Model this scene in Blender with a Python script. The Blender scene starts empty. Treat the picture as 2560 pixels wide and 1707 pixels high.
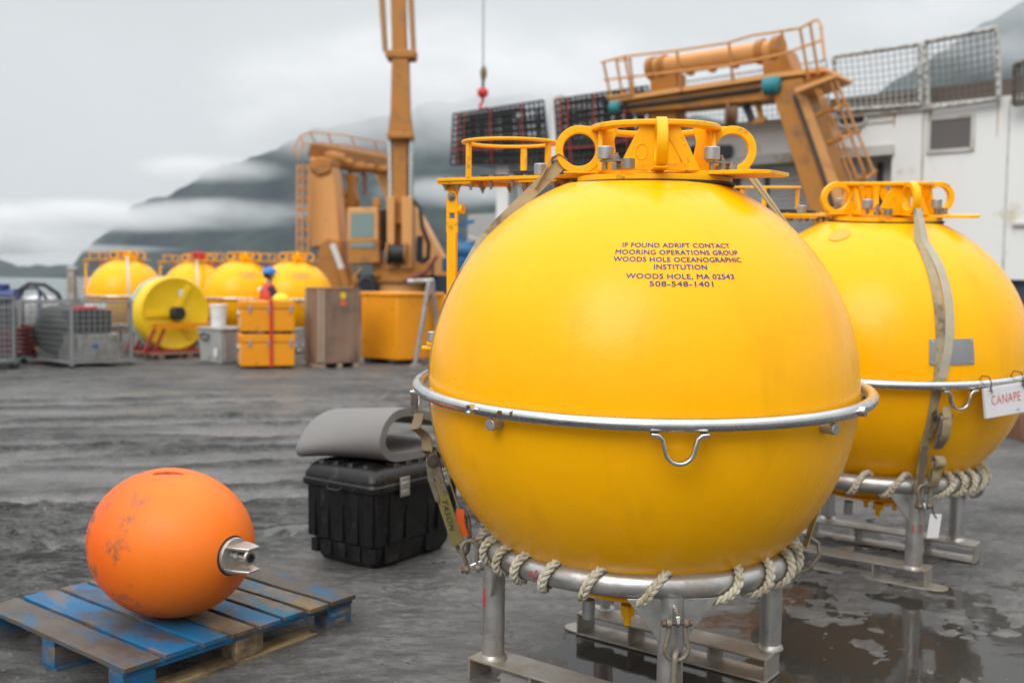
import bpy, bmesh, math, random
import numpy as np
from mathutils import Vector, Matrix, Euler, noise as mnoise

random.seed(7)
R = math.radians
PI = math.pi
S = bpy.context.scene
COL = S.collection

# ------------------------------------------------------------------ camera
CAM_H = 1.55
PITCH, ROLL, FPX, PW, PH = 0.0585, 0.0139, 2489.0, 2560.0, 1707.0
_cp, _sp, _cr, _sr = math.cos(PITCH), math.sin(PITCH), math.cos(ROLL), math.sin(ROLL)
FWD = Vector((0, _cp, -_sp))
_up0 = Vector((0, _sp, _cp))
RIGHT = Vector((1, 0, 0)) * _cr + _up0 * _sr
UP = Vector((1, 0, 0)) * -_sr + _up0 * _cr
cam_data = bpy.data.cameras.new("camera")
cam_data.lens = 35.0
cam_data.sensor_width = 36.0
cam_data.clip_start = 0.05
cam_data.clip_end = 20000
cam_data.dof.use_dof = True
cam_data.dof.focus_distance = 3.02
cam_data.dof.aperture_fstop = 2.3
cam = bpy.data.objects.new("camera", cam_data)
COL.objects.link(cam)
_m = Matrix((RIGHT, UP, -FWD)).transposed().to_4x4()
_m.translation = Vector((0, 0, CAM_H))
cam.matrix_world = _m
S.camera = cam

# ------------------------------------------------------------------ light
SUN_ELEV, SUN_ROT = R(40), R(205)
world = bpy.data.worlds.new("World")
S.world = world
world.use_nodes = True
wn, wl = world.node_tree.nodes, world.node_tree.links
wn.clear()
w_out = wn.new("ShaderNodeOutputWorld")
w_bg = wn.new("ShaderNodeBackground")
w_bg.inputs["Strength"].default_value = 0.1
w_sky = wn.new("ShaderNodeTexSky")
w_sky.sky_type = 'NISHITA'
w_sky.sun_disc = False
w_sky.sun_elevation = SUN_ELEV
w_sky.sun_rotation = SUN_ROT
w_sky.air_density = 1.0
w_sky.dust_density = 4.0
w_hs = wn.new("ShaderNodeHueSaturation")
w_hs.inputs["Saturation"].default_value = 0.2
wl.new(w_sky.outputs[0], w_hs.inputs["Color"])
# the cloud deck: evenly pale near the horizon, brighter overhead, with soft mottling
w_tc = wn.new("ShaderNodeTexCoord")
w_sep = wn.new("ShaderNodeSeparateXYZ")
wl.new(w_tc.outputs["Generated"], w_sep.inputs[0])
w_ramp = wn.new("ShaderNodeValToRGB")
w_ramp.color_ramp.elements[0].position = 0.0
w_ramp.color_ramp.elements[0].color = (0.238, 0.249, 0.255, 1)
w_ramp.color_ramp.elements[1].position = 1.0
w_ramp.color_ramp.elements[1].color = (1.0, 1.0, 1.0, 1)
e = w_ramp.color_ramp.elements.new(0.35)
e.color = (0.268, 0.275, 0.280, 1)
wl.new(w_sep.outputs["Z"], w_ramp.inputs[0])
w_noise = wn.new("ShaderNodeTexNoise")
w_noise.inputs["Scale"].default_value = 2.2
w_noise.inputs["Detail"].default_value = 4
w_map = wn.new("ShaderNodeMapping")
w_map.inputs["Scale"].default_value = (1, 1, 3)
wl.new(w_tc.outputs["Generated"], w_map.inputs[0])
wl.new(w_map.outputs[0], w_noise.inputs["Vector"])
w_mr = wn.new("ShaderNodeMapRange")
w_mr.inputs["To Min"].default_value = 17.2
w_mr.inputs["To Max"].default_value = 21.5
wl.new(w_noise.outputs["Fac"], w_mr.inputs["Value"])
w_mul = wn.new("ShaderNodeVectorMath")
w_mul.operation = 'SCALE'
wl.new(w_ramp.outputs[0], w_mul.inputs[0])
wl.new(w_mr.outputs[0], w_mul.inputs["Scale"])
w_mix = wn.new("ShaderNodeMix")
w_mix.data_type = 'RGBA'
w_mix.inputs[0].default_value = 0.88
wl.new(w_hs.outputs[0], w_mix.inputs[6])
wl.new(w_mul.outputs[0], w_mix.inputs[7])
wl.new(w_mix.outputs[2], w_bg.inputs["Color"])
wl.new(w_bg.outputs[0], w_out.inputs[0])

sun_d = bpy.data.lights.new("sun", 'SUN')
sun_d.energy = 1.0
sun_d.angle = R(35)
sun_d.color = (1.0, 0.97, 0.93)
sun = bpy.data.objects.new("sun", sun_d)
COL.objects.link(sun)
_az = SUN_ROT
_sd = Vector((math.sin(_az) * math.cos(SUN_ELEV), math.cos(_az) * math.cos(SUN_ELEV), math.sin(SUN_ELEV)))
sun.rotation_euler = _sd.to_track_quat('Z', 'Y').to_euler()

S.view_settings.view_transform = 'Standard'
S.view_settings.look = 'None'
S.view_settings.exposure = 0.56
S.view_settings.gamma = 1.0
S.cycles.max_bounces = 8
S.cycles.diffuse_bounces = 3
S.cycles.glossy_bounces = 3
S.cycles.transmission_bounces = 4
S.cycles.transparent_max_bounces = 12
S.cycles.volume_bounces = 2
S.cycles.volume_max_steps = 64
S.cycles.use_denoising = True
S.cycles.sample_clamp_indirect = 6.0

# ------------------------------------------------------------------ pixel -> place (positions were measured off the photograph)
def ray(px, py):
    return (RIGHT * (px - PW / 2) - UP * (py - PH / 2) + FWD * FPX)
def at_depth(px, py, Y):
    d = ray(px, py)
    return Vector((0, 0, CAM_H)) + d * (Y / d.y)
def at_height(px, py, z=0.0):
    d = ray(px, py)
    return Vector((0, 0, CAM_H)) + d * ((z - CAM_H) / d.z)
def at_plane(px, py, p0, n):
    d = ray(px, py)
    o = Vector((0, 0, CAM_H))
    return o + d * ((p0 - o).dot(n) / d.dot(n))

# ------------------------------------------------------------------ materials
MATS = {}
def _bsdf(name):
    m = bpy.data.materials.new(name)
    m.use_nodes = True
    return m, m.node_tree.nodes, m.node_tree.links, m.node_tree.nodes["Principled BSDF"]

def mat(name, c, rough=0.5, metal=0.0, var=0.18, scale=6.0, bump=0.0, bscale=80.0, dirt=None, coat=0.0,
        spec=0.5, rvar=0.12, stretch=(1, 1, 1), bdist=0.004):
    """Painted / metal / wood surface: two-tone noise, roughness variation, fine bump and optional dirt patches."""
    if name in MATS:
        return MATS[name]
    m, n, l, b = _bsdf(name)
    tc = n.new("ShaderNodeTexCoord")
    mp = n.new("ShaderNodeMapping")
    mp.inputs["Scale"].default_value = stretch
    l.new(tc.outputs["Object"], mp.inputs[0])
    nz = n.new("ShaderNodeTexNoise")
    nz.inputs["Scale"].default_value = scale
    nz.inputs["Detail"].default_value = 6
    nz.inputs["Roughness"].default_value = 0.6
    l.new(mp.outputs[0], nz.inputs["Vector"])
    mx = n.new("ShaderNodeMix")
    mx.data_type = 'RGBA'
    lo = tuple(max(0, v * (1 - var)) for v in c)
    hi = tuple(min(1, v * (1 + var)) for v in c)
    mx.inputs[6].default_value = (*lo, 1)
    mx.inputs[7].default_value = (*hi, 1)
    l.new(nz.outputs["Fac"], mx.inputs[0])
    col = mx.outputs[2]
    b.inputs["Metallic"].default_value = metal
    rr = n.new("ShaderNodeMapRange")
    rr.inputs["From Min"].default_value = 0.3
    rr.inputs["From Max"].default_value = 0.7
    rr.inputs["To Min"].default_value = max(0.02, rough - rvar)
    rr.inputs["To Max"].default_value = min(1, rough + rvar)
    l.new(nz.outputs["Fac"], rr.inputs["Value"])
    l.new(rr.outputs[0], b.inputs["Roughness"])
    if dirt:
        dc, amt, ds = dirt
        n2 = n.new("ShaderNodeTexNoise")
        n2.inputs["Scale"].default_value = ds
        n2.inputs["Detail"].default_value = 8
        n2.inputs["Roughness"].default_value = 0.65
        l.new(tc.outputs["Object"], n2.inputs["Vector"])
        r2 = n.new("ShaderNodeMapRange")
        r2.inputs["From Min"].default_value = 0.62 - amt * 0.35
        r2.inputs["From Max"].default_value = 0.74 - amt * 0.2
        l.new(n2.outputs["Fac"], r2.inputs["Value"])
        m2 = n.new("ShaderNodeMix")
        m2.data_type = 'RGBA'
        l.new(r2.outputs[0], m2.inputs[0])
        l.new(col, m2.inputs[6])
        m2.inputs[7].default_value = (*dc, 1)
        col = m2.outputs[2]
        if metal > 0:
            mm = n.new("ShaderNodeMapRange")
            mm.inputs["To Min"].default_value = metal
            mm.inputs["To Max"].default_value = metal * 0.25
            l.new(r2.outputs[0], mm.inputs["Value"])
            l.new(mm.outputs[0], b.inputs["Metallic"])
    l.new(col, b.inputs["Base Color"])
    b.inputs["Specular IOR Level"].default_value = spec
    b.inputs["Coat Weight"].default_value = coat
    b.inputs["Coat Roughness"].default_value = 0.15
    if bump:
        nb = n.new("ShaderNodeTexNoise")
        nb.inputs["Scale"].default_value = bscale
        nb.inputs["Detail"].default_value = 5
        l.new(mp.outputs[0], nb.inputs["Vector"])
        bp = n.new("ShaderNodeBump")
        bp.inputs["Strength"].default_value = bump
        bp.inputs["Distance"].default_value = bdist
        l.new(nb.outputs["Fac"], bp.inputs["Height"])
        l.new(bp.outputs[0], b.inputs["Normal"])
    MATS[name] = m
    return m

def mat_glass(name, c, rough=0.08):
    if name in MATS: return MATS[name]
    m, n, l, b = _bsdf(name)
    b.inputs["Base Color"].default_value = (*c, 1)
    b.inputs["Roughness"].default_value = rough
    b.inputs["Metallic"].default_value = 0.0
    b.inputs["Specular IOR Level"].default_value = 0.9
    MATS[name] = m
    return m

def mat_hull(name):
    """Buoy paint: saturated yellow, fine orange peel, pinholes, a few grimy streaks."""
    m, n, l, b = _bsdf(name)
    tc = n.new("ShaderNodeTexCoord")
    nz = n.new("ShaderNodeTexNoise"); nz.inputs["Scale"].default_value = 3.5; nz.inputs["Detail"].default_value = 7
    l.new(tc.outputs["Object"], nz.inputs["Vector"])
    mx = n.new("ShaderNodeMix"); mx.data_type = 'RGBA'
    mx.inputs[6].default_value = (0.90, 0.40, 0.0, 1)
    mx.inputs[7].default_value = (0.95, 0.455, 0.0, 1)
    l.new(nz.outputs["Fac"], mx.inputs[0])
    vo = n.new("ShaderNodeTexVoronoi"); vo.inputs["Scale"].default_value = 20
    l.new(tc.outputs["Object"], vo.inputs["Vector"])
    pr = n.new("ShaderNodeMapRange"); pr.inputs["From Min"].default_value = 0.035; pr.inputs["From Max"].default_value = 0.05
    pr.inputs["To Min"].default_value = 0.8; pr.inputs["To Max"].default_value = 0.0
    l.new(vo.outputs["Distance"], pr.inputs["Value"])
    sp = n.new("ShaderNodeTexWhiteNoise"); l.new(vo.outputs["Position"], sp.inputs["Vector"])
    gt = n.new("ShaderNodeMath"); gt.operation = 'GREATER_THAN'; gt.inputs[1].default_value = 0.93
    l.new(sp.outputs["Value"], gt.inputs[0])
    mu = n.new("ShaderNodeMath"); mu.operation = 'MULTIPLY'
    l.new(pr.outputs[0], mu.inputs[0]); l.new(gt.outputs[0], mu.inputs[1])
    m2 = n.new("ShaderNodeMix"); m2.data_type = 'RGBA'
    l.new(mu.outputs[0], m2.inputs[0]); l.new(mx.outputs[2], m2.inputs[6]); m2.inputs[7].default_value = (0.18, 0.07, 0.01, 1)
    st = n.new("ShaderNodeTexNoise"); st.inputs["Scale"].default_value = 1.0; st.inputs["Detail"].default_value = 9
    mp = n.new("ShaderNodeMapping"); mp.inputs["Scale"].default_value = (9, 9, 0.9)
    l.new(tc.outputs["Object"], mp.inputs[0]); l.new(mp.outputs[0], st.inputs["Vector"])
    sr = n.new("ShaderNodeMapRange"); sr.inputs["From Min"].default_value = 0.57; sr.inputs["From Max"].default_value = 0.78
    sr.inputs["To Max"].default_value = 0.35
    l.new(st.outputs["Fac"], sr.inputs["Value"])
    m3 = n.new("ShaderNodeMix"); m3.data_type = 'RGBA'
    l.new(sr.outputs[0], m3.inputs[0]); l.new(m2.outputs[2], m3.inputs[6]); m3.inputs[7].default_value = (0.62, 0.29, 0.0, 1)
    l.new(m3.outputs[2], b.inputs["Base Color"])
    rr = n.new("ShaderNodeMapRange"); rr.inputs["To Min"].default_value = 0.20; rr.inputs["To Max"].default_value = 0.34
    l.new(st.outputs["Fac"], rr.inputs["Value"]); l.new(rr.outputs[0], b.inputs["Roughness"])
    b.inputs["Specular IOR Level"].default_value = 0.24
    n1 = n.new("ShaderNodeTexNoise"); n1.inputs["Scale"].default_value = 130; n1.inputs["Detail"].default_value = 3
    n2 = n.new("ShaderNodeTexNoise"); n2.inputs["Scale"].default_value = 7; n2.inputs["Detail"].default_value = 3
    l.new(tc.outputs["Object"], n1.inputs["Vector"]); l.new(tc.outputs["Object"], n2.inputs["Vector"])
    b1 = n.new("ShaderNodeBump"); b1.inputs["Strength"].default_value = 0.25; b1.inputs["Distance"].default_value = 0.002
    b2 = n.new("ShaderNodeBump"); b2.inputs["Strength"].default_value = 0.35; b2.inputs["Distance"].default_value = 0.008
    l.new(n1.outputs["Fac"], b1.inputs["Height"]); l.new(n2.outputs["Fac"], b2.inputs["Height"])
    l.new(b2.outputs[0], b1.inputs["Normal"]); l.new(b1.outputs[0], b.inputs["Normal"])
    return m

M_HULL = mat_hull("yellow_hull_paint")
M_YEL = mat("yellow_frame_paint", (0.92, 0.44, 0.0), 0.36, 0, 0.08, 9, 0.15, 120, dirt=((0.35, 0.16, 0.02), 0.10, 14), spec=0.28)
M_STEEL = mat("bright_tube_steel", (0.62, 0.62, 0.62), 0.27, 1.0, 0.12, 14, 0.05, 200, dirt=((0.09, 0.05, 0.03), 0.02, 30), rvar=0.08)
M_ALU = mat("weathered_aluminium", (0.50, 0.50, 0.49), 0.36, 0.9, 0.2, 12, 0.12, 90, dirt=((0.25, 0.21, 0.16), 0.45, 5))
M_ALUD = mat("mud_stained_aluminium", (0.42, 0.41, 0.38), 0.45, 0.75, 0.2, 10, 0.12, 80, dirt=((0.23, 0.19, 0.14), 0.75, 4))
M_ZINC = mat("zinc_anode", (0.42, 0.43, 0.44), 0.45, 0.85, 0.2, 30, 0.2, 120)
M_BOLT = mat("bolt_steel", (0.34, 0.32, 0.29), 0.42, 0.9, 0.3, 40, 0.1, 150, dirt=((0.12, 0.06, 0.03), 0.3, 60))
M_RUST = mat("rusty_galvanised", (0.24, 0.215, 0.175), 0.6, 0.55, 0.3, 40, 0.3, 120, dirt=((0.13, 0.075, 0.04), 0.4, 35))
M_GASK = mat("black_rubber", (0.018, 0.018, 0.018), 0.55, 0, 0.2, 20)
M_ROPE = mat("pale_rope", (0.50, 0.46, 0.36), 0.85, 0, 0.25, 30, 0.6, 300, dirt=((0.26, 0.21, 0.12), 0.35, 14), bdist=0.002)
M_STRAP = mat("tan_webbing", (0.33, 0.27, 0.16), 0.8, 0, 0.3, 22, 0.6, 240, dirt=((0.13, 0.10, 0.06), 0.4, 12), bdist=0.002)
M_STRAPD = mat("grimy_webbing", (0.15, 0.12, 0.085), 0.8, 0, 0.3, 22, 0.5, 240, bdist=0.002)
M_BLUEINK = mat("blue_lettering_ink", (0.015, 0.035, 0.19), 0.5, 0, 0.1)
M_REDINK = mat("red_marker_paint", (0.55, 0.02, 0.015), 0.5, 0, 0.15)
M_WHITEP = mat("white_board_paint", (0.62, 0.61, 0.62), 0.5, 0, 0.08, 8, 0.1, 60)
M_BLACKP = mat("black_plastic", (0.008, 0.008, 0.0085), 0.34, 0, 0.3, 14, 0.25, 70, dirt=((0.04, 0.037, 0.033), 0.15, 12), spec=0.35)
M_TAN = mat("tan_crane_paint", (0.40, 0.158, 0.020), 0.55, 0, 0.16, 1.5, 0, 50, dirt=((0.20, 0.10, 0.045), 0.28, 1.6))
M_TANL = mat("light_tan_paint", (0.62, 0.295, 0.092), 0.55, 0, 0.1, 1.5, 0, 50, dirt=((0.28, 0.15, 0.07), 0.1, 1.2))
M_SHIP = mat("white_ship_paint", (0.70, 0.71, 0.70), 0.5, 0, 0.06, 0.6, 0.1, 3, dirt=((0.50, 0.42, 0.28), 0.14, 0.9), stretch=(1, 1, 0.25))
M_DARK = mat("dark_recess", (0.03, 0.03, 0.032), 0.6, 0, 0.2)
M_CASEY = mat("orange_yellow_case", (0.74, 0.27, 0.0), 0.45, 0, 0.08, 3, 0.1, 40, dirt=((0.3, 0.14, 0.03), 0.08, 6))
M_GREYP = mat("grey_case_plastic", (0.33, 0.33, 0.32), 0.5, 0, 0.12, 5, 0.1, 50, dirt=((0.16, 0.15, 0.13), 0.2, 5))
M_PLY = mat("weathered_plywood", (0.225, 0.135, 0.092), 0.75, 0, 0.35, 3, 0.3, 30, dirt=((0.12, 0.08, 0.06), 0.35, 2.5), stretch=(1, 1, 0.25))
M_GALV = mat("galvanised_wire", (0.30, 0.315, 0.32), 0.5, 0.6, 0.15, 10)
M_RED = mat("red_paint", (0.52, 0.02, 0.02), 0.45, 0, 0.15)
M_BLUE = mat("blue_paint", (0.02, 0.16, 0.38), 0.45, 0, 0.2)
M_TEAL = mat("teal_cover", (0.03, 0.21, 0.25), 0.7, 0, 0.2, 5, 0.3, 20)
M_FOAM = mat("grey_foam_mat", (0.175, 0.170, 0.165), 0.75, 0, 0.08, 6, 0.2, 160)
M_WHITEPL = mat("white_plastic", (0.68, 0.68, 0.66), 0.45, 0, 0.06, 4)

# ------------------------------------------------------------------ mesh builder
class MB:
    def __init__(self):
        self.v, self.f, self.mi = [], [], []
        self.k = 0
    def add(self, vs, fs):
        o = len(self.v)
        self.v += [tuple(p) for p in vs]
        for f in fs:
            self.f.append(tuple(o + i for i in f))
            self.mi.append(self.k)
        return self
    def box(self, c, s, rz=0.0, mtx=None):
        x, y, z = s[0] / 2, s[1] / 2, s[2] / 2
        vs = [Vector((a, b_, d)) for d in (-z, z) for (a, b_) in ((-x, -y), (x, -y), (x, y), (-x, y))]
        rot = mtx if mtx is not None else Matrix.Rotation(rz, 3, 'Z')
        vs = [rot @ p + Vector(c) for p in vs]
        return self.add(vs, [(3, 2, 1, 0), (4, 5, 6, 7), (0, 1, 5, 4), (1, 2, 6, 5), (2, 3, 7, 6), (3, 0, 4, 7)])
    def frustum(self, c, s0, s1, h, rz=0.0):
        rot = Matrix.Rotation(rz, 3, 'Z')
        vs = []
        for (sx, sy), z in ((s0, 0), (s1, h)):
            vs += [rot @ Vector((a * sx / 2, b_ * sy / 2, z)) + Vector(c) for a, b_ in ((-1, -1), (1, -1), (1, 1), (-1, 1))]
        return self.add(vs, [(3, 2, 1, 0), (4, 5, 6, 7), (0, 1, 5, 4), (1, 2, 6, 5), (2, 3, 7, 6), (3, 0, 4, 7)])
    def bar(self, a, b, w, h=None, up=(0, 0, 1), w2=None, h2=None):
        a, b = Vector(a), Vector(b)
        h = w if h is None else h
        w2 = w if w2 is None else w2
        h2 = h if h2 is None else h2
        d = (b - a).normalized()
        u = Vector(up)
        if abs(d.dot(u)) > 0.98: u = Vector((1, 0, 0))
        s = d.cross(u).normalized(); u = s.cross(d)
        vs = []
        for p, ww, hh in ((a, w, h), (b, w2, h2)):
            vs += [p + s * (i * ww / 2) + u * (j * hh / 2) for i, j in ((-1, -1), (1, -1), (1, 1), (-1, 1))]
        return self.add(vs, [(3, 2, 1, 0), (4, 5, 6, 7), (0, 1, 5, 4), (1, 2, 6, 5), (2, 3, 7, 6), (3, 0, 4, 7)])
    def tube(self, pts, r, n=10, closed=False, caps=True):
        pts = [Vector(p) for p in pts]
        N = len(pts)
        rs = r if isinstance(r, (list, tuple)) else [r] * N
        tan = []
        for i in range(N):
            if closed: t = pts[(i + 1) % N] - pts[i - 1]
            else: t = pts[min(i + 1, N - 1)] - pts[max(i - 1, 0)]
            tan.append(t.normalized() if t.length > 1e-9 else Vector((0, 0, 1)))
        ref = Vector((0, 0, 1)) if abs(tan[0].z) < 0.9 else Vector((1, 0, 0))
        nrm = tan[0].cross(ref).normalized()
        vs = []
        for i in range(N):
            nrm = (nrm - tan[i] * nrm.dot(tan[i]))
            nrm = nrm.normalized() if nrm.length > 1e-6 else tan[i].orthogonal().normalized()
            bn = tan[i].cross(nrm)
            for k in range(n):
                a = 2 * PI * k / n
                vs.append(pts[i] + (nrm * math.cos(a) + bn * math.sin(a)) * rs[i])
        fs = []
        for i in range(N if closed else N - 1):
            j = (i + 1) % N
            for k in range(n):
                k2 = (k + 1) % n
                fs.append((i * n + k, i * n + k2, j * n + k2, j * n + k))
        if not closed and caps:
            fs.append(tuple(range(n - 1, -1, -1)))
            fs.append(tuple((N - 1) * n + k for k in range(n)))
        return self.add(vs, fs)
    def cyl(self, a, b, r, n=16, r2=None):
        return self.tube([a, b], [r, r if r2 is None else r2], n)
    def lathe(self, prof, n=48, mtx=None, cap=True):
        vs = []
        for (r, z) in prof:
            for k in range(n):
                a = 2 * PI * k / n
                vs.append(Vector((r * math.cos(a), r * math.sin(a), z)))
        if mtx is not None: vs = [mtx @ p for p in vs]
        fs = []
        for i in range(len(prof) - 1):
            for k in range(n):
                k2 = (k + 1) % n
                fs.append((i * n + k, i * n + k2, (i + 1) * n + k2, (i + 1) * n + k))
        if cap:
            fs.append(tuple(range(n - 1, -1, -1)))
            fs.append(tuple((len(prof) - 1) * n + k for k in range(n)))
        return self.add(vs, fs)
    def prism(self, poly, t, mtx=None, off=0.0):
        """2-D outline (x, y) swept t along z, centred on off, then moved by mtx."""
        n = len(poly)
        vs = [Vector((p[0], p[1], off - t / 2)) for p in poly] + [Vector((p[0], p[1], off + t / 2)) for p in poly]
        if mtx is not None: vs = [mtx @ p for p in vs]
        fs = [tuple(range(n - 1, -1, -1)), tuple(range(n, 2 * n))]
        for i in range(n):
            j = (i + 1) % n
            fs.append((i, j, n + j, n + i))
        return self.add(vs, fs)
    def annulus(self, c, ro, ri, t, mtx=None, n=40, sx=1.0):
        vs = []
        for z in (-t / 2, t / 2):
            for r in (ro, ri):
                for k in range(n):
                    a = 2 * PI * k / n
                    vs.append(Vector((c[0] + r * math.cos(a) * sx, c[1] + r * math.sin(a), z + (c[2] if len(c) > 2 else 0))))
        if mtx is not None: vs = [mtx @ p for p in vs]
        fs = []
        for k in range(n):
            j = (k + 1) % n
            fs += [(n + k, n + j, j, k), (2 * n + k, 2 * n + j, 3 * n + j, 3 * n + k), (k, j, 2 * n + j, 2 * n + k), (3 * n + k, 3 * n + j, n + j, n + k)]
        return self.add(vs, fs)
    def ribbon(self, pts, w, t, side):
        """A strap: a flat band along pts, its width along side (one vector or one per point)."""
        pts = [Vector(p) for p in pts]
        N = len(pts)
        vs = []
        for i in range(N):
            tg = (pts[min(i + 1, N - 1)] - pts[max(i - 1, 0)]).normalized()
            s = Vector(side[i] if isinstance(side, list) else side)
            s = (s - tg * s.dot(tg)).normalized()
            nn = tg.cross(s)
            ww = w[i] if isinstance(w, list) else w
            for a, b_ in ((-1, -1), (1, -1), (1, 1), (-1, 1)):
                vs.append(pts[i] + s * (a * ww / 2) + nn * (b_ * t / 2))
        fs = [(0, 1, 2, 3), tuple((N - 1) * 4 + k for k in (3, 2, 1, 0))]
        for i in range(N - 1):
            for k in range(4):
                k2 = (k + 1) % 4
                fs.append((i * 4 + k, (i + 1) * 4 + k, (i + 1) * 4 + k2, i * 4 + k2))
        return self.add(vs, fs)
    def hexbolt(self, p, ax, r, h):
        p, ax = Vector(p), Vector(ax).normalized()
        self.tube([p, p + ax * h], r, 6)
        return self.tube([p + ax * h, p + ax * (h * 1.9)], r * 0.5, 8)
    def build(self, name, m, parent=None, smooth=40, bevel=0.0, seg=2):
        me = bpy.data.meshes.new(name)
        me.from_pydata(self.v, [], self.f)
        ms = m if isinstance(m, (list, tuple)) else [m]
        for x in ms: me.materials.append(x)
        if len(ms) > 1: me.polygons.foreach_set("material_index", self.mi)
        bm = bmesh.new(); bm.from_mesh(me)
        bmesh.ops.recalc_face_normals(bm, faces=bm.faces)
        bm.to_mesh(me); bm.free()
        if smooth:
            me.polygons.foreach_set("use_smooth", [True] * len(me.polygons))
            me.set_sharp_from_angle(angle=R(smooth))
        me.update()
        o = bpy.data.objects.new(name, me)
        COL.objects.link(o)
        if parent is not None: o.parent = parent
        if bevel:
            md = o.modifiers.new("edge", 'BEVEL')
            md.width = bevel; md.segments = seg; md.limit_method = 'ANGLE'; md.angle_limit = R(40)
            md.harden_normals = False
        return o

def tag(o, label, cat, group=None, kind=None):
    if label: o["label"] = label
    if cat: o["category"] = cat
    if group: o["group"] = group
    if kind: o["kind"] = kind
    return o
def thing(name, label, cat, loc=(0, 0, 0), rot=(0, 0, 0), group=None):
    o = bpy.data.objects.new(name, None)
    COL.objects.link(o)
    o.location = loc; o.rotation_euler = rot
    o.empty_display_size = 0.2
    return tag(o, label, cat, group)
def struct(o):
    o["kind"] = "structure"
    return o
def copy_tree(o, parent=None, skip=()):
    c = o.copy(); COL.objects.link(c)
    if parent is not None: c.parent = parent
    for ch in list(o.children):
        if ch.name.split(".")[0] in skip: continue
        copy_tree(ch, c, skip)
    return c

def text_mesh(body, size, wide=1.0, space=1.0, align='CENTER', extrude=0.0):
    cu = bpy.data.curves.new("lettering", 'FONT')
    cu.body = body; cu.size = size; cu.align_x = align; cu.align_y = 'CENTER'
    cu.space_character = space; cu.offset = 0.0; cu.extrude = extrude; cu.resolution_u = 3
    o = bpy.data.objects.new("lettering", cu)
    COL.objects.link(o)
    dg = bpy.context.evaluated_depsgraph_get(); dg.update()
    me = bpy.data.meshes.new_from_object(o.evaluated_get(dg))
    vs = [Vector((v.co.x * wide, v.co.y, v.co.z)) for v in me.vertices]
    fs = [tuple(p.vertices) for p in me.polygons]
    bpy.data.objects.remove(o); bpy.data.curves.remove(cu); bpy.data.meshes.remove(me)
    return vs, fs

# ------------------------------------------------------------------ ground, water, mountains
def vnoise(x, y, seed=0):
    """Smooth value noise on numpy arrays."""
    xi, yi = np.floor(x).astype(np.int64), np.floor(y).astype(np.int64)
    fx, fy = x - xi, y - yi
    fx, fy = fx * fx * (3 - 2 * fx), fy * fy * (3 - 2 * fy)
    def h(a, b):
        n = (a * 374761393 + b * 668265263 + seed * 974634777) & 0xffffffff
        n = ((n ^ (n >> 13)) * 1274126177) & 0xffffffff
        return ((n ^ (n >> 16)) & 0xffff) / 65535.0
    return (h(xi, yi) * (1 - fx) + h(xi + 1, yi) * fx) * (1 - fy) + (h(xi, yi + 1) * (1 - fx) + h(xi + 1, yi + 1) * fx) * fy
def fbm(x, y, seed=0, o=4):
    s, a, t = 0, 1.0, 0
    for k in range(o):
        s = s + a * vnoise(x * 2 ** k, y * 2 ** k, seed + k * 17); t += a; a *= 0.5
    return s / t

SHIP_P = Vector((11.25, 25.0, 0.0))
SHIP_U = Vector((-0.757, 0.654, 0.0)).normalized()      # along the ship's side, towards the stern
SHIP_N = Vector((-SHIP_U.y, SHIP_U.x, 0.0)) * 1.0
if SHIP_N.y > 0: SHIP_N = -SHIP_N                          # outboard, towards the quay

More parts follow.
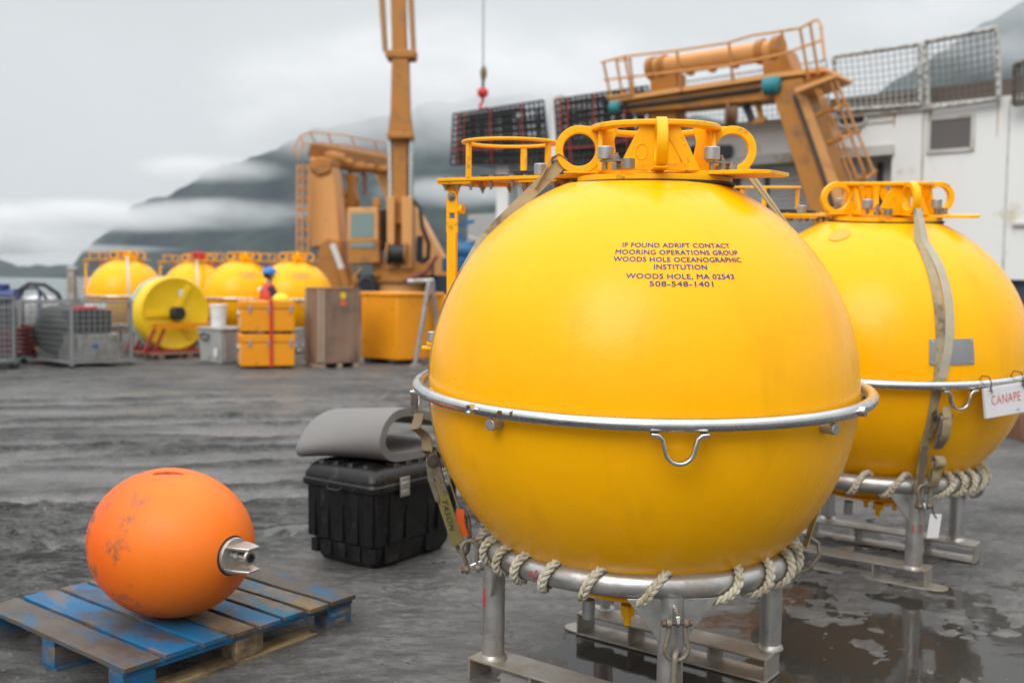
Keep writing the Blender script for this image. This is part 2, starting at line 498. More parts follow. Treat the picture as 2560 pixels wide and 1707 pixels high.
def ground_height(X, Y):
    ca, sa = math.cos(R(14)), math.sin(R(14))
    u, v = X * ca + Y * sa, -X * sa + Y * ca
    warp = fbm(u * 0.5, v * 0.5, 5, 3) * 1.2
    tracks = fbm(u * 0.35 + 3, v * 3.2 + warp * 2.4, 11, 4) - 0.5
    lumps = fbm(X * 7, Y * 7, 23, 4) - 0.5
    fine = fbm(X * 28, Y * 28, 31, 3) - 0.5
    broad = fbm(X * 0.45, Y * 0.45, 41, 3) - 0.5
    lumpy = np.clip(fbm(X * 3.0, Y * 3.0, 61, 3) * 1.8 - 0.3, 0, 1)
    rough = np.clip((fbm(X * 0.6 + 9, Y * 0.8, 53, 3) - 0.35) * 3.0, 0.15, 1.0)
    # flatter, hollowed ground under and in front of the two near stands
    pool = np.exp(-(((X - 2.2) / 1.5) ** 2 + ((Y - 4.1) / 1.3) ** 2)) + 0.8 * np.exp(-(((X - 0.7) / 0.8) ** 2 + ((Y - 3.9) / 0.8) ** 2)) \
        + 0.9 * np.exp(-(((X - 1.6) / 1.3) ** 2 + ((Y - 2.6) / 0.8) ** 2))
    pool = np.clip(pool, 0, 1)
    flat = 1 - 0.62 * pool
    left = np.clip((1.2 - X) / 2.0, 0.25, 1.0)
    ridge = np.abs(fbm(u * 0.9 + 7, v * 5.0 + warp * 3.0, 71, 4) - 0.5) * 2
    z = tracks * 0.085 * left * flat + (0.35 - ridge) * 0.045 * rough * left * flat + lumps * 0.056 * rough * (0.25 + 0.75 * flat) + fine * 0.026 * (0.3 + 0.7 * rough) * (0.3 + 0.7 * flat) + broad * 0.05 * (1 - 0.6 * pool)
    z = z - 0.018 * pool + 0.030 * np.clip((0.1 - X) / 0.9, 0, 1) * np.clip((7.5 - Y) / 2.0, 0, 1)
    # tyre ruts with lug marks, sweeping across the yard
    for off, bend, ph in ((5.9, 0.07, 1.0), (7.0, 0.06, 2.2), (9.4, 0.03, 0.5), (10.9, 0.03, 1.7), (13.0, 0.02, 0.9)):
        dv = v - off - bend * 0.35 * u - 0.35 * np.sin(u * 0.35 + ph)
        band = np.clip(1.15 - (np.abs(dv) / 0.26) ** 4, 0, 1) * np.clip((1.6 - X) / 1.2, 0, 1) * np.clip(fbm(u * 0.5 + ph * 5, v * 0.5, 91, 3) * 3.6 - 1.0, 0, 1)
        lug = np.clip(np.sin(2 * np.pi * (u / 0.17 + np.abs(dv) * 3.0) + ph + lumpy * 2.5) * 1.6, -1, 1) * lumpy
        z = z + band * (-0.036 + 0.026 * lug) + np.exp(-((np.abs(dv) - 0.33) / 0.09) ** 2) * 0.038 * np.clip((1.6 - X) / 1.2, 0, 1) * lumpy
    # trampled level where the pallet and the case stand
    for cx, cy, rr in ((-1.45, 4.15, 0.8), (-0.7, 5.65, 0.6)):
        k = np.exp(-(((X - cx) ** 2 + (Y - cy) ** 2) / rr ** 2) ** 2)
        z = z * (1 - 0.85 * k) + (-0.012) * k
    far = np.clip((Y - 9) / 20, 0, 1)
    return z * (1 - 0.3 * far) + 0.008

def ground_damp(X, Y):
    pool = np.exp(-(((X - 2.0) / 1.9) ** 2 + ((Y - 3.9) / 1.8) ** 2)) + np.exp(-(((X - 0.5) / 1.2) ** 2 + ((Y - 4.0) / 1.0) ** 2)) + 0.7 * np.exp(-(((X + 0.7) / 0.9) ** 2 + ((Y - 5.2) / 0.9) ** 2))
    return np.clip(pool * 1.5 * (0.5 + fbm(X * 1.3, Y * 1.3, 83, 4)) - 0.25, 0, 1)
def graded(lo, hi, a, b, fine, growth=1.06, maxstep=3.0):
    pts = list(np.arange(a, b, fine))
    s, p = fine, a
    while p > lo:
        s = min(s * growth, maxstep); p -= s; pts.append(p)
    s, p = fine, pts[0] + 0
    p = b
    while p < hi:
        s = min(s * growth, maxstep); pts.append(p); p += s
    pts.append(hi)
    return np.array(sorted(set(round(float(q), 4) for q in pts)))
gx = graded(-80, 45, -3.2, 3.6, 0.026)
gy = graded(-6, 80, 1.9, 7.2, 0.026, 1.03)
GX, GY = np.meshgrid(gx, gy)
GZ = ground_height(GX, GY)
# the quay edge runs parallel to the ship, two metres off her side
edge_d = (GX - SHIP_P.x) * SHIP_N.x + (GY - SHIP_P.y) * SHIP_N.y
GZ = np.where(edge_d < 2.0, np.maximum(-4.0, GZ - 4.0), GZ)
nv, nu = GX.shape
gverts = np.stack([GX.ravel(), GY.ravel(), GZ.ravel()], 1)
idx = np.arange(nv * nu).reshape(nv, nu)
gf = np.stack([idx[:-1, :-1].ravel(), idx[:-1, 1:].ravel(), idx[1:, 1:].ravel(), idx[1:, :-1].ravel()], 1)
gme = bpy.data.meshes.new("ground")
gme.from_pydata(gverts.tolist(), [], gf.tolist())
gme.polygons.foreach_set("use_smooth", [True] * len(gme.polygons))
_da = gme.attributes.new("damp", "FLOAT", "POINT")
_da.data.foreach_set("value", ground_damp(GX, GY).astype(np.float32).ravel())
ground = bpy.data.objects.new("ground", gme)
COL.objects.link(ground); struct(ground)

def mat_ground():
    m, n, l, b = _bsdf("wet_mud")
    tc = n.new("ShaderNodeTexCoord")
    def nz(scale, det=6, st=(1, 1, 1), rot=0.0, ro=0.6):
        mp = n.new("ShaderNodeMapping"); mp.inputs["Scale"].default_value = st; mp.inputs["Rotation"].default_value = (0, 0, rot)
        l.new(tc.outputs["Object"], mp.inputs[0])
        q = n.new("ShaderNodeTexNoise"); q.inputs["Scale"].default_value = scale; q.inputs["Detail"].default_value = det; q.inputs["Roughness"].default_value = ro
        l.new(mp.outputs[0], q.inputs["Vector"]); return q.outputs["Fac"]
    def rng(s, a, b_, c, d):
        q = n.new("ShaderNodeMapRange")
        for k, v in zip(("From Min", "From Max", "To Min", "To Max"), (a, b_, c, d)): q.inputs[k].default_value = v
        l.new(s, q.inputs["Value"]); return q.outputs[0]
    def mix(f, a, b_):
        q = n.new("ShaderNodeMix"); q.data_type = 'RGBA'
        l.new(f, q.inputs[0])
        for s, i in ((a, 6), (b_, 7)):
            if isinstance(s, tuple): q.inputs[i].default_value = (*s, 1)
            else: l.new(s, q.inputs[i])
        return q.outputs[2]
    grit = nz(24, 9, (0.7, 1.2, 1), R(-14), 0.78)
    grit2 = nz(9, 8, (0.5, 1.3, 1), R(-14), 0.72)
    big = nz(0.9, 5, (0.4, 1.6, 1), R(-14))
    med = nz(6, 7, (0.6, 1.4, 1), R(-14))
    fine = nz(60, 5, (1, 1, 1), 0, 0.7)
    c1 = mix(rng(big, 0.35, 0.65, 0, 1), (0.066, 0.066, 0.065), (0.166, 0.165, 0.161))
    c2 = mix(rng(med, 0.48, 0.66, 0, 0.85), c1, (0.034, 0.034, 0.034))
    c3 = mix(rng(fine, 0.56, 0.70, 0, 0.55), c2, (0.19, 0.188, 0.18))
    gm = n.new("ShaderNodeMath"); gm.operation = 'ADD'; l.new(rng(grit, 0.40, 0.60, 0, 0.5), gm.inputs[0]); l.new(rng(grit2, 0.40, 0.60, 0, 0.5), gm.inputs[1])
    c3 = mix(rng(gm.outputs[0], 0.25, 0.48, 0.85, 0), c3, (0.030, 0.030, 0.030))
    c3 = mix(rng(gm.outputs[0], 0.58, 0.80, 0, 0.6), c3, (0.23, 0.228, 0.22))
    vo = n.new("ShaderNodeTexVoronoi"); vo.inputs["Scale"].default_value = 34; vo.inputs["Randomness"].default_value = 1.0
    l.new(tc.outputs["Object"], vo.inputs["Vector"])
    wn_ = n.new("ShaderNodeTexWhiteNoise"); l.new(vo.outputs["Position"], wn_.inputs["Vector"])
    peb = n.new("ShaderNodeMath"); peb.operation = 'MULTIPLY'
    l.new(rng(vo.outputs["Distance"], 0.16, 0.32, 1, 0), peb.inputs[0])
    thr = rng(wn_.outputs["Value"], 0.52, 0.56, 0, 1)
    pz = n.new("ShaderNodeMath"); pz.operation = 'MULTIPLY'; l.new(thr, pz.inputs[0]); l.new(rng(nz(2.2, 4), 0.42, 0.6, 0, 1), pz.inputs[1])
    l.new(pz.outputs[0], peb.inputs[1])
    pcol = n.new("ShaderNodeMix"); pcol.data_type = 'RGBA'
    l.new(peb.outputs[0], pcol.inputs[0]); l.new(c3, pcol.inputs[6])
    pw = n.new("ShaderNodeValToRGB"); pw.color_ramp.elements[0].position = 0.60; pw.color_ramp.elements[0].color = (0.02, 0.02, 0.02, 1)
    pw.color_ramp.elements[1].position = 1.0; pw.color_ramp.elements[1].color = (0.34, 0.335, 0.32, 1)
    l.new(wn_.outputs["Value"], pw.inputs[0]); l.new(pw.outputs[0], pcol.inputs[7])
    c3 = pcol.outputs[2]
    geo = n.new("ShaderNodeNewGeometry")
    sep = n.new("ShaderNodeSeparateXYZ"); l.new(geo.outputs["Position"], sep.inputs[0])
    wz = n.new("ShaderNodeMath"); wz.operation = 'MULTIPLY_ADD'; wz.inputs[1].default_value = 0.07; l.new(nz(0.7, 4), wz.inputs[0]); l.new(sep.outputs["Z"], wz.inputs[2])
    wz2 = n.new("ShaderNodeMath"); wz2.operation = 'MULTIPLY_ADD'; wz2.inputs[1].default_value = 0.055; l.new(gm.outputs[0], wz2.inputs[0]); l.new(wz.outputs[0], wz2.inputs[2])
    wet0 = rng(wz2.outputs[0], 0.052, 0.080, 1, 0)
    da = n.new("ShaderNodeAttribute"); da.attribute_name = "damp"
    dm = n.new("ShaderNodeMath"); dm.operation = 'MAXIMUM'; l.new(wet0, dm.inputs[0]); l.new(da.outputs["Fac"], dm.inputs[1])
    wet = dm.outputs[0]
    c4 = mix(rng(wet, 0, 1, 0, 0.55), c3, (0.100, 0.098, 0.093))
    l.new(c4, b.inputs["Base Color"])
    l.new(rng(wet, 0, 1, 0.78, 0.16), b.inputs["Roughness"])
    l.new(rng(wet, 0, 1, 0.22, 0.62), b.inputs["Specular IOR Level"])
    b1 = n.new("ShaderNodeBump"); b1.inputs["Strength"].default_value = 0.9; b1.inputs["Distance"].default_value = 0.035
    l.new(med, b1.inputs["Height"])
    b2 = n.new("ShaderNodeBump"); l.new(rng(wet, 0, 1, 0.9, 0.25), b2.inputs["Strength"]); b2.inputs["Distance"].default_value = 0.010
    l.new(fine, b2.inputs["Height"]); l.new(b1.outputs[0], b2.inputs["Normal"])
    b4 = n.new("ShaderNodeBump"); b4.inputs["Distance"].default_value = 0.022; l.new(rng(wet, 0, 1, 0.9, 0.3), b4.inputs["Strength"]); l.new(gm.outputs[0], b4.inputs["Height"]); l.new(b2.outputs[0], b4.inputs["Normal"])
    b3 = n.new("ShaderNodeBump"); b3.inputs["Strength"].default_value = 0.8; b3.inputs["Distance"].default_value = 0.010
    l.new(peb.outputs[0], b3.inputs["Height"]); l.new(b4.outputs[0], b3.inputs["Normal"])
    l.new(b3.outputs[0], b.inputs["Normal"])
    return m
gme.materials.append(mat_ground())

def sheet(name, x0, x1, y0, y1, z, m):
    mb = MB(); mb.add([(x0, y0, z), (x1, y0, z), (x1, y1, z), (x0, y1, z)], [(0, 1, 2, 3)])
    return struct(mb.build(name, m, smooth=0))
m_pud, _n, _l, _b = _bsdf("puddle_water")
_b.inputs["Base Color"].default_value = (0.040, 0.037, 0.033, 1)
_b.inputs["Roughness"].default_value = 0.06
_b.inputs["IOR"].default_value = 1.33
_tc = _n.new("ShaderNodeTexCoord"); _q = _n.new("ShaderNodeTexNoise"); _q.inputs["Scale"].default_value = 9; _q.inputs["Detail"].default_value = 2
_l.new(_tc.outputs["Object"], _q.inputs["Vector"])
_bp = _n.new("ShaderNodeBump"); _bp.inputs["Strength"].default_value = 0.10; _bp.inputs["Distance"].default_value = 0.01
_l.new(_q.outputs["Fac"], _bp.inputs["Height"]); _l.new(_bp.outputs[0], _b.inputs["Normal"])
sheet("puddle", -2.4, 4.8, 1.2, 6.8, -0.0015, m_pud)

m_wat, _n, _l, _b = _bsdf("fjord_water")
_b.inputs["Base Color"].default_value = (0.045, 0.075, 0.085, 1)
_b.inputs["Roughness"].default_value = 0.22
_b.inputs["IOR"].default_value = 1.33
_tc = _n.new("ShaderNodeTexCoord"); _q = _n.new("ShaderNodeTexNoise"); _q.inputs["Scale"].default_value = 0.4; _q.inputs["Detail"].default_value = 5
_l.new(_tc.outputs["Object"], _q.inputs["Vector"])
_bp = _n.new("ShaderNodeBump"); _bp.inputs["Strength"].default_value = 0.7; _bp.inputs["Distance"].default_value = 0.6
_l.new(_q.outputs["Fac"], _bp.inputs["Height"]); _l.new(_bp.outputs[0], _b.inputs["Normal"])
sheet("water", -6000, 6000, -200, 3400, -3.0, m_wat)

def mat_mountain():
    m, n, l, b = _bsdf("forested_slope")
    tc = n.new("ShaderNodeTexCoord")
    q = n.new("ShaderNodeTexNoise"); q.inputs["Scale"].default_value = 0.006; q.inputs["Detail"].default_value = 9; q.inputs["Roughness"].default_value = 0.65
    l.new(tc.outputs["Object"], q.inputs["Vector"])
    r = n.new("ShaderNodeValToRGB")
    r.color_ramp.elements[0].position = 0.35; r.color_ramp.elements[0].color = (0.006, 0.011, 0.019, 1)
    r.color_ramp.elements[1].position = 0.7; r.color_ramp.elements[1].color = (0.034, 0.056, 0.046, 1)
    l.new(q.outputs["Fac"], r.inputs[0]); l.new(r.outputs[0], b.inputs["Base Color"])
    b.inputs["Roughness"].default_value = 0.95; b.inputs["Specular IOR Level"].default_value = 0.1
    return m
M_MOUNT = mat_mountain()
def mountain(name, skyline, y_base, y_ridge, seed, rows=46, step=8):
    pxs = np.arange(skyline[0][0], skyline[-1][0] + 1, step)
    pys = np.interp(pxs, [s[0] for s in skyline], [s[1] for s in skyline])
    pys = pys + (fbm(pxs / 60.0, pxs * 0 + seed, seed, 5) - 0.5) * 34
    vs = []
    for i, (px, py) in enumerate(zip(pxs, pys)):
        top = at_depth(px, py, y_ridge)
        for j in range(rows):
            t = j / (rows - 1)
            Y = y_base + (y_ridge - y_base) * t
            X = top.x * (Y / y_ridge)
            k = float(fbm(np.array([X / 260.0]), np.array([Y / 260.0]), seed + 3, 4)[0]) - 0.5
            z = -4 + (top.z + 4) * (t ** 0.9) + k * 280 * math.sin(PI * min(1, t * 1.0)) * (top.z / 700)
            vs.append((X, Y, max(z, -4)))
    n = len(pxs)
    fs = [(i * rows + j, (i + 1) * rows + j, (i + 1) * rows + j + 1, i * rows + j + 1) for i in range(n - 1) for j in range(rows - 1)]
    mb = MB(); mb.add(vs, fs)
    return struct(mb.build(name, M_MOUNT, smooth=60))
mountain("mountain", [(120, 700), (150, 690), (200, 640), (260, 585), (330, 522), (460, 470), (560, 415), (650, 378), (750, 338), (850, 312), (920, 295), (1000, 275),
                      (1090, 258), (1180, 243), (1290, 232), (1380, 246), (1500, 275), (1700, 300), (1900, 310), (2060, 300), (2180, 250), (2330, 140), (2430, 72), (2560, 5),
                      (2800, -90)], 2700, 3600, 3)
mountain("far_hills", [(-420, 640), (-200, 648), (0, 656), (80, 662), (160, 668), (260, 672), (420, 675), (600, 680)], 3350, 4300, 8, rows=20)

# ------------------------------------------------------------------ air: thin haze, and fog banks lying against the slopes
USE_HAZE = True
if USE_HAZE:
    hb = MB(); hb.box((0, 2150, 520), (9000, 4700, 1060))
    haze = hb.build("haze", [], smooth=0)
    m = bpy.data.materials.new("haze_air"); m.use_nodes = True
    n, l = m.node_tree.nodes, m.node_tree.links
    n.remove(n["Principled BSDF"])
    pv = n.new("ShaderNodeVolumePrincipled")
    pv.inputs["Color"].default_value = (0.86, 0.94, 1.0, 1)
    pv.inputs["Density"].default_value = 0.000042
    pv.inputs["Anisotropy"].default_value = 0.0
    l.new(pv.outputs[0], n["Material Output"].inputs["Volume"])
    haze.data.materials.append(m)
    haze["kind"] = "stuff"

def fog_bank(name, c, rad, dens, seed, nscale=2.2, lo=0.42, hi=0.72):
    """A drifting bank of low cloud: a closed ellipsoid filled with uneven mist that thins to nothing at its edge."""
    mb = MB()
    prof = [(max(0.001, math.sin(PI * k / 14)) , -math.cos(PI * k / 14)) for k in range(15)]
    mb.lathe(prof, 28)
    o = mb.build(name, [])
    o.location = c; o.scale = rad
    m = bpy.data.materials.new("low_cloud_mist"); m.use_nodes = True
    n, l = m.node_tree.nodes, m.node_tree.links
    n.remove(n["Principled BSDF"])
    tc = n.new("ShaderNodeTexCoord")
    ln = n.new("ShaderNodeVectorMath"); ln.operation = 'LENGTH'; l.new(tc.outputs["Object"], ln.inputs[0])
    fo = n.new("ShaderNodeMapRange"); fo.interpolation_type = 'SMOOTHSTEP'
    fo.inputs["From Min"].default_value = 1.0; fo.inputs["From Max"].default_value = 0.25
    l.new(ln.outputs["Value"], fo.inputs["Value"])
    mp = n.new("ShaderNodeMapping"); mp.inputs["Location"].default_value = (seed * 3.1, seed, 0); mp.inputs["Scale"].default_value = (rad[0] / 260, rad[1] / 260, rad[2] / 110)
    l.new(tc.outputs["Object"], mp.inputs[0])
    q = n.new("ShaderNodeTexNoise"); q.inputs["Scale"].default_value = nscale * 0.5; q.inputs["Detail"].default_value = 5
    l.new(mp.outputs[0], q.inputs["Vector"])
    r = n.new("ShaderNodeMapRange"); r.inputs["From Min"].default_value = lo; r.inputs["From Max"].default_value = hi; r.inputs["To Min"].default_value = 0.12
    l.new(q.outputs["Fac"], r.inputs["Value"])
    mu = n.new("ShaderNodeMath"); mu.operation = 'MULTIPLY'; l.new(fo.outputs[0], mu.inputs[0]); l.new(r.outputs[0], mu.inputs[1])
    m2 = n.new("ShaderNodeMath"); m2.operation = 'MULTIPLY'; l.new(mu.outputs[0], m2.inputs[0]); m2.inputs[1].default_value = dens
    pv = n.new("ShaderNodeVolumePrincipled")
    pv.inputs["Color"].default_value = (0.99, 0.99, 1.0, 1)
    l.new(m2.outputs[0], pv.inputs["Density"])
    l.new(pv.outputs[0], n["Material Output"].inputs["Volume"])
    o.data.materials.append(m)
    o["kind"] = "stuff"
    return o
USE_FOG = True
if USE_FOG:
    def fb(name, px, py, Y, rx, ry, rz, dens, seed, **k):
        fog_bank(name, at_depth(px, py, Y), (rx, ry, rz), dens, seed, **k)
    fb("fog_bank", 250, 540, 2450, 560, 170, 48, 0.030, 1)
    fb("fog_bank", 560, 520, 2440, 330, 130, 30, 0.020, 8)
    fb("fog_bank", -40, 600, 2500, 330, 150, 48, 0.034, 2)
    fb("fog_bank", 200, 620, 2430, 300, 100, 13, 0.020, 3)
    fb("fog_bank", 1120, 480, 2400, 230, 130, 45, 0.022, 4)
    fb("cloud_cap", 1230, 225, 2500, 820, 330, 190, 0.014, 5)
    fb("cloud_cap", 780, 325, 2600, 330, 200, 90, 0.012, 6)
    fb("cloud_cap", 520, 425, 2500, 230, 160, 40, 0.018, 9)
    fb("cloud_cap", 2480, 10, 2350, 420, 250, 190, 0.009, 7)

# ------------------------------------------------------------------ the yellow mooring buoys
BR = 0.81            # hull radius
RING_R, RING_T = 0.852, 0.0215
def pol(r, deg, z=0.0):
    return Vector((r * math.cos(R(deg)), r * math.sin(R(deg)), z))
def frame_at(deg):
    """Matrix whose x runs outwards along deg, y runs up, z runs sideways."""
    return Matrix((Vector((math.cos(R(deg)), math.sin(R(deg)), 0)), Vector((0, 0, 1)), Vector((math.sin(R(deg)), -math.cos(R(deg)), 0)))).transposed()

def arc(c, r, a0, a1, n, ax=(1, 0, 0), ay=(0, 0, 1)):
    c, ax, ay = Vector(c), Vector(ax), Vector(ay)
    return [c + ax * (r * math.cos(R(a0 + (a1 - a0) * k / n))) + ay * (r * math.sin(R(a0 + (a1 - a0) * k / n))) for k in range(n + 1)]

WING = 150.0          # bearing of the instrument wing
WU, WV = Vector((math.cos(R(WING)), math.sin(R(WING)), 0)), Vector((math.cos(R(WING + 90)), math.sin(R(WING + 90)), 0))
def wing(a, b, z=0.0):
    return WU * a + WV * b + Vector((0, 0, z))

def build_buoy(label, loc, yaw, tilt=(0, 0), group=None, lettering=True, plate=False, rich=True, name="mooring_buoy", crown=(0.04, 0.025)):
    """Origin of every part: hull centre is 0.81 m above the thing's base."""
    root = thing(name, label, "buoy", loc, (tilt[0], tilt[1], R(yaw)), group)
    up = Vector((0, 0, BR))
    top_off = [Vector((0, 0, 0))]
    def B(mb, nm, m, parent=root, smooth=40, bevel=0.0, seg=2):
        o = mb.build(nm, m, parent, smooth, bevel, seg)
        if parent is root: o.location = up + top_off[0]
        return o
    def many(proto, spots):
        """Repeats of one small part: the first is proto, the rest share its mesh."""
        base = proto.location.copy()
        for i, q in enumerate(spots):
            o = proto if i == 0 else proto.copy()
            if i: COL.objects.link(o); o.parent = proto.parent
            o.location = base + Vector(q)
    # hull
    prof = []
    zt = 0.754
    t0 = math.asin(zt / BR)
    for k in range(65):
        t = -t0 + 2 * t0 * k / 64
        prof.append((BR * math.cos(t), BR * math.sin(t)))
    mb = MB(); mb.lathe(prof, 112)
    hull = B(mb, "hull", M_HULL)
    top_off[0] = Vector((crown[0], crown[1], 0))
    mb = MB(); mb.lathe([(0.295, 0.745), (0.304, 0.752), (0.304, 0.758), (0.296, 0.760)], 72)
    B(mb, "gasket", M_GASK)
    # top plate: round flange and the long instrument wing
    mb = MB(); mb.lathe([(0.285, 0.7603), (0.292, 0.762), (0.292, 0.779), (0.287, 0.781)], 72)
    B(mb, "flange", M_YEL)
    mb = MB()
    poly = [(0.96, -0.19), (0.96, 0.118), (0.945, 0.13), (0.2, 0.13), (-0.43, 0.105), (-0.475, 0.06), (-0.475, -0.14), (-0.44, -0.17), (0.945, -0.2)]
    M3 = Matrix((WU, WV, Vector((0, 0, 1)))).transposed()
    mb.prism(poly, 0.014, M3, 0.7885)
    B(mb, "instrument_wing", M_YEL, bevel=0.002)
    mb = MB()
    mb.prism([(0.955, -0.18), (0.955, 0.122), (0.78, 0.124), (0.78, -0.18)], 0.010, M3, 0.7755)
    B(mb, "stiffener", M_YEL)
    mb = MB()
    mb.prism([(0.54, -0.18), (0.54, 0.122), (0.36, 0.124), (0.36, -0.18)], 0.010, M3, 0.7755)
    B(mb, "stiffener", M_YEL)
    # lifting crown: four radial loops, gusset plates and the top hoop
    z0 = 0.7965
    for q in range(4):
        a = 90 * q
        F = frame_at(a)
        mb = MB()
        mb.annulus((0.287, z0 + 0.088, 0), 0.091, 0.062, 0.038, F, 48)
        mb.prism([(0.125, z0), (0.262, z0), (0.224, z0 + 0.035), (0.211, z0 + 0.088), (0.222, z0 + 0.14), (0.280, z0 + 0.1765), (0.14, z0 + 0.178), (0.155, z0 + 0.12), (0.142, z0 + 0.04)], 0.030, F)
        mb.prism([(0.135, z0 - 0.0005), (0.345, z0 - 0.0005), (0.345, z0 + 0.006), (0.135, z0 + 0.006)], 0.05, F)
        B(mb, "lifting_loop", M_YEL, bevel=0.006, seg=3)
        # gusset plate square to the loop
        T = Matrix((Vector((-math.sin(R(a)), math.cos(R(a)), 0)), Vector((0, 0, 1)), Vector((math.cos(R(a)), math.sin(R(a)), 0)))).transposed()
        mb = MB()
        off = 0.208
        mb.prism([(-0.036, z0), (0.036, z0), (0.034, z0 + 0.165), (-0.034, z0 + 0.165)], 0.0165, T, off)
        mb.prism([(0.148, z0), (0.100, z0), (0.029, z0 + 0.122), (0.029, z0 + 0.167), (0.066, z0 + 0.165)], 0.0155, T, off)
        mb.prism([(0.032, z0), (0.112, z0), (0.092, z0 + 0.027), (0.032, z0 + 0.027)], 0.0145, T, off)
        if q == 3:
            mb.prism([(-0.148, z0), (-0.066, z0 + 0.165), (-0.025, z0 + 0.165), (-0.025, z0)], 0.0155, T, off)
            mb.annulus((-0.062, z0 + 0.065, off + 0.0085), 0.030, 0.026, 0.004, T, 28, 0.75)
        else:
            mb.prism([(-0.148, z0), (-0.066, z0 + 0.165), (-0.029, z0 + 0.167), (-0.029, z0 + 0.122), (-0.100, z0)], 0.0155, T, off)
            mb.prism([(-0.032, z0), (-0.032, z0 + 0.027), (-0.092, z0 + 0.027), (-0.112, z0)], 0.0145, T, off)
        B(mb, "gusset", M_YEL, bevel=0.003)
    mb = MB(); mb.annulus((0, 0, z0 + 0.168), 0.243, 0.186, 0.021, None, 72)
    B(mb, "top_hoop", M_YEL, bevel=0.005)
    # anodes and their bolts on the plate
    for k, a in enumerate((45, 135, 225, 315)):
        mb = MB()
        p = pol(0.27, a)
        mb.cyl(p + Vector((0, 0, 0.835)), p + Vector((0, 0, 0.882)), 0.0285, 20)
        an = B(mb, "anode", M_ZINC, bevel=0.004)
        mb = MB()
        tdir = pol(1, a + 90)
        mb.bar(p + Vector((0, 0, 0.829)) - tdir * 0.02, p + Vector((0, 0, 0.829)) + tdir * 0.13, 0.022, 0.007)
        mb.hexbolt(p + tdir * 0.055 + Vector((0, 0, 0.796)), (0, 0, 1), 0.018, 0.022)
        mb.hexbolt(p + tdir * 0.055 + Vector((0, 0, 0.833)), (0, 0, 1), 0.013, 0.012)
        mb.cyl(p + Vector((0, 0, 0.80)), p + Vector((0, 0, 0.83)), 0.009, 10)
        mb.cyl(p + tdir * 0.115 + Vector((0, 0, 0.798)), p + tdir * 0.115 + Vector((0, 0, 0.832)), 0.022, 14)
        B(mb, "anode_bolt", M_BOLT)
    # instrument hoop on three posts
    hc = wing(0.69, -0.035)
    zr = 0.795
    mb = MB()
    mb.annulus((hc.x, hc.y, zr + 0.15), 0.204, 0.170, 0.012, None, 64)
    B(mb, "instrument_hoop", M_YEL, bevel=0.004)
    for a in (208, 332, 75):
        p = hc + pol(0.186, a)
        mb = MB(); mb.box(p + Vector((0, 0, zr + 0.0715)), (0.018, 0.026, 0.145), R(a))
        B(mb, "hoop_post", M_YEL, bevel=0.003)
    # black mounts and anode on the wing, bolts over and under it
    mb = MB()
    for (a_, b_, h_), sz in (((0.53, 0.06, 0.013), (0.13, 0.045, 0.024)), ((0.70, 0.06, 0.006), (0.12, 0.04, 0.011)), ((0.44, 0.0, 0.010), (0.10, 0.06, 0.018))):
        mb = MB(); mb.box(wing(a_, b_, zr + h_), sz, R(WING))
        B(mb, "mount_block", M_GASK, bevel=0.003)
    mb = MB(); mb.cyl(wing(0.45, 0.10, zr + 0.002), wing(0.45, 0.10, zr + 0.048), 0.026, 20)
    B(mb, "anode", M_ZINC, bevel=0.004)
    zb = 0.769
    mb = MB()
    mb.hexbolt((0, 0, 0), (0, 0, -1), 0.0115, 0.013)
    mb.lathe([(0.016, -0.003), (0.016, 0)], 12)
    mb.tube([(0, 0, 0.026), (0, 0, 0.035)], 0.011, 6)
    mb.tube([(0, 0, 0), (0, 0, 0.027)], 0.006, 6)
    many(B(mb, "bolt", M_BOLT), [wing(a_, b_, zb) for a_, b_ in ((0.93, 0.095), (0.86, 0.10), (0.79, 0.105), (0.76, 0.07), (0.69, 0.10), (0.58, 0.105), (0.52, 0.03), (0.53, 0.085),
         (0.46, 0.105), (0.44, -0.02), (0.38, 0.11), (0.37, 0.03), (0.36, -0.10), (0.30, 0.105), (0.92, -0.16), (0.78, -0.17), (0.50, -0.16), (0.20, 0.10))])
    # two hanging arms from the wing down to the guard ring
    for aa_, b_ in ((0.905, 0.07), (0.67, -0.16)):
        mb = MB()
        top = wing(aa_, b_, 0.766)
        F = Matrix((Vector((math.cos(R(WING + 190)), math.sin(R(WING + 190)), 0)), Vector((0, 0, 1)), Vector((math.cos(R(WING + 100)), math.sin(R(WING + 100)), 0)))).transposed().to_4x4()
        F.translation = top
        mb.prism([(-0.037, 0.003), (0.037, 0.003), (0.020, -0.035), (0.017, -0.06), (-0.017, -0.06), (-0.020, -0.035)], 0.012, F, 0.004)
        B(mb, "arm_bracket", M_YEL, bevel=0.002)
        mb = MB()
        G = F.copy(); G.translation = top + Matrix.to_3x3(F) @ Vector((0, 0, 0.014))
        mb.prism([(-0.014, -0.022), (0.014, -0.022), (0.027, -0.05), (0.027, -0.115), (-0.027, -0.115), (-0.027, -0.05)], 0.011, G)
        mb.prism([(-0.027, -0.115), (-0.013, -0.115), (-0.013, -0.139), (-0.027, -0.139)], 0.011, G)
        mb.prism([(0.013, -0.115), (0.027, -0.115), (0.027, -0.139), (0.013, -0.139)], 0.011, G)
        mb.prism([(-0.027, -0.139), (0.027, -0.139), (0.027, -0.20), (-0.027, -0.20)], 0.011, G)
        if b_ > 0 or not rich:
            mb.prism([(-0.021, -0.20), (0.021, -0.20), (0.021, -0.60), (-0.021, -0.60)], 0.022, G)
            mb.prism([(-0.026, -0.585), (0.026, -0.585), (0.026, -0.78), (-0.026, -0.78)], 0.011, G, 0.012)
        arm = B(mb, "hanging_arm", M_YEL, bevel=0.002)
        mb = MB()
        ax = Matrix.to_3x3(F) @ Vector((0, 0, 1))
        pb = top + Vector((0, 0, -0.048)) + ax * 0.02
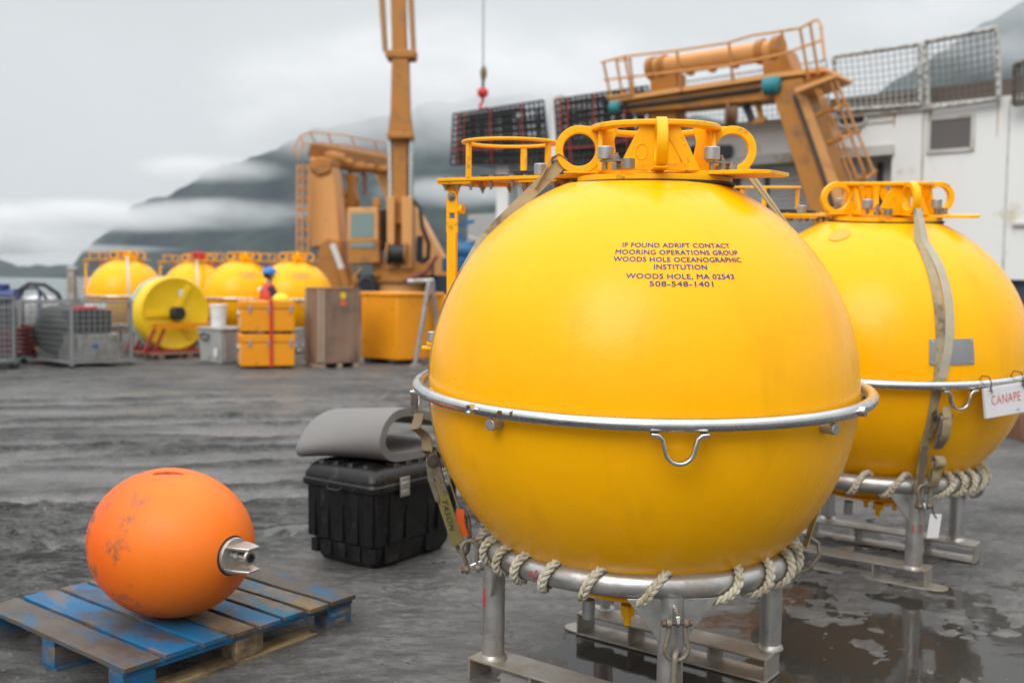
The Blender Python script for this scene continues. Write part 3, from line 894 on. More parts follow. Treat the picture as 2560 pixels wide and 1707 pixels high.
        mb.hexbolt(pb, ax, 0.013, 0.012)
        mb.lathe([(0.019, 0), (0.019, 0.003)], 16, Matrix.Translation(pb) @ ax.to_track_quat('Z', 'Y').to_matrix().to_4x4())
        B(mb, "arm_bolt", M_BOLT)
        mb = MB()
        side = Matrix.to_3x3(F) @ Vector((1, 0, 0))
        mb.cyl(top + side * 0.027 + Vector((0, 0, -0.10)), top + side * 0.046 + Vector((0, 0, -0.10)), 0.021, 14)
        B(mb, "arm_knob", M_YEL)
    top_off[0] = Vector((0, 0, 0))
    # guard ring with pad-eyes, plugs and hull brackets
    top_off[0] = Vector((0, 0, -0.007))
    mb = MB(); mb.tube([pol(RING_R, k * 3.75) for k in range(96)], RING_T, 14, True)
    ring = B(mb, "guard_ring", M_STEEL)
    for a in (-85, 5, 95, 185):
        rad, tng = pol(1, a), pol(1, a + 90)
        c = pol(RING_R + 0.012, a)
        pts = [c - tng * 0.083 + Vector((0, 0, -0.024))]
        pts += [c - tng * 0.062 + Vector((0, 0, -0.026)), c - tng * 0.050 + Vector((0, 0, -0.036)), c - tng * 0.045 + Vector((0, 0, -0.058))]
        pts += [c + Vector((0, 0, -0.062)) + tng * (0.043 * math.cos(R(180 + 180 * k / 12))) + Vector((0, 0, 0.046 * math.sin(R(180 + 180 * k / 12)))) for k in range(13)]
        pts += [c + tng * 0.045 + Vector((0, 0, -0.058)), c + tng * 0.050 + Vector((0, 0, -0.036)), c + tng * 0.062 + Vector((0, 0, -0.026)), c + tng * 0.083 + Vector((0, 0, -0.024))]
        mb = MB(); mb.ribbon([c + (p_ - c) * 1.07 for p_ in pts], 0.030, 0.012, rad)
        mb.build("pad_eye", M_STEEL, ring, bevel=0.003)
    for a in (228.5, 323.5, 48, 138):
        rad = pol(1, a)
        mb = MB(); c = pol(RING_R, a)
        mb.annulus((0, 0, 0), 0.0165, 0.0115, 0.044, Matrix.Translation(c + rad * 0.014) @ rad.to_track_quat('Z', 'Y').to_matrix().to_4x4(), 20)
        mb.cyl(c, c + rad * 0.028, 0.0112, 12)
        mb.hexbolt(c + rad * 0.026, rad, 0.007, 0.004)
        mb.build("plug", M_STEEL, ring)
    for a in (233, 314.2, 52, 142):
        rad = pol(1, a)
        mb = MB(); c = pol(BR - 0.02, a, -0.044)
        mb.cyl(c, c + rad * 0.068, 0.0195, 18)
        B(mb, "ring_bracket", M_ZINC, bevel=0.002)
    top_off[0] = Vector((0, 0, 0))
    if rich:
        # clamp with a bolt standing on the ring near the left arm
        mb = MB(); c = pol(RING_R, 168, 0.02)
        mb.cyl(c, c + Vector((0, 0, 0.07)), 0.008, 10)
        B(mb, "clamp_rod", M_GASK)
        mb = MB()
        mb.box(c + Vector((-0.012, 0, 0.078)), (0.062, 0.05, 0.011), R(5)); mb.box(c + Vector((0, 0, 0.096)), (0.045, 0.04, 0.011), R(5))
        B(mb, "clamp_plate", M_YEL, bevel=0.002)
        mb = MB(); mb.cyl(c + Vector((0, 0, 0.103)), c + Vector((0, 0, 0.145)), 0.02, 18)
        B(mb, "clamp_anode", M_ZINC, bevel=0.003)
        # under the hull: bottom flange, cross bar and anodes showing below the cradle
        mb = MB(); mb.lathe([(0.29, -0.778), (0.29, -0.766), (0.25, -0.7545)], 48)
        for a in (0, 90): mb.bar(pol(0.3, a, -0.79), pol(-0.3, a, -0.79), 0.05, 0.02)
        B(mb, "bottom_frame", M_YEL, bevel=0.003)
        for a, rr in ((228, 0.27), (330, 0.25)):
            mb = MB(); p = pol(rr, a, -0.80)
            mb.cyl(p, p - Vector((0, 0, 0.075)), 0.024, 18)
            B(mb, "bottom_anode", M_ZINC, bevel=0.003)
        mb = MB(); mb.hexbolt((0, 0, 0), (0, 0, -1), 0.028, 0.04)
        many(B(mb, "bottom_bolt", M_YEL), [pol(0.27, 262, -0.79), pol(0.12, 250, -0.79), pol(0.2, 300, -0.79)])
    if lettering:
        mb = MB()
        for s, el, wd_ in (("IF FOUND ADRIFT CONTACT", 38.5, 0.366), ("MOORING OPERATIONS GROUP", 36.45, 0.417), ("WOODS HOLE OCEANOGRAPHIC", 34.45, 0.432), ("INSTITUTION", 32.45, 0.174),
                         ("WOODS HOLE, MA 02543", 30.0, 0.357), ("508-548-1401", 28.1, 0.207)):
            vs, fs = text_mesh(s, 0.0262, 1.0, 1.06)
            k_ = wd_ / (max(v.x for v in vs) - min(v.x for v in vs))
            vs = [Vector((v.x * k_, v.y, 0)) for v in vs]
            # laid on in three passes a hair apart, as a thick stencilled coat
            for k3, (dx_, dy_) in enumerate(((-0.0006, 0.0), (0.0006, 0.0002), (0.0, -0.0004))):
                out = []
                for p in vs:
                    e_ = R(el + 2.4) + (p.y + dy_) / BR
                    a_ = R(-86.8 - yaw) + (p.x + dx_) / (BR * math.cos(R(el)))
                    rr = BR + 0.0012 + 0.0003 * k3
                    out.append(Vector((rr * math.cos(e_) * math.cos(a_), rr * math.cos(e_) * math.sin(a_), rr * math.sin(e_))))
                mb.add(out, fs)
        B(mb, "lettering", M_BLUEINK, smooth=0)
    if plate:
        # riveted grey name plate and a round flush cover
        mb = MB()
        az0, el0 = R(-83.0 - yaw), R(10.6)
        vs, n1, n2 = [], 10, 8
        for d in (0.0015, 0.006):
            for i in range(n1):
                for j in range(n2):
                    a_ = az0 + (i / (n1 - 1) - 0.5) * 0.29; e_ = el0 + (j / (n2 - 1) - 0.5) * 0.155
                    rr = BR + d
                    vs.append((rr * math.cos(e_) * math.cos(a_), rr * math.cos(e_) * math.sin(a_), rr * math.sin(e_)))
        N = n1 * n2
        fs = []
        for i in range(n1 - 1):
            for j in range(n2 - 1):
                q = (i * n2 + j, (i + 1) * n2 + j, (i + 1) * n2 + j + 1, i * n2 + j + 1)
                fs.append(tuple(N + k for k in q)); fs.append(q[::-1])
        for i in range(n1 - 1):
            for j in (0, n2 - 1): fs.append((i * n2 + j, (i + 1) * n2 + j, N + (i + 1) * n2 + j, N + i * n2 + j))
        for j in range(n2 - 1):
            for i in (0, n1 - 1): fs.append((i * n2 + j, i * n2 + j + 1, N + i * n2 + j + 1, N + i * n2 + j))
        mb.add(vs, fs)
        np_ = B(mb, "name_plate", mat("grey_name_plate", (0.28, 0.29, 0.30), 0.4, 0.5, 0.1, 12, 0.05, 60), smooth=30)
        for sa in (-1, 1):
            for se in (-1, 1):
                a_ = az0 + sa * 0.128; e_ = el0 + se * 0.064
                d = Vector((math.cos(e_) * math.cos(a_), math.cos(e_) * math.sin(a_), math.sin(e_)))
                mb = MB(); mb.cyl(d * (BR + 0.004), d * (BR + 0.0095), 0.006, 10)
                mb.build("rivet", M_STEEL, np_)
        mb = MB()
        d = Vector((math.cos(R(59)) * math.cos(R(-139 - yaw)), math.cos(R(59)) * math.sin(R(-139 - yaw)), math.sin(R(59))))
        mb.lathe([(0.058, 0), (0.058, 0.0045), (0.05, 0.006)], 32, Matrix.Translation(d * (BR - 0.002)) @ d.to_track_quat('Z', 'Y').to_matrix().to_4x4())
        B(mb, "hull_cover", mat("amber_cover_paint", (0.72, 0.33, 0.005), 0.4, 0, 0.08))
    return root

# ------------------------------------------------------------------ cradle stands
CR, CT = 0.561, 0.044          # cradle hoop radius and tube radius
def build_stand(label, loc, yaw, legs, skid_deg, hoop_z, skids, group, mark=None, skid_h=0.10):
    """legs: (bearing, radius); hoop_z: hoop centre above the ground; skids: (mid point, length) in the stand's own frame."""
    root = thing("cradle_stand", label, "stand", loc, (0, 0, R(yaw)), group)
    mb = MB(); mb.tube([pol(CR, k * 5, hoop_z) for k in range(72)], CT, 18, True)
    mb.build("hoop", M_ALU, root)
    for a, rr in legs:
        p = pol(rr, a)
        top = hoop_z - CT * 0.7 if abs(rr - CR) < 0.06 else hoop_z - CT * 0.5
        mb = MB(); mb.cyl(p + Vector((0, 0, skid_h - 0.002)), p + Vector((0, 0, top)), 0.0435, 24)
        mb.lathe([(0.053, 0), (0.052, 0.008), (0.0437, 0.02)], 24, Matrix.Translation(p + Vector((0, 0, skid_h))))
        leg = mb.build("leg", M_ALU, root)
        # triangular gussets welded between the leg and the hoop
        mb = MB()
        T = Matrix((Vector((-math.sin(R(a)), math.cos(R(a)), 0)), Vector((0, 0, 1)), Vector((math.cos(R(a)), math.sin(R(a)), 0)))).transposed().to_4x4()
        T.translation = p
        zt_ = hoop_z - CT + 0.006
        mb.prism([(-0.155, zt_), (-0.04, zt_ - 0.15), (-0.04, zt_)], 0.012, T, 0.012)
        mb.build("gusset", M_ALU, root, bevel=0.002)
        mb = MB()
        mb.prism([(0.155, zt_), (0.04, zt_), (0.04, zt_ - 0.15)], 0.012, T, 0.012)
        mb.build("gusset", M_ALU, root, bevel=0.002)
        # lug for a shackle
        mb = MB()
        L = frame_at(a).to_4x4(); L.translation = pol(rr, a, 0)
        mb.prism([(0.035, zt_ - 0.01), (0.095, zt_ - 0.035), (0.10, zt_ - 0.06), (0.085, zt_ - 0.075), (0.035, zt_ - 0.085)], 0.014, L)
        mb.build("lug", M_STEEL, root, bevel=0.003)
    for (mx_, my_), ln, tongues in skids:
        sd = Vector((math.cos(R(skid_deg)), math.sin(R(skid_deg)), 0)); sn = Vector((-sd.y, sd.x, 0))
        c = Vector((mx_, my_, 0)); w = 0.145
        mb = MB()
        t = 0.009
        rz = R(skid_deg)
        mb.box(c + Vector((0, 0, skid_h - t / 2)), (ln, w, t), rz)
        mb.box(c + Vector((0, 0, t / 2 + 0.001)), (ln + 0.002, w - 0.002, t), rz)
        for s in (-1, 1):
            mb.box(c + sd * s * (ln / 2 - t / 2 - 0.001) + Vector((0, 0, skid_h / 2)), (t, w - 0.004, skid_h - 2 * t), rz)
            if s not in tongues: continue
            # rounded towing tongue
            tip = c + sd * s * (ln / 2)
            pts = [(0, -0.06)] + [(0.035 + 0.06 * math.cos(R(k)), 0.06 * math.sin(R(k))) for k in range(-90, 91, 15)] + [(0, 0.06)]
            Mx = Matrix.Rotation(rz + (0 if s > 0 else PI), 4, 'Z'); Mx.translation = tip
            mb.prism(pts, t, Mx, t / 2 + 0.0005)
        for s in (-0.2, 0.22):
            mb.box(c + sd * s * ln + Vector((0, 0, skid_h / 2)), (t, w - 0.006, skid_h - 2 * t), rz)
        mb.build("skid", M_ALUD, root, bevel=0.002)
    if mark:
        a, al0, rr, zc, txt, size = mark
        vs, fs = text_mesh(txt, size, 0.9, 1.3)
        out = []
        p0 = pol(rr, a)
        for q in vs:
            an = R(al0) + q.x / 0.044
            out.append(p0 + Vector((0.0442 * math.cos(an), 0.0442 * math.sin(an), zc + q.y)))
        mb = MB(); mb.add(out, fs); mb.build("stencil_number", M_REDINK, root, smooth=0)
    return root

def rope_path(turns, hoop_z, rad, n=26):
    """Centre line of a rope wound round the hoop: it crosses the outside of the tube at each bearing in turns."""
    pts, nrm = [], []
    for k in range(len(turns) - 1):
        a0, a1 = turns[k], turns[k + 1]
        for i in range(n):
            f = i / n
            a = a0 + (a1 - a0) * f
            ph = 2 * PI * f
            er, ez = pol(1, a), Vector((0, 0, 1))
            d = er * math.cos(ph) + ez * math.sin(ph)
            pts.append(pol(CR, a, hoop_z) + d * (CT + rad)); nrm.append(d)
    return pts, nrm
def braid(mb, pts, nrm, rad, pitch=0.05, n=6):
    """Plait of four strands laid along a path, broad face lying on the tube."""
    P = [Vector(p) for p in pts]
    L = [0.0]
    for a, b_ in zip(P, P[1:]): L.append(L[-1] + (b_ - a).length)
    step = pitch / 9
    m = max(4, int(L[-1] / step))
    T = np.linspace(0, L[-1], m)
    px = np.stack([np.interp(T, L, [p[i] for p in P]) for i in range(3)], 1)
    pn = np.stack([np.interp(T, L, [q[i] for q in nrm]) for i in range(3)], 1)
    tg = np.gradient(px, axis=0); tg /= np.linalg.norm(tg, axis=1, keepdims=True)
    pn -= tg * (pn * tg).sum(1, keepdims=True); pn /= np.linalg.norm(pn, axis=1, keepdims=True)
    bn = np.cross(tg, pn)
    for s in range(4):
        ph = 2 * PI * T / (pitch * 2.0) + s * PI / 2
        wob = 1 + 0.08 * np.sin(T * 37 + s)
        q = px + bn * (rad * 0.66 * np.sin(ph) * wob)[:, None] + pn * (rad * 0.45 * np.sin(2 * ph + 0.4))[:, None]
        mb.tube([Vector(v) for v in q], rad * 0.47, n)

def shackle(name, label, loc, width, height, r, rot, group=None, hang=0.0):
    """Bow shackle: pin along local x at the origin, bow hanging down local -z."""
    root = thing(name, label, "shackle", loc, rot, group)
    mb = MB()
    w = width / 2
    pts = [Vector((-w, 0, 0.004))]
    pts += [Vector((-w * 0.92, 0, -height * 0.22))]
    c = -height + w * 1.35
    pts += [Vector((w * 1.35 * math.cos(R(t)), 0, c + w * 1.35 * math.sin(R(t)))) for t in range(160, 381, 14)]
    pts += [Vector((w * 0.92, 0, -height * 0.22)), Vector((w, 0, 0.004))]
    mb.tube(pts, r, 12)
    for s in (-1, 1):
        mb.lathe([(r * 1.7, -r), (r * 1.9, 0), (r * 1.7, r)], 16, Matrix.Translation((s * w, 0, 0)) @ Matrix.Rotation(PI / 2, 4, 'Y'))
    mb.build("bow", M_RUST, root)
    mb = MB(); mb.cyl((-w - r * 1.6, 0, 0), (w + r * 1.6, 0, 0), r * 0.85, 12)
    mb.tube([(-w - r * 2.6, 0, 0), (-w - r * 1.3, 0, 0)], r * 1.5, 6); mb.tube([(w + r * 1.3, 0, 0), (w + r * 2.3, 0, 0)], r * 1.4, 6)
    mb.build("pin", mat("rusty_pin", (0.16, 0.10, 0.065), 0.7, 0.4, 0.3, 40), root)
    return root

# near buoy and its stand
B1 = Vector((0.4966, 3.8362, CAM_H - 0.3737))
T1 = (R(2.7), 0.0)
buoy_near = build_buoy("largest yellow mooring buoy in front, blue IF FOUND ADRIFT lettering on its side", B1 - Vector((0, -math.sin(T1[0]) * BR, BR)), -4.0, T1, "yellow mooring buoys")
HZ1 = CAM_H - 1.0083
stand_near = build_stand("aluminium cradle stand wrapped in rope beneath the lettered front buoy", (0.50, 3.855, 0), 5.0,
                         [(182.5, 0.561), (270, 0.561), (3, 0.561), (92, 0.555)], -41.7, HZ1,
                         [((-0.245, -0.285), 0.98, (1,)), ((0.22, 0.25), 0.88, (-1,))], "cradle stands under the buoys")
for k, (a_, w_, h_) in enumerate(((236.5, 0.9, 30), (239.5, 0.5, 34))):
    q = []
    ring_ = [c for c in buoy_near.children if c.name.startswith("guard_ring")][0]
    for i in range(14):
        t = 2 * PI * i / 14; j_ = random.uniform(0.6, 1.15)
        aa = a_ + w_ * math.cos(t) * j_; pp = 10 + h_ * math.sin(t) * j_
        e_ = pol(1, aa); q.append(pol(RING_R, aa) + (e_ * math.cos(R(pp)) + Vector((0, 0, math.sin(R(pp))))) * (RING_T + 0.0006))
    mb = MB(); mb.add(q, [tuple(range(14))]); mb.build("rust_spot", mat("brown_rust", (0.09, 0.04, 0.02), 0.8, 0, 0.4, 60), ring_, smooth=0)
# red paint marks left on the near stand
mb = MB()
p = pol(0.561, 182.5)
for a_, z_, h_ in ((205, 0.345, 0.07),):
    mb.add([p + Vector((0.0441 * math.cos(R(a_ + d)), 0.0441 * math.sin(R(a_ + d)), z_ + s * h_ / 2)) for s in (-1, 1) for d in (-9, 0, 9)], [(0, 1, 4, 3), (1, 2, 5, 4)])
mb.build("paint_mark", M_REDINK, stand_near, smooth=0); mb = MB()
def hoop_mark(mb, a, ph, dl, dh, tl):
    q = []
    for sa, sp in ((-1, -1), (1, -1), (1, 1), (-1, 1)):
        aa = a + sa * dl + sp * tl; pp = ph + sp * dh
        e_ = pol(1, aa)
        q.append(pol(CR, aa, HZ1) + (e_ * math.cos(R(pp)) + Vector((0, 0, math.sin(R(pp))))) * (CT + 0.001))
    mb.add(q, [(0, 1, 2, 3)])
hoop_mark(mb, 220.3, -3, 0.35, 12, 0.3)
mb.build("paint_mark", M_REDINK, stand_near, smooth=0)
mb = MB(); hoop_mark(mb, 222.3, 3, 0.35, 17, 0.9)
mb.build("paint_mark", M_REDINK, stand_near, smooth=0)
mb = MB(); hoop_mark(mb, 221.9, -26, 0.5, 8, 0.8)
mb.build("paint_mark", M_REDINK, stand_near, smooth=0)

turns1 = [150, 164, 178, 190, 203, 214, 227, 242.5, 262.5, 291, 305.5, 320.5, 334, 348, 362, 378, 394, 410, 428, 446, 464, 482, 496]
pts, nrm = rope_path(turns1, HZ1, 0.0155)
mb = MB(); braid(mb, pts, nrm, 0.0153)
rope1 = mb.build("rope", M_ROPE, None)
rope1.location = (0.50, 3.855, 0); rope1.rotation_euler = (0, 0, R(5))
tag(rope1, "pale braided rope wound round the cradle hoop under the lettered front buoy", "rope", "ropes wound round the cradle hoops")

# second buoy
B2 = Vector((2.0657, 5.6789, CAM_H - 0.3792))
T2 = (R(5.6), R(-1.2))
buoy_second = build_buoy("yellow mooring buoy at the right with a grey riveted plate and the CANAPE board", (0, 0, 0), 3.0, T2, "yellow mooring buoys", lettering=False, plate=True, crown=(0.045, 0.03))
_rm = Euler((T2[0], T2[1], R(3.0))).to_matrix()
buoy_second.location = B2 - _rm @ Vector((0, 0, BR))
stand_second = build_stand("aluminium cradle stand with red number 12 under the CANAPE buoy", (2.05, 5.643, 0), 3.0,
                           [(183, 0.553), (272, 0.553), (2.6, 0.545), (92, 0.553)], -40, HZ1 - 0.005,
                           [((-0.26, -0.24), 0.96, (1,)), ((0.26, 0.25), 0.96, (-1,))], "cradle stands under the buoys", mark=(272, 262, 0.553, 0.315, "12", 0.065))
turns2 = [150, 166, 180, 196, 212, 228, 244.7, 261.2, 291, 299.5, 308, 320.7, 333, 346, 362, 380, 400, 420, 440, 460, 480, 500]
pts, nrm = rope_path(turns2, HZ1 - 0.005, 0.0155)
mb = MB(); braid(mb, pts, nrm, 0.0153)
rope2 = mb.build("rope", M_ROPE, None)
rope2.location = (2.05, 5.643, 0)
tag(rope2, "pale braided rope wound round the hoop of the stand marked 12", "rope", "ropes wound round the cradle hoops")

# ------------------------------------------------------------------ straps, shackles, board and tag on the two near buoys
def meridian(az, el, r):
    return Vector((r * math.cos(R(el)) * math.cos(R(az)), r * math.cos(R(el)) * math.sin(R(az)), r * math.sin(R(el))))
def strap_points(az_top, az, loop, foot, el_top, el_low):
    """From the crown loop down over the hull along bearing az and straight on to foot (hull-centre coordinates)."""
    pts = [loop.copy()]
    n = 40
    r = BR + 0.0045
    first = meridian(az, el_top, r)
    for k in range(1, 8): pts.append(loop.lerp(first, k / 8.0))
    for k in range(n + 1):
        pts.append(meridian(az, el_top + (el_low - el_top) * k / n, r))
    last = pts[-1]
    for k in range(1, 7): pts.append(last.lerp(foot, k / 6.0))
    return pts
def side_dir(az): return pol(1, az + 90)

def ratchet(root, p, along, out, width):
    """Ratchet buckle: two side plates, a slotted axle, a folded handle and its rivets."""
    a, o = along.normalized(), out.normalized()
    s = a.cross(o).normalized()
    for k in (-1, 1):
        mb = MB()
        c = p + s * (k * (width / 2 + 0.006)) + o * 0.012
        Mx = Matrix((a, o, s)).transposed().to_4x4(); Mx.translation = c
        mb.prism([(-0.085, -0.008), (-0.09, 0.01), (-0.06, 0.032), (0.0, 0.036), (0.03, 0.02), (0.085, 0.008), (0.09, -0.006)], 0.004, Mx)
        mb.build("side_plate", M_RUST, root)
    mb = MB(); mb.cyl(p - s * (width / 2 + 0.022) - a * 0.05 + o * 0.024, p + s * (width / 2 + 0.022) - a * 0.05 + o * 0.024, 0.013, 14)
    for k in (-1, 1): mb.lathe([(0.024, -0.003), (0.026, 0), (0.024, 0.003)], 18, Matrix.Translation(p + s * k * (width / 2 + 0.012) - a * 0.05 + o * 0.024) @ s.to_track_quat('Z', 'Y').to_matrix().to_4x4())
    mb.build("axle", mat("dark_axle_steel", (0.10, 0.085, 0.07), 0.6, 0.6, 0.3, 40), root)
    mb = MB()
    Mx = Matrix((a, o, s)).transposed().to_4x4(); Mx.translation = p + o * 0.028
    mb.prism([(-0.06, 0.0), (-0.055, 0.024), (0.02, 0.036), (0.11, 0.032), (0.125, 0.02), (0.11, 0.012), (0.02, 0.012)], width * 0.9, Mx)
    mb.build("handle", M_RUST, root, bevel=0.003)
    mb = MB(); mb.cyl(p - s * (width / 2 + 0.012) + a * 0.07 + o * 0.018, p + s * (width / 2 + 0.012) + a * 0.07 + o * 0.018, 0.006, 10)
    mb.build("pin", M_STEEL, root)

G_STRAP = "tie-down straps over the buoys"
LEFT_AZ = 185.0
# left strap of the near buoy
c1 = B1
st = thing("ratchet_strap", "tan strap with rusty ratchet and orange tag down the left flank of the lettered buoy", "strap", B1, (0, 0, 0), G_STRAP)
loop = Vector((0.03, 0, 0)) + pol(0.335, 178.5, 0.845)
foot = pol(0.665, 181, -0.655)
pts = strap_points(0, LEFT_AZ, loop, foot + Vector((0, 0, 0.06)), 42, -15)
sd_ = []
for k in range(len(pts)):
    f_ = min(1.0, max(0.0, (k - 3) / 14.0)); f_ = f_ * f_ * (3 - 2 * f_)
    sd_.append(Vector((-0.55, 0.1, 0.83)) * (1 - f_) - side_dir(LEFT_AZ) * f_)
wd = [0.045] * len(pts)
mb = MB(); mb.ribbon(pts, wd, 0.0035, sd_); mb.build("webbing", M_STRAP, st)
lp = [loop + Vector((0.01, 0, 0.0)), loop + Vector((-0.022, 0, 0.02)), loop + Vector((-0.05, 0, 0.006)), loop + (pts[3] - loop)]
mb = MB(); mb.ribbon(lp, 0.05, 0.004, side_dir(178.5)); mb.build("loop_fold", M_STRAP, st)
mid = meridian(LEFT_AZ, -15, BR + 0.005)
al = (foot - mid).normalized(); ou = (pol(1, LEFT_AZ) - al * al.dot(pol(1, LEFT_AZ))).normalized()
ratchet(st, mid + al * 0.135 + ou * 0.006, al, ou, 0.045)
# bunched tail above the ratchet
TD = (ou * 0.55 + pol(1, 272) * 0.83).normalized(); TW = al.cross(TD).normalized()
tailp = []
for k in range(26):
    t = k / 25
    tailp.append(mid + al * (-0.10 + 0.19 * t + 0.02 * math.sin(4 * PI * t)) + ou * (0.034 + 0.012 * math.sin(2 * PI * t)) + TD * (0.05 * abs(math.sin(2 * PI * t)) * (1 - 0.4 * t)))
mb = MB(); mb.ribbon(tailp, 0.046, 0.0045, TW); mb.build("strap_tail", mat("brown_webbing", (0.20, 0.15, 0.085), 0.8, 0, 0.3, 22, 0.5, 240, bdist=0.002), st)
tl = [mid + al * (0.17 + 0.27 * k / 8) + ou * (0.036 - 0.012 * k / 8) + pol(1, 272) * 0.02 for k in range(9)]
mb = MB(); mb.ribbon(tl, 0.052, 0.004, TW * 0.9 + side_dir(LEFT_AZ) * 0.3); lw_ = mb.build("lower_webbing", mat("olive_webbing", (0.19, 0.155, 0.05), 0.8, 0, 0.3, 22, 0.5, 240, bdist=0.002), st)
vs, fs = text_mesh("TASON", 0.036, 1.0, 1.15)
NW = TW.cross(al).normalized()
if NW.y > 0: NW = -NW
XW = NW.cross(al).normalized()
XW = XW if XW.x > 0 else -XW
mb = MB(); mb.add([tl[4] + al * p_.x + (tl[5] - tl[4]) * 0.2 + XW * p_.y + NW * 0.006 for p_ in vs], fs)
mb.build("marker_lettering", M_DARK, st, smooth=0)
mb = MB(); mb.ribbon([mid + al * 0.30 - ou * 0.022 + pol(1, 272) * 0.03, mid + al * 0.35 - ou * 0.008 + pol(1, 272) * 0.034, mid + al * 0.41 - ou * 0.012 + pol(1, 272) * 0.03], 0.036, 0.004, TW)
mb.build("orange_tag", mat("orange_vinyl", (0.62, 0.09, 0.01), 0.5, 0, 0.15, 20), st)
mb = MB()
hk = foot + Vector((0, 0, 0.06))
HKS = [(-0.004, 0, 0.075), (-0.018, -0.032, 0.045), (-0.018, -0.038, -0.02), (-0.010, -0.020, -0.075), (-0.004, 0.0, -0.088), (-0.010, 0.020, -0.075), (-0.018, 0.038, -0.02), (-0.018, 0.032, 0.045), (-0.004, 0, 0.075)]
mb.tube([hk + TW * (q[1] * 1.0) + Vector((q[0], 0, q[2])) for q in HKS], 0.0095, 10)
mb.build("wire_hook", M_RUST, st)
# right strap of the near buoy: over the shoulder and down the far side
st = thing("ratchet_strap", "pale strap with a red stripe over the right shoulder of the lettered buoy", "strap", B1, (0, 0, 0), G_STRAP)
loop = Vector((0.03, 0, 0)) + pol(0.335, -1.5, 0.845)
foot_r = pol(0.66, 0.5, -0.64)
pts = strap_points(0, 1.0, loop, foot_r, 42, -15)
M_STRAPY = mat("yellowed_webbing", (0.44, 0.38, 0.17), 0.8, 0, 0.25, 22, 0.5, 240, bdist=0.002)
mb = MB(); sr_ = [Vector((0.5, 0.35, 0.8)) * (1 - min(1, k / 16)) + side_dir(1) * (0.35 + min(1, k / 16)) for k in range(len(pts))]
mb.ribbon(pts, 0.052, 0.0035, sr_); mb.build("webbing", M_STRAPY, st)
mb = MB(); mb.ribbon([p + (p - Vector((0, 0, -0.2))).normalized() * 0.0028 - Vector((0, 0.002, 0)) for p in pts[:24]], 0.004, 0.001, sr_[:24]); mb.build("red_stripe", mat("red_thread", (0.6, 0.05, 0.03), 0.7), st)
mb = MB()
mb.tube([foot_r + Vector((0.0, 0, 0.05)), foot_r + Vector((0.045, -0.02, 0.02)), foot_r + Vector((0.05, -0.03, -0.02)), foot_r + Vector((0.01, -0.035, -0.075)), foot_r + Vector((-0.02, -0.03, -0.09))], 0.009, 10)
mb.build("wire_hook", M_RUST, st)
# front strap of the second buoy, with its ratchet and rolled tail
st = thing("ratchet_strap", "doubled tan strap with black ratchet and rolled tail down the front of the CANAPE buoy", "strap", B2, (0, 0, 0), G_STRAP)
AZ2 = -88.5
loop = _rm @ (Vector((0.045, -0.02, 0)) + pol(0.335, 270, 0.835))
foot2 = pol(0.62, -87, -0.665) + Vector((-0.015, -0.036, 0))
pts = strap_points(0, AZ2, loop, foot2, 50, -30)
n_t = len(pts)
off_s = [side_dir(AZ2) * (0.075 * math.sin(PI * min(1, k / (n_t * 0.72))) + 0.0) for k in range(n_t)]
up2 = [p + o_ * 0.25 for p, o_ in zip(pts, off_s)]
mb = MB(); mb.ribbon(up2, [0.046] * n_t, 0.0035, side_dir(AZ2)); mb.build("webbing", M_STRAP, st)
lo2 = [p + o_ * 0.95 + (p.normalized() * 0.002) for p, o_ in zip(pts, off_s)][:36]
mb = MB(); mb.ribbon(lo2, [0.03 + 0.014 * min(1, k / 12) for k in range(len(lo2))], 0.0035, side_dir(AZ2)); mb.build("webbing", mat("grey_webbing", (0.36, 0.33, 0.26), 0.8, 0, 0.25, 22, 0.5, 240, bdist=0.002), st)
pr = meridian(AZ2 + 2.5, -20, BR + 0.012)
al2 = (meridian(AZ2, -30, BR) - meridian(AZ2, -14, BR)).normalized(); ou2 = pr.normalized()
ratchet(st, pr, al2, ou2, 0.05)
fr = [pr + al2 * (-0.10 + 0.03 * k) + ou2 * (0.02 + 0.05 * math.sin(PI * k / 8)) + side_dir(AZ2) * 0.012 for k in range(9)]
mb = MB(); mb.ribbon(fr, 0.044, 0.004, side_dir(AZ2)); mb.build("ratchet_webbing", M_STRAP, st)
cc = pr + al2 * 0.20 + ou2 * 0.045 + side_dir(AZ2) * 0.02
sp_ = [cc + al2 * ((0.012 + 0.0022 * k / 6.0 * 1.6) * math.cos(k * PI / 6)) + ou2 * ((0.012 + 0.0022 * k / 6.0 * 1.6) * math.sin(k * PI / 6)) for k in range(42)]
mb = MB(); mb.ribbon(sp_, 0.046, 0.003, side_dir(AZ2)); mb.build("rolled_tail", M_STRAP, st)
cc = pr + al2 * 0.30 + ou2 * 0.04 + side_dir(AZ2) * 0.024
sp_ = [cc + al2 * (0.055 * math.cos(t)) + ou2 * (0.018 * math.sin(t)) for t in [k * PI / 10 for k in range(21)]]
mb = MB(); mb.ribbon(sp_, 0.044, 0.004, side_dir(AZ2)); mb.build("tail_loop", M_STRAP, st)
pz = meridian(AZ2, -30, BR + 0.006)
mb = MB(); mb.ribbon([pz.lerp(foot2, k / 5) for k in range(6)], 0.03, 0.01, side_dir(AZ2)); mb.build("strap_foot", M_STRAPD, st)

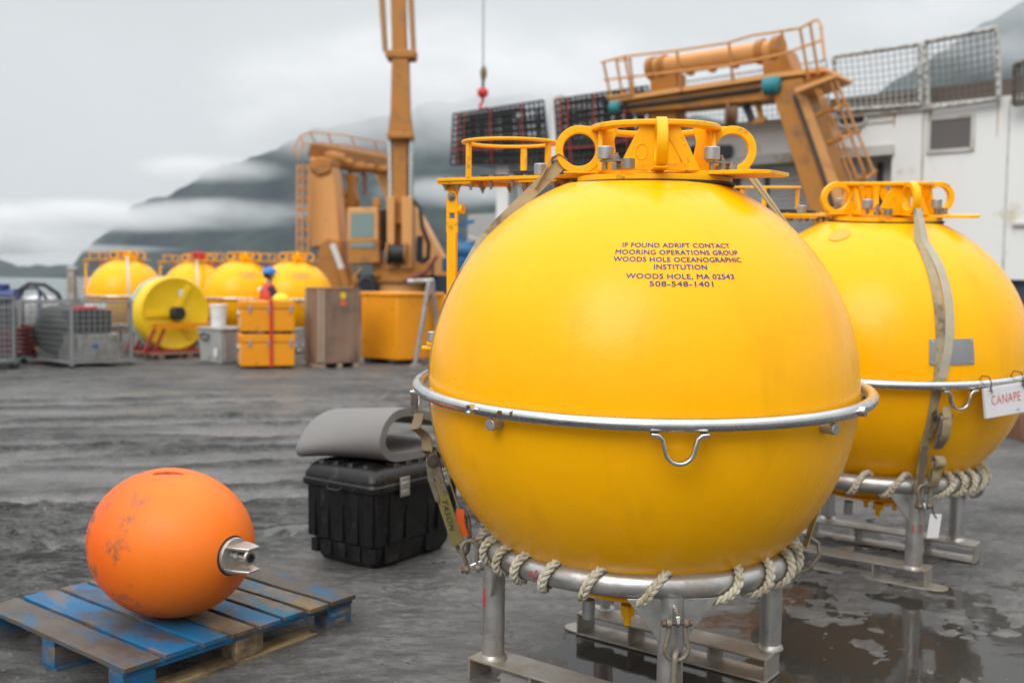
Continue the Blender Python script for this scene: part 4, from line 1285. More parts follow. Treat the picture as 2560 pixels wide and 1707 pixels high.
G_SH = "shackles on the stand lugs"
rz1 = R(271 + 5 + 90)
p = Vector((0.50, 3.855, 0)) + pol(0.561 + 0.082, 275, HZ1 - CT - 0.055)
shackle("shackle", "rusty bow shackle holding an oblong link below the lettered front buoy", p, 0.058, 0.125, 0.0085, (0, 0, rz1), G_SH)
lk = thing("chain_link", "worn oblong steel link hanging from the front shackle", "chain link", p + Vector((0, 0, -0.11)), (0, 0, rz1 + R(60)))
mb = MB()
pts = [Vector((0.024 * math.cos(R(t)), 0, 0.024 * math.sin(R(t)) - 0.01)) for t in range(0, 181, 18)] + [Vector((0.030 * math.cos(R(t)), 0, -0.12 + 0.030 * math.sin(R(t)))) for t in range(180, 361, 18)]
mb.tube(pts, 0.0105, 12, True); mb.build("link", M_RUST, lk)
p = Vector((0.50, 3.855, 0)) + pol(0.561 + 0.085, 187.5, HZ1 - CT - 0.045)
shackle("shackle", "rusty shackle with orange nut at the left leg of the lettered buoy's stand", p, 0.045, 0.11, 0.0085, (0, R(180 + 8), R(186)), G_SH)
p = Vector((2.05, 5.643, 0)) + pol(0.553 + 0.085, 275, HZ1 - 0.005 - CT - 0.045)
shackle("shackle", "dark shackle with orange pin on the stand marked 12", p, 0.05, 0.11, 0.0085, (0, R(180), R(5)), G_SH)
tg_ = thing("paper_tag", "blank white tag hanging from the shackle on the stand marked 12", "tag", p + Vector((0.035, -0.03, -0.02)), (R(4), R(4), R(20)))
mb = MB(); mb.box((0.022, 0, -0.075), (0.075, 0.0015, 0.125)); mb.build("card", mat("white_card", (0.72, 0.72, 0.71), 0.6, 0, 0.03), tg_)
mb = MB(); mb.tube([(-0.012, 0, 0.02), (0.005, -0.004, -0.012), (0.028, -0.003, -0.035)], 0.003, 6); mb.build("cable_tie", M_GASK, tg_)
p = Vector((2.05, 5.643, 0)) + pol(0.545 + 0.05, 5.6, HZ1 - 0.005 - CT - 0.02)
hkr = thing("hook", "rusty curved hook hanging at the right leg of the stand marked 12", "hook", p, (0, 0, R(-15)))
mb = MB(); mb.tube(arc((0.03, 0, -0.06), 0.055, 100, -100, 14), 0.0105, 10); mb.build("hook_bar", M_RUST, hkr)

# the CANAPE board tied to the second buoy's ring
bp_ = Vector((2.43, 4.885, CAM_H - 0.468))
az = -50
sg = thing("name_board", "white board stencilled CANAPE in red hanging from the guard ring", "sign", bp_ + Vector((0, 0, -0.075)), (R(-4), R(-4.5), R(26)))
mb = MB(); mb.box((0, 0, 0.0), (0.285, 0.016, 0.146)); mb.build("board", M_WHITEP, sg, bevel=0.002)
vs, fs = text_mesh("CANAPE", 0.066, 0.78, 1.12)
mb = MB(); mb.add([Vector((p_.x + 0.004, -0.0088, p_.y + 0.008)) for p_ in vs], fs)
mb.build("stencilled_word", M_REDINK, sg, smooth=0)
# stencil bridges: thin strips of the board's own white over the letters
mb = MB()
for k, x_ in enumerate((-0.080, -0.049, -0.016, 0.016, 0.047, 0.078)):
    mb.box((x_ + 0.004, -0.0092, 0.008 + (0.012 if k % 2 else -0.002)), (0.0035, 0.0006, 0.05), mtx=Matrix.Rotation(R(8), 3, 'Y'))
mb.build("stencil_bridges", M_WHITEP, sg, smooth=0)
vs, fs = text_mesh("USA", 0.016, 0.8, 1.1)
mb = MB(); mb.add([Vector((p_.x + 0.085, -0.0088, p_.y - 0.055)) for p_ in vs], fs); mb.build("small_print", M_DARK, sg, smooth=0)
for x_ in (-0.105, 0.125):
    mb = MB()
    mb.tube([(x_, -0.011, 0.055), (x_, -0.014, 0.075), (x_, -0.02, 0.10), (x_, -0.008, 0.128), (x_, 0.03, 0.132), (x_, 0.05, 0.11), (x_, 0.02, 0.08), (x_ + 0.004, 0.011, 0.055)], 0.003, 6)
    mb.tube([(x_, -0.014, 0.075), (x_ - 0.006, -0.026, 0.06), (x_ - 0.010, -0.026, 0.045)], 0.0025, 6)
    mb.build("cable_tie", M_GASK, sg)

# ------------------------------------------------------------------ pallet with the orange float
def mat_pallet(name, paint, cover, wood=(0.17, 0.115, 0.07)):
    m, n, l, b = _bsdf(name)
    tc = n.new("ShaderNodeTexCoord")
    oi = n.new("ShaderNodeObjectInfo")
    ad = n.new("ShaderNodeVectorMath"); ad.operation = 'ADD'
    sc_ = n.new("ShaderNodeVectorMath"); sc_.operation = 'SCALE'; sc_.inputs["Scale"].default_value = 7.3
    cb = n.new("ShaderNodeCombineXYZ"); l.new(oi.outputs["Random"], cb.inputs[0]); l.new(oi.outputs["Random"], cb.inputs[1]); l.new(oi.outputs["Random"], cb.inputs[2])
    l.new(cb.outputs[0], sc_.inputs[0]); l.new(tc.outputs["Object"], ad.inputs[0]); l.new(sc_.outputs[0], ad.inputs[1])
    def nz(scale, st, det=7, ro=0.6):
        mp = n.new("ShaderNodeMapping"); mp.inputs["Scale"].default_value = st; l.new(ad.outputs[0], mp.inputs[0])
        q = n.new("ShaderNodeTexNoise"); q.inputs["Scale"].default_value = scale; q.inputs["Detail"].default_value = det; q.inputs["Roughness"].default_value = ro
        l.new(mp.outputs[0], q.inputs["Vector"]); return q.outputs["Fac"]
    def rng(s, a, b_, c=0, d=1):
        q = n.new("ShaderNodeMapRange")
        for k, v in zip(("From Min", "From Max", "To Min", "To Max"), (a, b_, c, d)): q.inputs[k].default_value = v
        l.new(s, q.inputs["Value"]); return q.outputs[0]
    def mix(f, a, b_):
        q = n.new("ShaderNodeMix"); q.data_type = 'RGBA'; l.new(f, q.inputs[0])
        for s, i in ((a, 6), (b_, 7)):
            if isinstance(s, tuple): q.inputs[i].default_value = (*s, 1)
            else: l.new(s, q.inputs[i])
        return q.outputs[2]
    grain = nz(14, (0.6, 9, 9), 8, 0.7)
    wd = mix(grain, tuple(v * 0.55 for v in wood), tuple(v * 1.35 for v in wood))
    worn = rng(nz(2.6, (1, 2.2, 2.2), 9, 0.68), cover - 0.06, cover + 0.05)
    pt = mix(grain, tuple(v * 0.7 for v in paint), tuple(v * 1.25 for v in paint))
    c1 = mix(worn, pt, wd)
    dirt = rng(nz(3.0, (1, 1.8, 1.8), 9, 0.72), 0.46, 0.62, 0, 0.9)
    c2 = mix(dirt, c1, (0.06, 0.045, 0.035))
    l.new(c2, b.inputs["Base Color"])
    b.inputs["Roughness"].default_value = 0.55
    b.inputs["Specular IOR Level"].default_value = 0.4
    bp = n.new("ShaderNodeBump"); bp.inputs["Strength"].default_value = 0.5; bp.inputs["Distance"].default_value = 0.006
    l.new(grain, bp.inputs["Height"]); l.new(bp.outputs[0], b.inputs["Normal"])
    return m
M_PBLUE = mat_pallet("worn_blue_timber", (0.007, 0.115, 0.26), 0.57)
M_PGREY = mat_pallet("dirty_grey_timber", (0.008, 0.10, 0.21), 0.445, (0.10, 0.082, 0.065))
M_PRAW = mat_pallet("raw_timber", (0.012, 0.13, 0.23), 0.455, (0.20, 0.135, 0.07))
M_PWOOD = mat_pallet("bare_pallet_timber", (0.30, 0.22, 0.12), 0.3, (0.34, 0.25, 0.13))
pn = at_height(306, 1669, 0.145)
pr_ = at_height(883, 1483, 0.145)
pdir = (pr_ - pn); pdir.z = 0; plen = pdir.length; pang = math.atan2(pdir.y, pdir.x)
pal = thing("pallet", "worn blue wooden pallet carrying the orange float", "pallet", (pn.x, pn.y, 0), (0, 0, pang))
# local x: along the edge from near to right corner; local y: away to the left
BL = 1.07
widths = [0.148, 0.142, 0.110, 0.106, 0.108, 0.106, 0.106, 0.142]
gap = (plen - sum(widths)) / (len(widths) - 1)
mats_ = [M_PGREY, M_PBLUE, M_PBLUE, M_PRAW, M_PBLUE, M_PRAW, M_PRAW, M_PGREY]
x = 0.0
for k, w in enumerate(widths):
    mb = MB()
    # a board of several sections, its edges a little ragged
    n_ = 14
    vs, fs = [], []
    for i in range(n_ + 1):
        y_ = -0.0 + (BL + random.uniform(-0.012, 0.012) * (i in (0, n_))) * i / n_ - (random.uniform(0, 0.02) if i == 0 else 0)
        j1, j2 = random.uniform(-0.0015, 0.0015), random.uniform(-0.0015, 0.0015)
        hz = 0.0012 * math.sin(i * 0.9 + k)
        vs += [(x + j1, y_, 0.124), (x + w + j2, y_, 0.124), (x + w + j2, y_, 0.144 + hz), (x + j1, y_, 0.144 + hz)]
    for i in range(n_):
        for q in range(4):
            q2 = (q + 1) % 4
            fs.append((i * 4 + q, i * 4 + q2, (i + 1) * 4 + q2, (i + 1) * 4 + q))
    fs += [(3, 2, 1, 0), tuple(n_ * 4 + q for q in range(4))]
    # grain runs along local y, so turn the piece: build along x, then rotate the object
    vs = [(v[1], -v[0], v[2]) for v in vs]
    mb.add(vs, fs)
    o = mb.build("deck_board", mats_[k], pal, bevel=0.002)
    o.rotation_euler = (0, 0, R(90))
    x += w + gap
for k, y_ in enumerate((0.0, BL / 2 - 0.05, BL - 0.10)):
    mb = MB(); mb.box((plen / 2, y_ + 0.05, 0.112), (plen - 0.004, 0.094, 0.021)); mb.build("stringer_board", M_PBLUE, pal, bevel=0.002)
    mb = MB(); mb.box((plen / 2, y_ + 0.05, 0.010), (plen - 0.02, 0.094, 0.018)); mb.build("bottom_board", M_PWOOD if k == 0 else M_PBLUE, pal, bevel=0.002)
    for i, x_ in enumerate((0.07, plen / 2, plen - 0.075)):
        mb = MB(); mb.box((x_, y_ + 0.052, 0.060), (0.135, 0.096, 0.082)); mb.build("block", M_PWOOD if (k == 0 and i == 1) else M_PBLUE, pal, bevel=0.003)
vs, fs = text_mesh("PROPERTY", 0.022, 1.0, 1.05)
vs2, fs2 = text_mesh("CHEP", 0.022, 1.0, 1.05)
M_STENC = mat("faded_white_stencil", (0.30, 0.36, 0.42), 0.7, 0, 0.3, 60)
mb = MB()
mb.add([Vector((p_.x + plen - 0.075, 0.0028, p_.y + 0.075)) for p_ in vs], fs); mb.add([Vector((p_.x + plen - 0.075, 0.0028, p_.y + 0.045)) for p_ in vs2], fs2)
mb.build("block_stencil", M_STENC, pal, smooth=0)

def mat_float():
    m, n, l, b = _bsdf("scuffed_orange_plastic")
    tc = n.new("ShaderNodeTexCoord")
    def nz(s, d=6, ro=0.6):
        q = n.new("ShaderNodeTexNoise"); q.inputs["Scale"].default_value = s; q.inputs["Detail"].default_value = d; q.inputs["Roughness"].default_value = ro
        l.new(tc.outputs["Object"], q.inputs["Vector"]); return q.outputs["Fac"]
    def rng(s, a, b_, c=0, d=1):
        q = n.new("ShaderNodeMapRange")
        for k, v in zip(("From Min", "From Max", "To Min", "To Max"), (a, b_, c, d)): q.inputs[k].default_value = v
        l.new(s, q.inputs["Value"]); return q.outputs[0]
    def mix(f, a, b_):
        q = n.new("ShaderNodeMix"); q.data_type = 'RGBA'; l.new(f, q.inputs[0])
        for s, i in ((a, 6), (b_, 7)):
            if isinstance(s, tuple): q.inputs[i].default_value = (*s, 1)
            else: l.new(s, q.inputs[i])
        return q.outputs[2]
    sep = n.new("ShaderNodeSeparateXYZ"); l.new(tc.outputs["Object"], sep.inputs[0])
    # lighter orange towards the fitting's end, deeper orange on the other half
    end_mix = rng(sep.outputs["X"], -0.25, 0.15)
    c1 = mix(end_mix, (0.78, 0.085, 0.002), (0.80, 0.165, 0.007))
    c2 = mix(rng(nz(4, 5), 0.35, 0.7, 0, 0.25), c1, (0.85, 0.22, 0.03))
    md = n.new("ShaderNodeMath"); md.operation = 'MULTIPLY'
    l.new(rng(nz(6, 10, 0.75), 0.515, 0.60, 0, 0.9), md.inputs[0]); l.new(rng(sep.outputs["X"], 0.22, -0.02, 0, 1), md.inputs[1])
    c3 = mix(md.outputs[0], c2, (0.14, 0.09, 0.06))
    l.new(c3, b.inputs["Base Color"])
    b.inputs["Roughness"].default_value = 0.5
    b.inputs["Specular IOR Level"].default_value = 0.35
    bp = n.new("ShaderNodeBump"); bp.inputs["Strength"].default_value = 0.25; bp.inputs["Distance"].default_value = 0.004
    l.new(nz(90, 4), bp.inputs["Height"]); l.new(bp.outputs[0], b.inputs["Normal"])
    return m
FC = Vector((-1.405, 4.10, 0.145 + 0.306))
axis = Vector((0.85, -0.52, 0.0)).normalized()
fl = thing("mooring_float", "scuffed orange egg-shaped float with a metal end fitting, on the blue pallet", "float", FC)
fl.rotation_euler = axis.to_track_quat('X', 'Z').to_euler()
prof = []
for k in range(49):
    t = PI * k / 48
    cx = -math.cos(t)
    rr = math.sin(t) ** 0.97 * 0.306 * (1 - 0.05 * cx)
    prof.append((max(rr, 0.0005), cx * 0.366))
mb = MB(); mb.lathe(prof, 72, Matrix(((0, 0, 1), (1, 0, 0), (0, 1, 0))).to_4x4())
mb.build("shell", mat_float(), fl)

# float fittings: hand slot cut into the shell, end plate with its two cheeks and bolt
shell = [c for c in fl.children if c.name.startswith("shell")][0]
bpy.context.view_layer.update()
fq = axis.to_track_quat('X', 'Z')
def f_local(v): return fq.inverted() @ Vector(v)
sdirw = Vector((0.0, -0.16, 0.985)).normalized()
zl = f_local(sdirw); xl = f_local(Vector((1, 0.05, 0.03))); xl = (xl - zl * xl.dot(zl)).normalized(); yl = zl.cross(xl)
mb = MB()
Mx = Matrix((xl, yl, zl)).transposed().to_4x4(); Mx.translation = zl * 0.318
mb.prism([(0.058 * math.cos(R(t)) if abs(math.cos(R(t))) < 0.7 else math.copysign(0.062, math.cos(R(t))) * min(1, abs(math.cos(R(t))) * 1.1), 0.019 * math.sin(R(t))) for t in range(0, 360, 15)], 0.05, Mx)
cut = mb.build("cutter", [], smooth=0)
cut.matrix_world = Matrix.Translation(FC) @ fq.to_matrix().to_4x4()
bpy.context.view_layer.update()
md = shell.modifiers.new("slot", 'BOOLEAN'); md.object = cut; md.operation = 'DIFFERENCE'; md.solver = 'EXACT'
bpy.context.view_layer.update()
_dg = bpy.context.evaluated_depsgraph_get()
nm = bpy.data.meshes.new_from_object(shell.evaluated_get(_dg))
shell.modifiers.clear(); shell.data = nm; nm.name = "shell"
bpy.data.objects.remove(cut)
nm.polygons.foreach_set("use_smooth", [True] * len(nm.polygons)); nm.set_sharp_from_angle(angle=R(35))
mb = MB(); mb.box(zl * 0.2945, (0.085, 0.022, 0.002), mtx=Mx.to_3x3()); mb.build("blue_label", mat("blue_label_ink", (0.03, 0.06, 0.35), 0.5), fl, smooth=0)
vl = f_local((0.0, 0.0, 1.0)); al_ = Vector((1, 0, 0)); vl = (vl - al_ * vl.dot(al_)).normalized(); hl = al_.cross(vl)
M_CAST = mat("cast_aluminium", (0.55, 0.53, 0.50), 0.38, 0.85, 0.15, 30, 0.2, 90)
A0 = 0.359
Fm = Matrix((hl, vl, al_)).transposed().to_4x4()
mb = MB(); mb.lathe([(0.080, -0.02), (0.080, 0.0), (0.074, 0.004)], 40, Matrix.Translation((A0 - 0.006, 0, 0)) @ Fm); mb.build("gasket", M_GASK, fl)
mb = MB(); mb.lathe([(0.073, 0.0), (0.073, 0.010), (0.070, 0.013)], 40, Matrix.Translation((A0 - 0.001, 0, 0)) @ Fm); mb.build("end_plate", M_CAST, fl)
Cm = Matrix((al_, hl, vl)).transposed().to_4x4()
for s_ in (-1, 1):
    mb = MB()
    T_ = Cm.copy(); T_.translation = Vector((A0 + 0.010, 0, 0)) + vl * (s_ * 0.045)
    mb.prism([(0, -0.052), (0.05, -0.045), (0.105, -0.030), (0.108, 0.030), (0.05, 0.048), (0, 0.052)], 0.011, T_)
    mb.build("cheek", M_CAST, fl, bevel=0.003)
mb = MB()
T_ = Matrix((vl, hl, al_)).transposed().to_4x4(); T_.translation = Vector((A0 + 0.108, 0, 0)) + hl * 0.018
mb.annulus((0.012, 0.0, 0), 0.030, 0.016, 0.012, T_, 28)
mb.build("eye", M_CAST, fl, bevel=0.003)
mb = MB(); mb.annulus((0.012, 0.0, 0.0), 0.0165, 0.007, 0.022, T_, 24); mb.build("bushing", M_GASK, fl)
mb = MB()
o_ = Vector((A0 + 0.008, 0, 0)) - hl * 0.004
mb.tube([o_, o_ + al_ * 0.012], 0.026, 20); mb.tube([o_ + al_ * 0.011, o_ + al_ * 0.024], 0.018, 6); mb.tube([o_ + al_ * 0.024, o_ + al_ * 0.038], 0.011, 12); mb.tube([o_ + al_ * 0.036, o_ + al_ * 0.070], 0.021, 20)
mb.build("spring_bolt", M_STEEL, fl)

# ------------------------------------------------------------------ black case and the folded foam mat
cn = at_height(931, 1427); cl_ = at_height(791, 1387); cr_ = at_height(1109, 1369)
ex = (cr_ - cn); ex.z = 0; ex.normalize()
case_rz = math.atan2(ex.y, ex.x)
case = thing("storage_case", "black ribbed plastic case with steel latches under the folded foam mat", "case", (cn.x, cn.y, -0.004), (0, 0, case_rz))
case.location = cn + Matrix.Rotation(case_rz, 3, "Z") @ Vector((-0.045, -0.05, 0))
CL, CW = 0.70, 0.50
def rrect(x0, y0, x1, y1, r, z, n=5):
    out = []
    for cx, cy, a0 in ((x1 - r, y0 + r, -90), (x1 - r, y1 - r, 0), (x0 + r, y1 - r, 90), (x0 + r, y0 + r, 180)):
        for k in range(n + 1):
            a = R(a0 + 90 * k / n); out.append((cx + r * math.cos(a), cy + r * math.sin(a), z))
    return out
def loft(mb, rings):
    n = len(rings[0]); vs = [p for r_ in rings for p in r_]; fs = []
    for i in range(len(rings) - 1):
        for k in range(n):
            k2 = (k + 1) % n; fs.append((i * n + k, i * n + k2, (i + 1) * n + k2, (i + 1) * n + k))
    fs += [tuple(range(n - 1, -1, -1)), tuple((len(rings) - 1) * n + k for k in range(n))]
    return mb.add(vs, fs)
def rr(i, z, r=0.04): return rrect(i, i, CL - i, CW - i, r, z)
mb = MB(); loft(mb, [rr(0.055, 0.0), rr(0.028, 0.05), rr(0.022, 0.125), rr(0.010, 0.135), rr(-0.008, 0.43)])
# ribs
for k, x_ in enumerate((0.03, 0.17, 0.27, 0.46, 0.57, 0.67)):
    if k in (1, 4): mb.frustum((x_, 0.004, 0.14), (0.10, 0.03), (0.10, 0.034), 0.29)
    else: mb.frustum((x_, 0.006, 0.14), (0.035, 0.02), (0.035, 0.028), 0.29)
for y_ in (0.035, 0.14, 0.25, 0.36, 0.465):
    mb.frustum((0.006, y_, 0.14), (0.022, 0.055), (0.03, 0.055), 0.29)
    mb.frustum((0.024, y_, 0.045), (0.018, 0.05), (0.018, 0.05), 0.08)
for x_ in (0.16, 0.5): mb.frustum((x_, 0.022, 0.03), (0.11, 0.02), (0.11, 0.02), 0.10)
mb.build("body", M_BLACKP, case, bevel=0.004)
mb = MB(); loft(mb, [rr(-0.022, 0.425, 0.045), rr(-0.034, 0.432, 0.05), rr(-0.034, 0.462, 0.05), rr(-0.026, 0.47, 0.05), rr(-0.026, 0.492, 0.05), rr(0.0, 0.535, 0.05), rr(0.03, 0.555, 0.05)])
for y_ in (0.09, 0.20, 0.31, 0.42): mb.frustum((0.07, y_, 0.535), (0.12, 0.04), (0.09, 0.03), 0.032)
for x_ in (0.2, 0.3, 0.4, 0.5): mb.frustum((x_, 0.05, 0.535), (0.05, 0.09), (0.04, 0.06), 0.030)
mb.build("lid", M_BLACKP, case, bevel=0.004)
for x_ in (0.20, 0.55):
    mb = MB(); mb.box((x_, -0.040, 0.445), (0.075, 0.006, 0.105)); mb.box((x_, -0.044, 0.455), (0.05, 0.006, 0.03)); mb.box((x_, -0.044, 0.415), (0.035, 0.005, 0.02))
    mb.build("latch", mat("brushed_latch_steel", (0.55, 0.54, 0.50), 0.35, 0.9, 0.15, 40), case, bevel=0.002)
for y_ in (0.25,):
    mb = MB(); mb.tube([(-0.036, y_ - 0.05, 0.44), (-0.055, y_ - 0.045, 0.43), (-0.055, y_ + 0.045, 0.43), (-0.036, y_ + 0.05, 0.44)], 0.007, 8); mb.build("handle", M_BLACKP, case)

matt = thing("foam_mat", "grey foam mat folded over into a loop on the black case", "mat", (cn.x, cn.y, 0.563), (0, 0, case_rz))
def spline(P, n):
    P = [Vector(p) for p in P]; out = []
    for i in range(len(P) - 1):
        p0, p1, p2, p3 = P[max(i - 1, 0)], P[i], P[i + 1], P[min(i + 2, len(P) - 1)]
        for k in range(n):
            t = k / n
            out.append(0.5 * ((2 * p1) + (p2 - p0) * t + (2 * p0 - 5 * p1 + 4 * p2 - p3) * t * t + (3 * p1 - p0 - 3 * p2 + p3) * t ** 3))
    out.append(P[-1]); return out
near_p = spline([(0.66, 0.035, 0), (0.45, 0.025, 0), (0.27, 0.024, 0), (0.14, 0.035, 0), (0.055, 0.082, 0), (0.035, 0.145, 0), (0.075, 0.215, 0), (0.16, 0.262, 0), (0.28, 0.268, 0), (0.42, 0.235, 0), (0.66, 0.16, 0)], 6)
far_p = spline([(0.66, 0.035, 0), (0.45, 0.026, 0), (0.26, 0.024, 0), (0.10, 0.020, 0), (0.0, 0.018, 0), (-0.045, 0.040, 0), (-0.005, 0.10, 0), (0.08, 0.17, 0), (0.22, 0.215, 0), (0.42, 0.205, 0), (0.66, 0.15, 0)], 6)
vs, fs = [], []
NA, NB = len(near_p), 9
TH = 0.046
for j in range(NB):
    f = j / (NB - 1)
    L = [near_p[i].lerp(far_p[i], f ** 1.3) for i in range(NA)]
    y_ = -0.025 + 0.56 * f
    row = []
    for sgn in (1, -1):
        for i in range(NA):
            tg = (L[min(i + 1, NA - 1)] - L[max(i - 1, 0)]).normalized()
            nn = Vector((-tg.y, tg.x, 0))
            q = L[i] + nn * (sgn * TH / 2)
            row.append((q.x, y_ + 0.012 * math.sin(i * 0.16), q.y))
    vs += row
W2 = 2 * NA
for j in range(NB - 1):
    for i in range(NA - 1):
        fs.append((j * W2 + i, j * W2 + i + 1, (j + 1) * W2 + i + 1, (j + 1) * W2 + i))
        fs.append((j * W2 + NA + i + 1, j * W2 + NA + i, (j + 1) * W2 + NA + i, (j + 1) * W2 + NA + i + 1))
    for i in (0, NA - 1): fs.append((j * W2 + i, (j + 1) * W2 + i, (j + 1) * W2 + NA + i, j * W2 + NA + i))
for j in (0, NB - 1):
    for i in range(NA - 1): fs.append((j * W2 + i, j * W2 + NA + i, j * W2 + NA + i + 1, j * W2 + i + 1))
mb = MB(); mb.add(vs, fs); mb.build("foam_sheet", M_FOAM, matt, bevel=0.004)

# ------------------------------------------------------------------ the far row of buoys
bg = [("yellow buoy at the left end of the far row, strap down its front", 315, 21.9, 27, True, ("lettering",)),
      ("yellow buoy with a red line coiled on its crown, behind the yellow reel", 490, 23.7, 22, True, ("lettering",)),
      ("yellow buoy behind the white bucket, no strap over it", 605, 21.5, 20, False, ()),
      ("yellow buoy behind the man in the blue helmet", 736, 21.2, 17, False, ())]
bgpos = []
for k, (lab, px, Y, yaw, strap, skip) in enumerate(bg):
    p = at_depth(px, 735, Y)
    b = copy_tree(buoy_near, None, skip)
    b.location = (p.x, Y, B1.z - BR - 0.02); b.rotation_euler = (0, 0, R(yaw)); b["label"] = lab
    s_ = copy_tree(stand_near, None, ("paint_mark",))
    s_.location = (p.x, Y, -0.01); s_.rotation_euler = (0, 0, R(yaw + 6))
    s_["label"] = "cradle stand under the " + ["buoy at the left end of the far row", "far buoy behind the yellow reel", "far buoy behind the white bucket", "far buoy behind the man in the blue helmet"][k]
    bgpos.append(Vector((p.x, Y, B1.z - 0.02)))
    if strap:
        az_ = yaw - 92
        st = thing("ratchet_strap", ["pale strap down the front of the left end buoy of the far row", "pale strap over the far buoy behind the yellow reel"][k], "strap", bgpos[-1], (0, 0, 0), G_STRAP)
        pts = strap_points(0, az_, pol(0.335, az_ + 2, 0.845), pol(0.66, az_, -0.64), 42, -15)
        mb = MB(); mb.ribbon(pts, 0.06, 0.006, side_dir(az_)); mb.build("webbing", mat("pale_webbing", (0.55, 0.50, 0.40), 0.8), st)
        if k == 0:
            mb = MB(); mb.box(meridian(az_, -14, BR + 0.02), (0.07, 0.05, 0.2), R(az_ + 90)); mb.build("ratchet", M_GASK, st, bevel=0.01)
rl = thing("red_line", "red line coiled on the crown of the far buoy behind the reel", "rope", bgpos[1] + Vector((0.1, -0.2, 0.80)), (0, 0, 0))
pts = []
for k in range(90):
    t = k / 89
    pts.append(Vector((0.05 + 0.18 * math.cos(t * 24) * (0.6 + 0.4 * math.sin(t * 7)) + 0.1 * t, -0.1 + 0.1 * math.sin(t * 24), 0.04 + 0.16 * abs(math.sin(t * 9.0)))))
pts += [Vector((0.3, -0.22, 0.02)), Vector((0.42, -0.26, -0.08)), Vector((0.50, -0.24, -0.17))]
mb = MB(); mb.tube(pts, 0.022, 6); mb.build("line", M_RED, rl)

# ------------------------------------------------------------------ crates, cases, cages, reel and the man among them
def frame_on(pxn, pyn, pxr, pyr):
    n_, r_ = at_height(pxn, pyn), at_height(pxr, pyr)
    d = r_ - n_; d.z = 0
    return n_, d.length, math.atan2(d.y, d.x)
# two stacked orange-yellow cases
n_, wy, rz = frame_on(601, 924, 737, 922)
for k, (z_, h_) in enumerate(((0.05, 0.56), (0.655, 0.535))):
    c = thing("equipment_case", ["orange-yellow case on the ground, lower of the strapped pair", "orange-yellow case on top of the strapped pair"][k], "case", (n_.x, n_.y, z_), (0, 0, rz), "strapped orange-yellow cases")
    mb = MB(); mb.box((wy / 2, 0.36, h_ * 0.36), (wy, 0.72, h_ * 0.72)); mb.build("body", M_CASEY, c, bevel=0.02, seg=3)
    mb = MB(); mb.box((wy / 2, 0.36, h_ * 0.72 + 0.006 + h_ * 0.13), (wy + 0.016, 0.736, h_ * 0.26)); mb.build("lid", M_CASEY, c, bevel=0.02, seg=3)
    for x_ in (0.16, wy * 0.5 + 0.02, wy - 0.07):
        mb = MB(); mb.box((x_, -0.012, h_ * 0.72), (0.05, 0.016, 0.12)); mb.build("latch", M_ZINC, c, bevel=0.003)
    for y_ in (0.22, 0.5):
        mb = MB(); mb.lathe([(0.055, -0.012), (0.06, 0.0), (0.055, 0.012)], 18, Matrix.Translation((-0.008, y_, h_ * 0.55)) @ Matrix.Rotation(PI / 2, 4, 'Y')); mb.build("side_fitting", M_ZINC, c)
    mb = MB(); mb.box((-0.006, 0.12, h_ * 0.3), (0.006, 0.10, 0.22)); mb.build("side_label", M_WHITEP, c)
    for x_ in (0.1, wy - 0.1):
        mb = MB(); mb.box((x_, 0.36, -0.022), (0.10, 0.6, 0.04)); mb.build("foot", M_GASK, c)
st = thing("tie_strap", "red strap round the pair of orange-yellow cases", "strap", (n_.x, n_.y, 0), (0, 0, rz))
mb = MB(); x_ = wy * 0.56
mb.ribbon([(x_, -0.032, 0.04), (x_, -0.032, 0.4), (x_, -0.036, 0.62), (x_, -0.032, 0.9), (x_, -0.028, 1.205), (x_, 0.36, 1.212), (x_, 0.745, 1.205), (x_, 0.745, 0.6), (x_, 0.745, 0.04)], 0.05, 0.006, (1, 0, 0))
mb.build("webbing", M_RED, st)
hh = thing("hard_hat", "bright yellow hard hat lying on the stacked cases", "helmet", Vector((n_.x, n_.y, 1.20)) + Matrix.Rotation(rz, 3, 'Z') @ Vector((0.70, 0.2, 0)), (0, 0, R(20)))
M_HAT = mat("yellow_hat_plastic", (0.75, 0.62, 0.01), 0.35)
mb = MB(); mb.lathe([(0.13 * math.cos(R(a)), 0.002 + 0.115 * math.sin(R(a))) for a in range(0, 91, 9)], 24, Matrix.Diagonal((1.15, 0.92, 1, 1)), cap=True); mb.build("dome", M_HAT, hh)
mb = MB(); mb.annulus((0.02, 0, 0.006), 0.165, 0.12, 0.008, Matrix.Diagonal((1.12, 0.9, 1, 1)), 28); mb.build("brim", M_HAT, hh)

# brown plywood crate
n_ = at_height(802, 922); wx, rz = 0.77, R(38)
c = thing("plywood_crate", "tall brown plywood crate with warning stickers between the cases and the bin", "crate", (n_.x, n_.y, 0), (0, 0, rz))
CD, CH = 0.60, 1.40
mb = MB(); mb.box((wx / 2, CD / 2, 0.09 + (CH - 0.09) / 2), (wx, CD, CH - 0.09)); mb.build("panelling", M_PLY, c, bevel=0.006)
mb = MB(); mb.box((wx / 2, CD / 2, CH + 0.012), (wx + 0.02, CD + 0.02, 0.022)); mb.build("lid", M_PLY, c, bevel=0.004)
M_BAT = mat("timber_batten", (0.33, 0.24, 0.17), 0.75, 0, 0.3, 4, 0.2, 30)
for x_ in (0.035, wx - 0.035):
    mb = MB(); mb.box((x_, -0.012, CH / 2 + 0.05), (0.07, 0.022, CH - 0.12)); mb.build("batten", M_BAT if x_ < 0.1 else M_PLY, c, bevel=0.003)
for y_ in (0.05, CD - 0.05):
    mb = MB(); mb.box((-0.012, y_, CH / 2 + 0.05), (0.022, 0.09, CH - 0.12)); mb.build("batten", M_BAT, c, bevel=0.003)
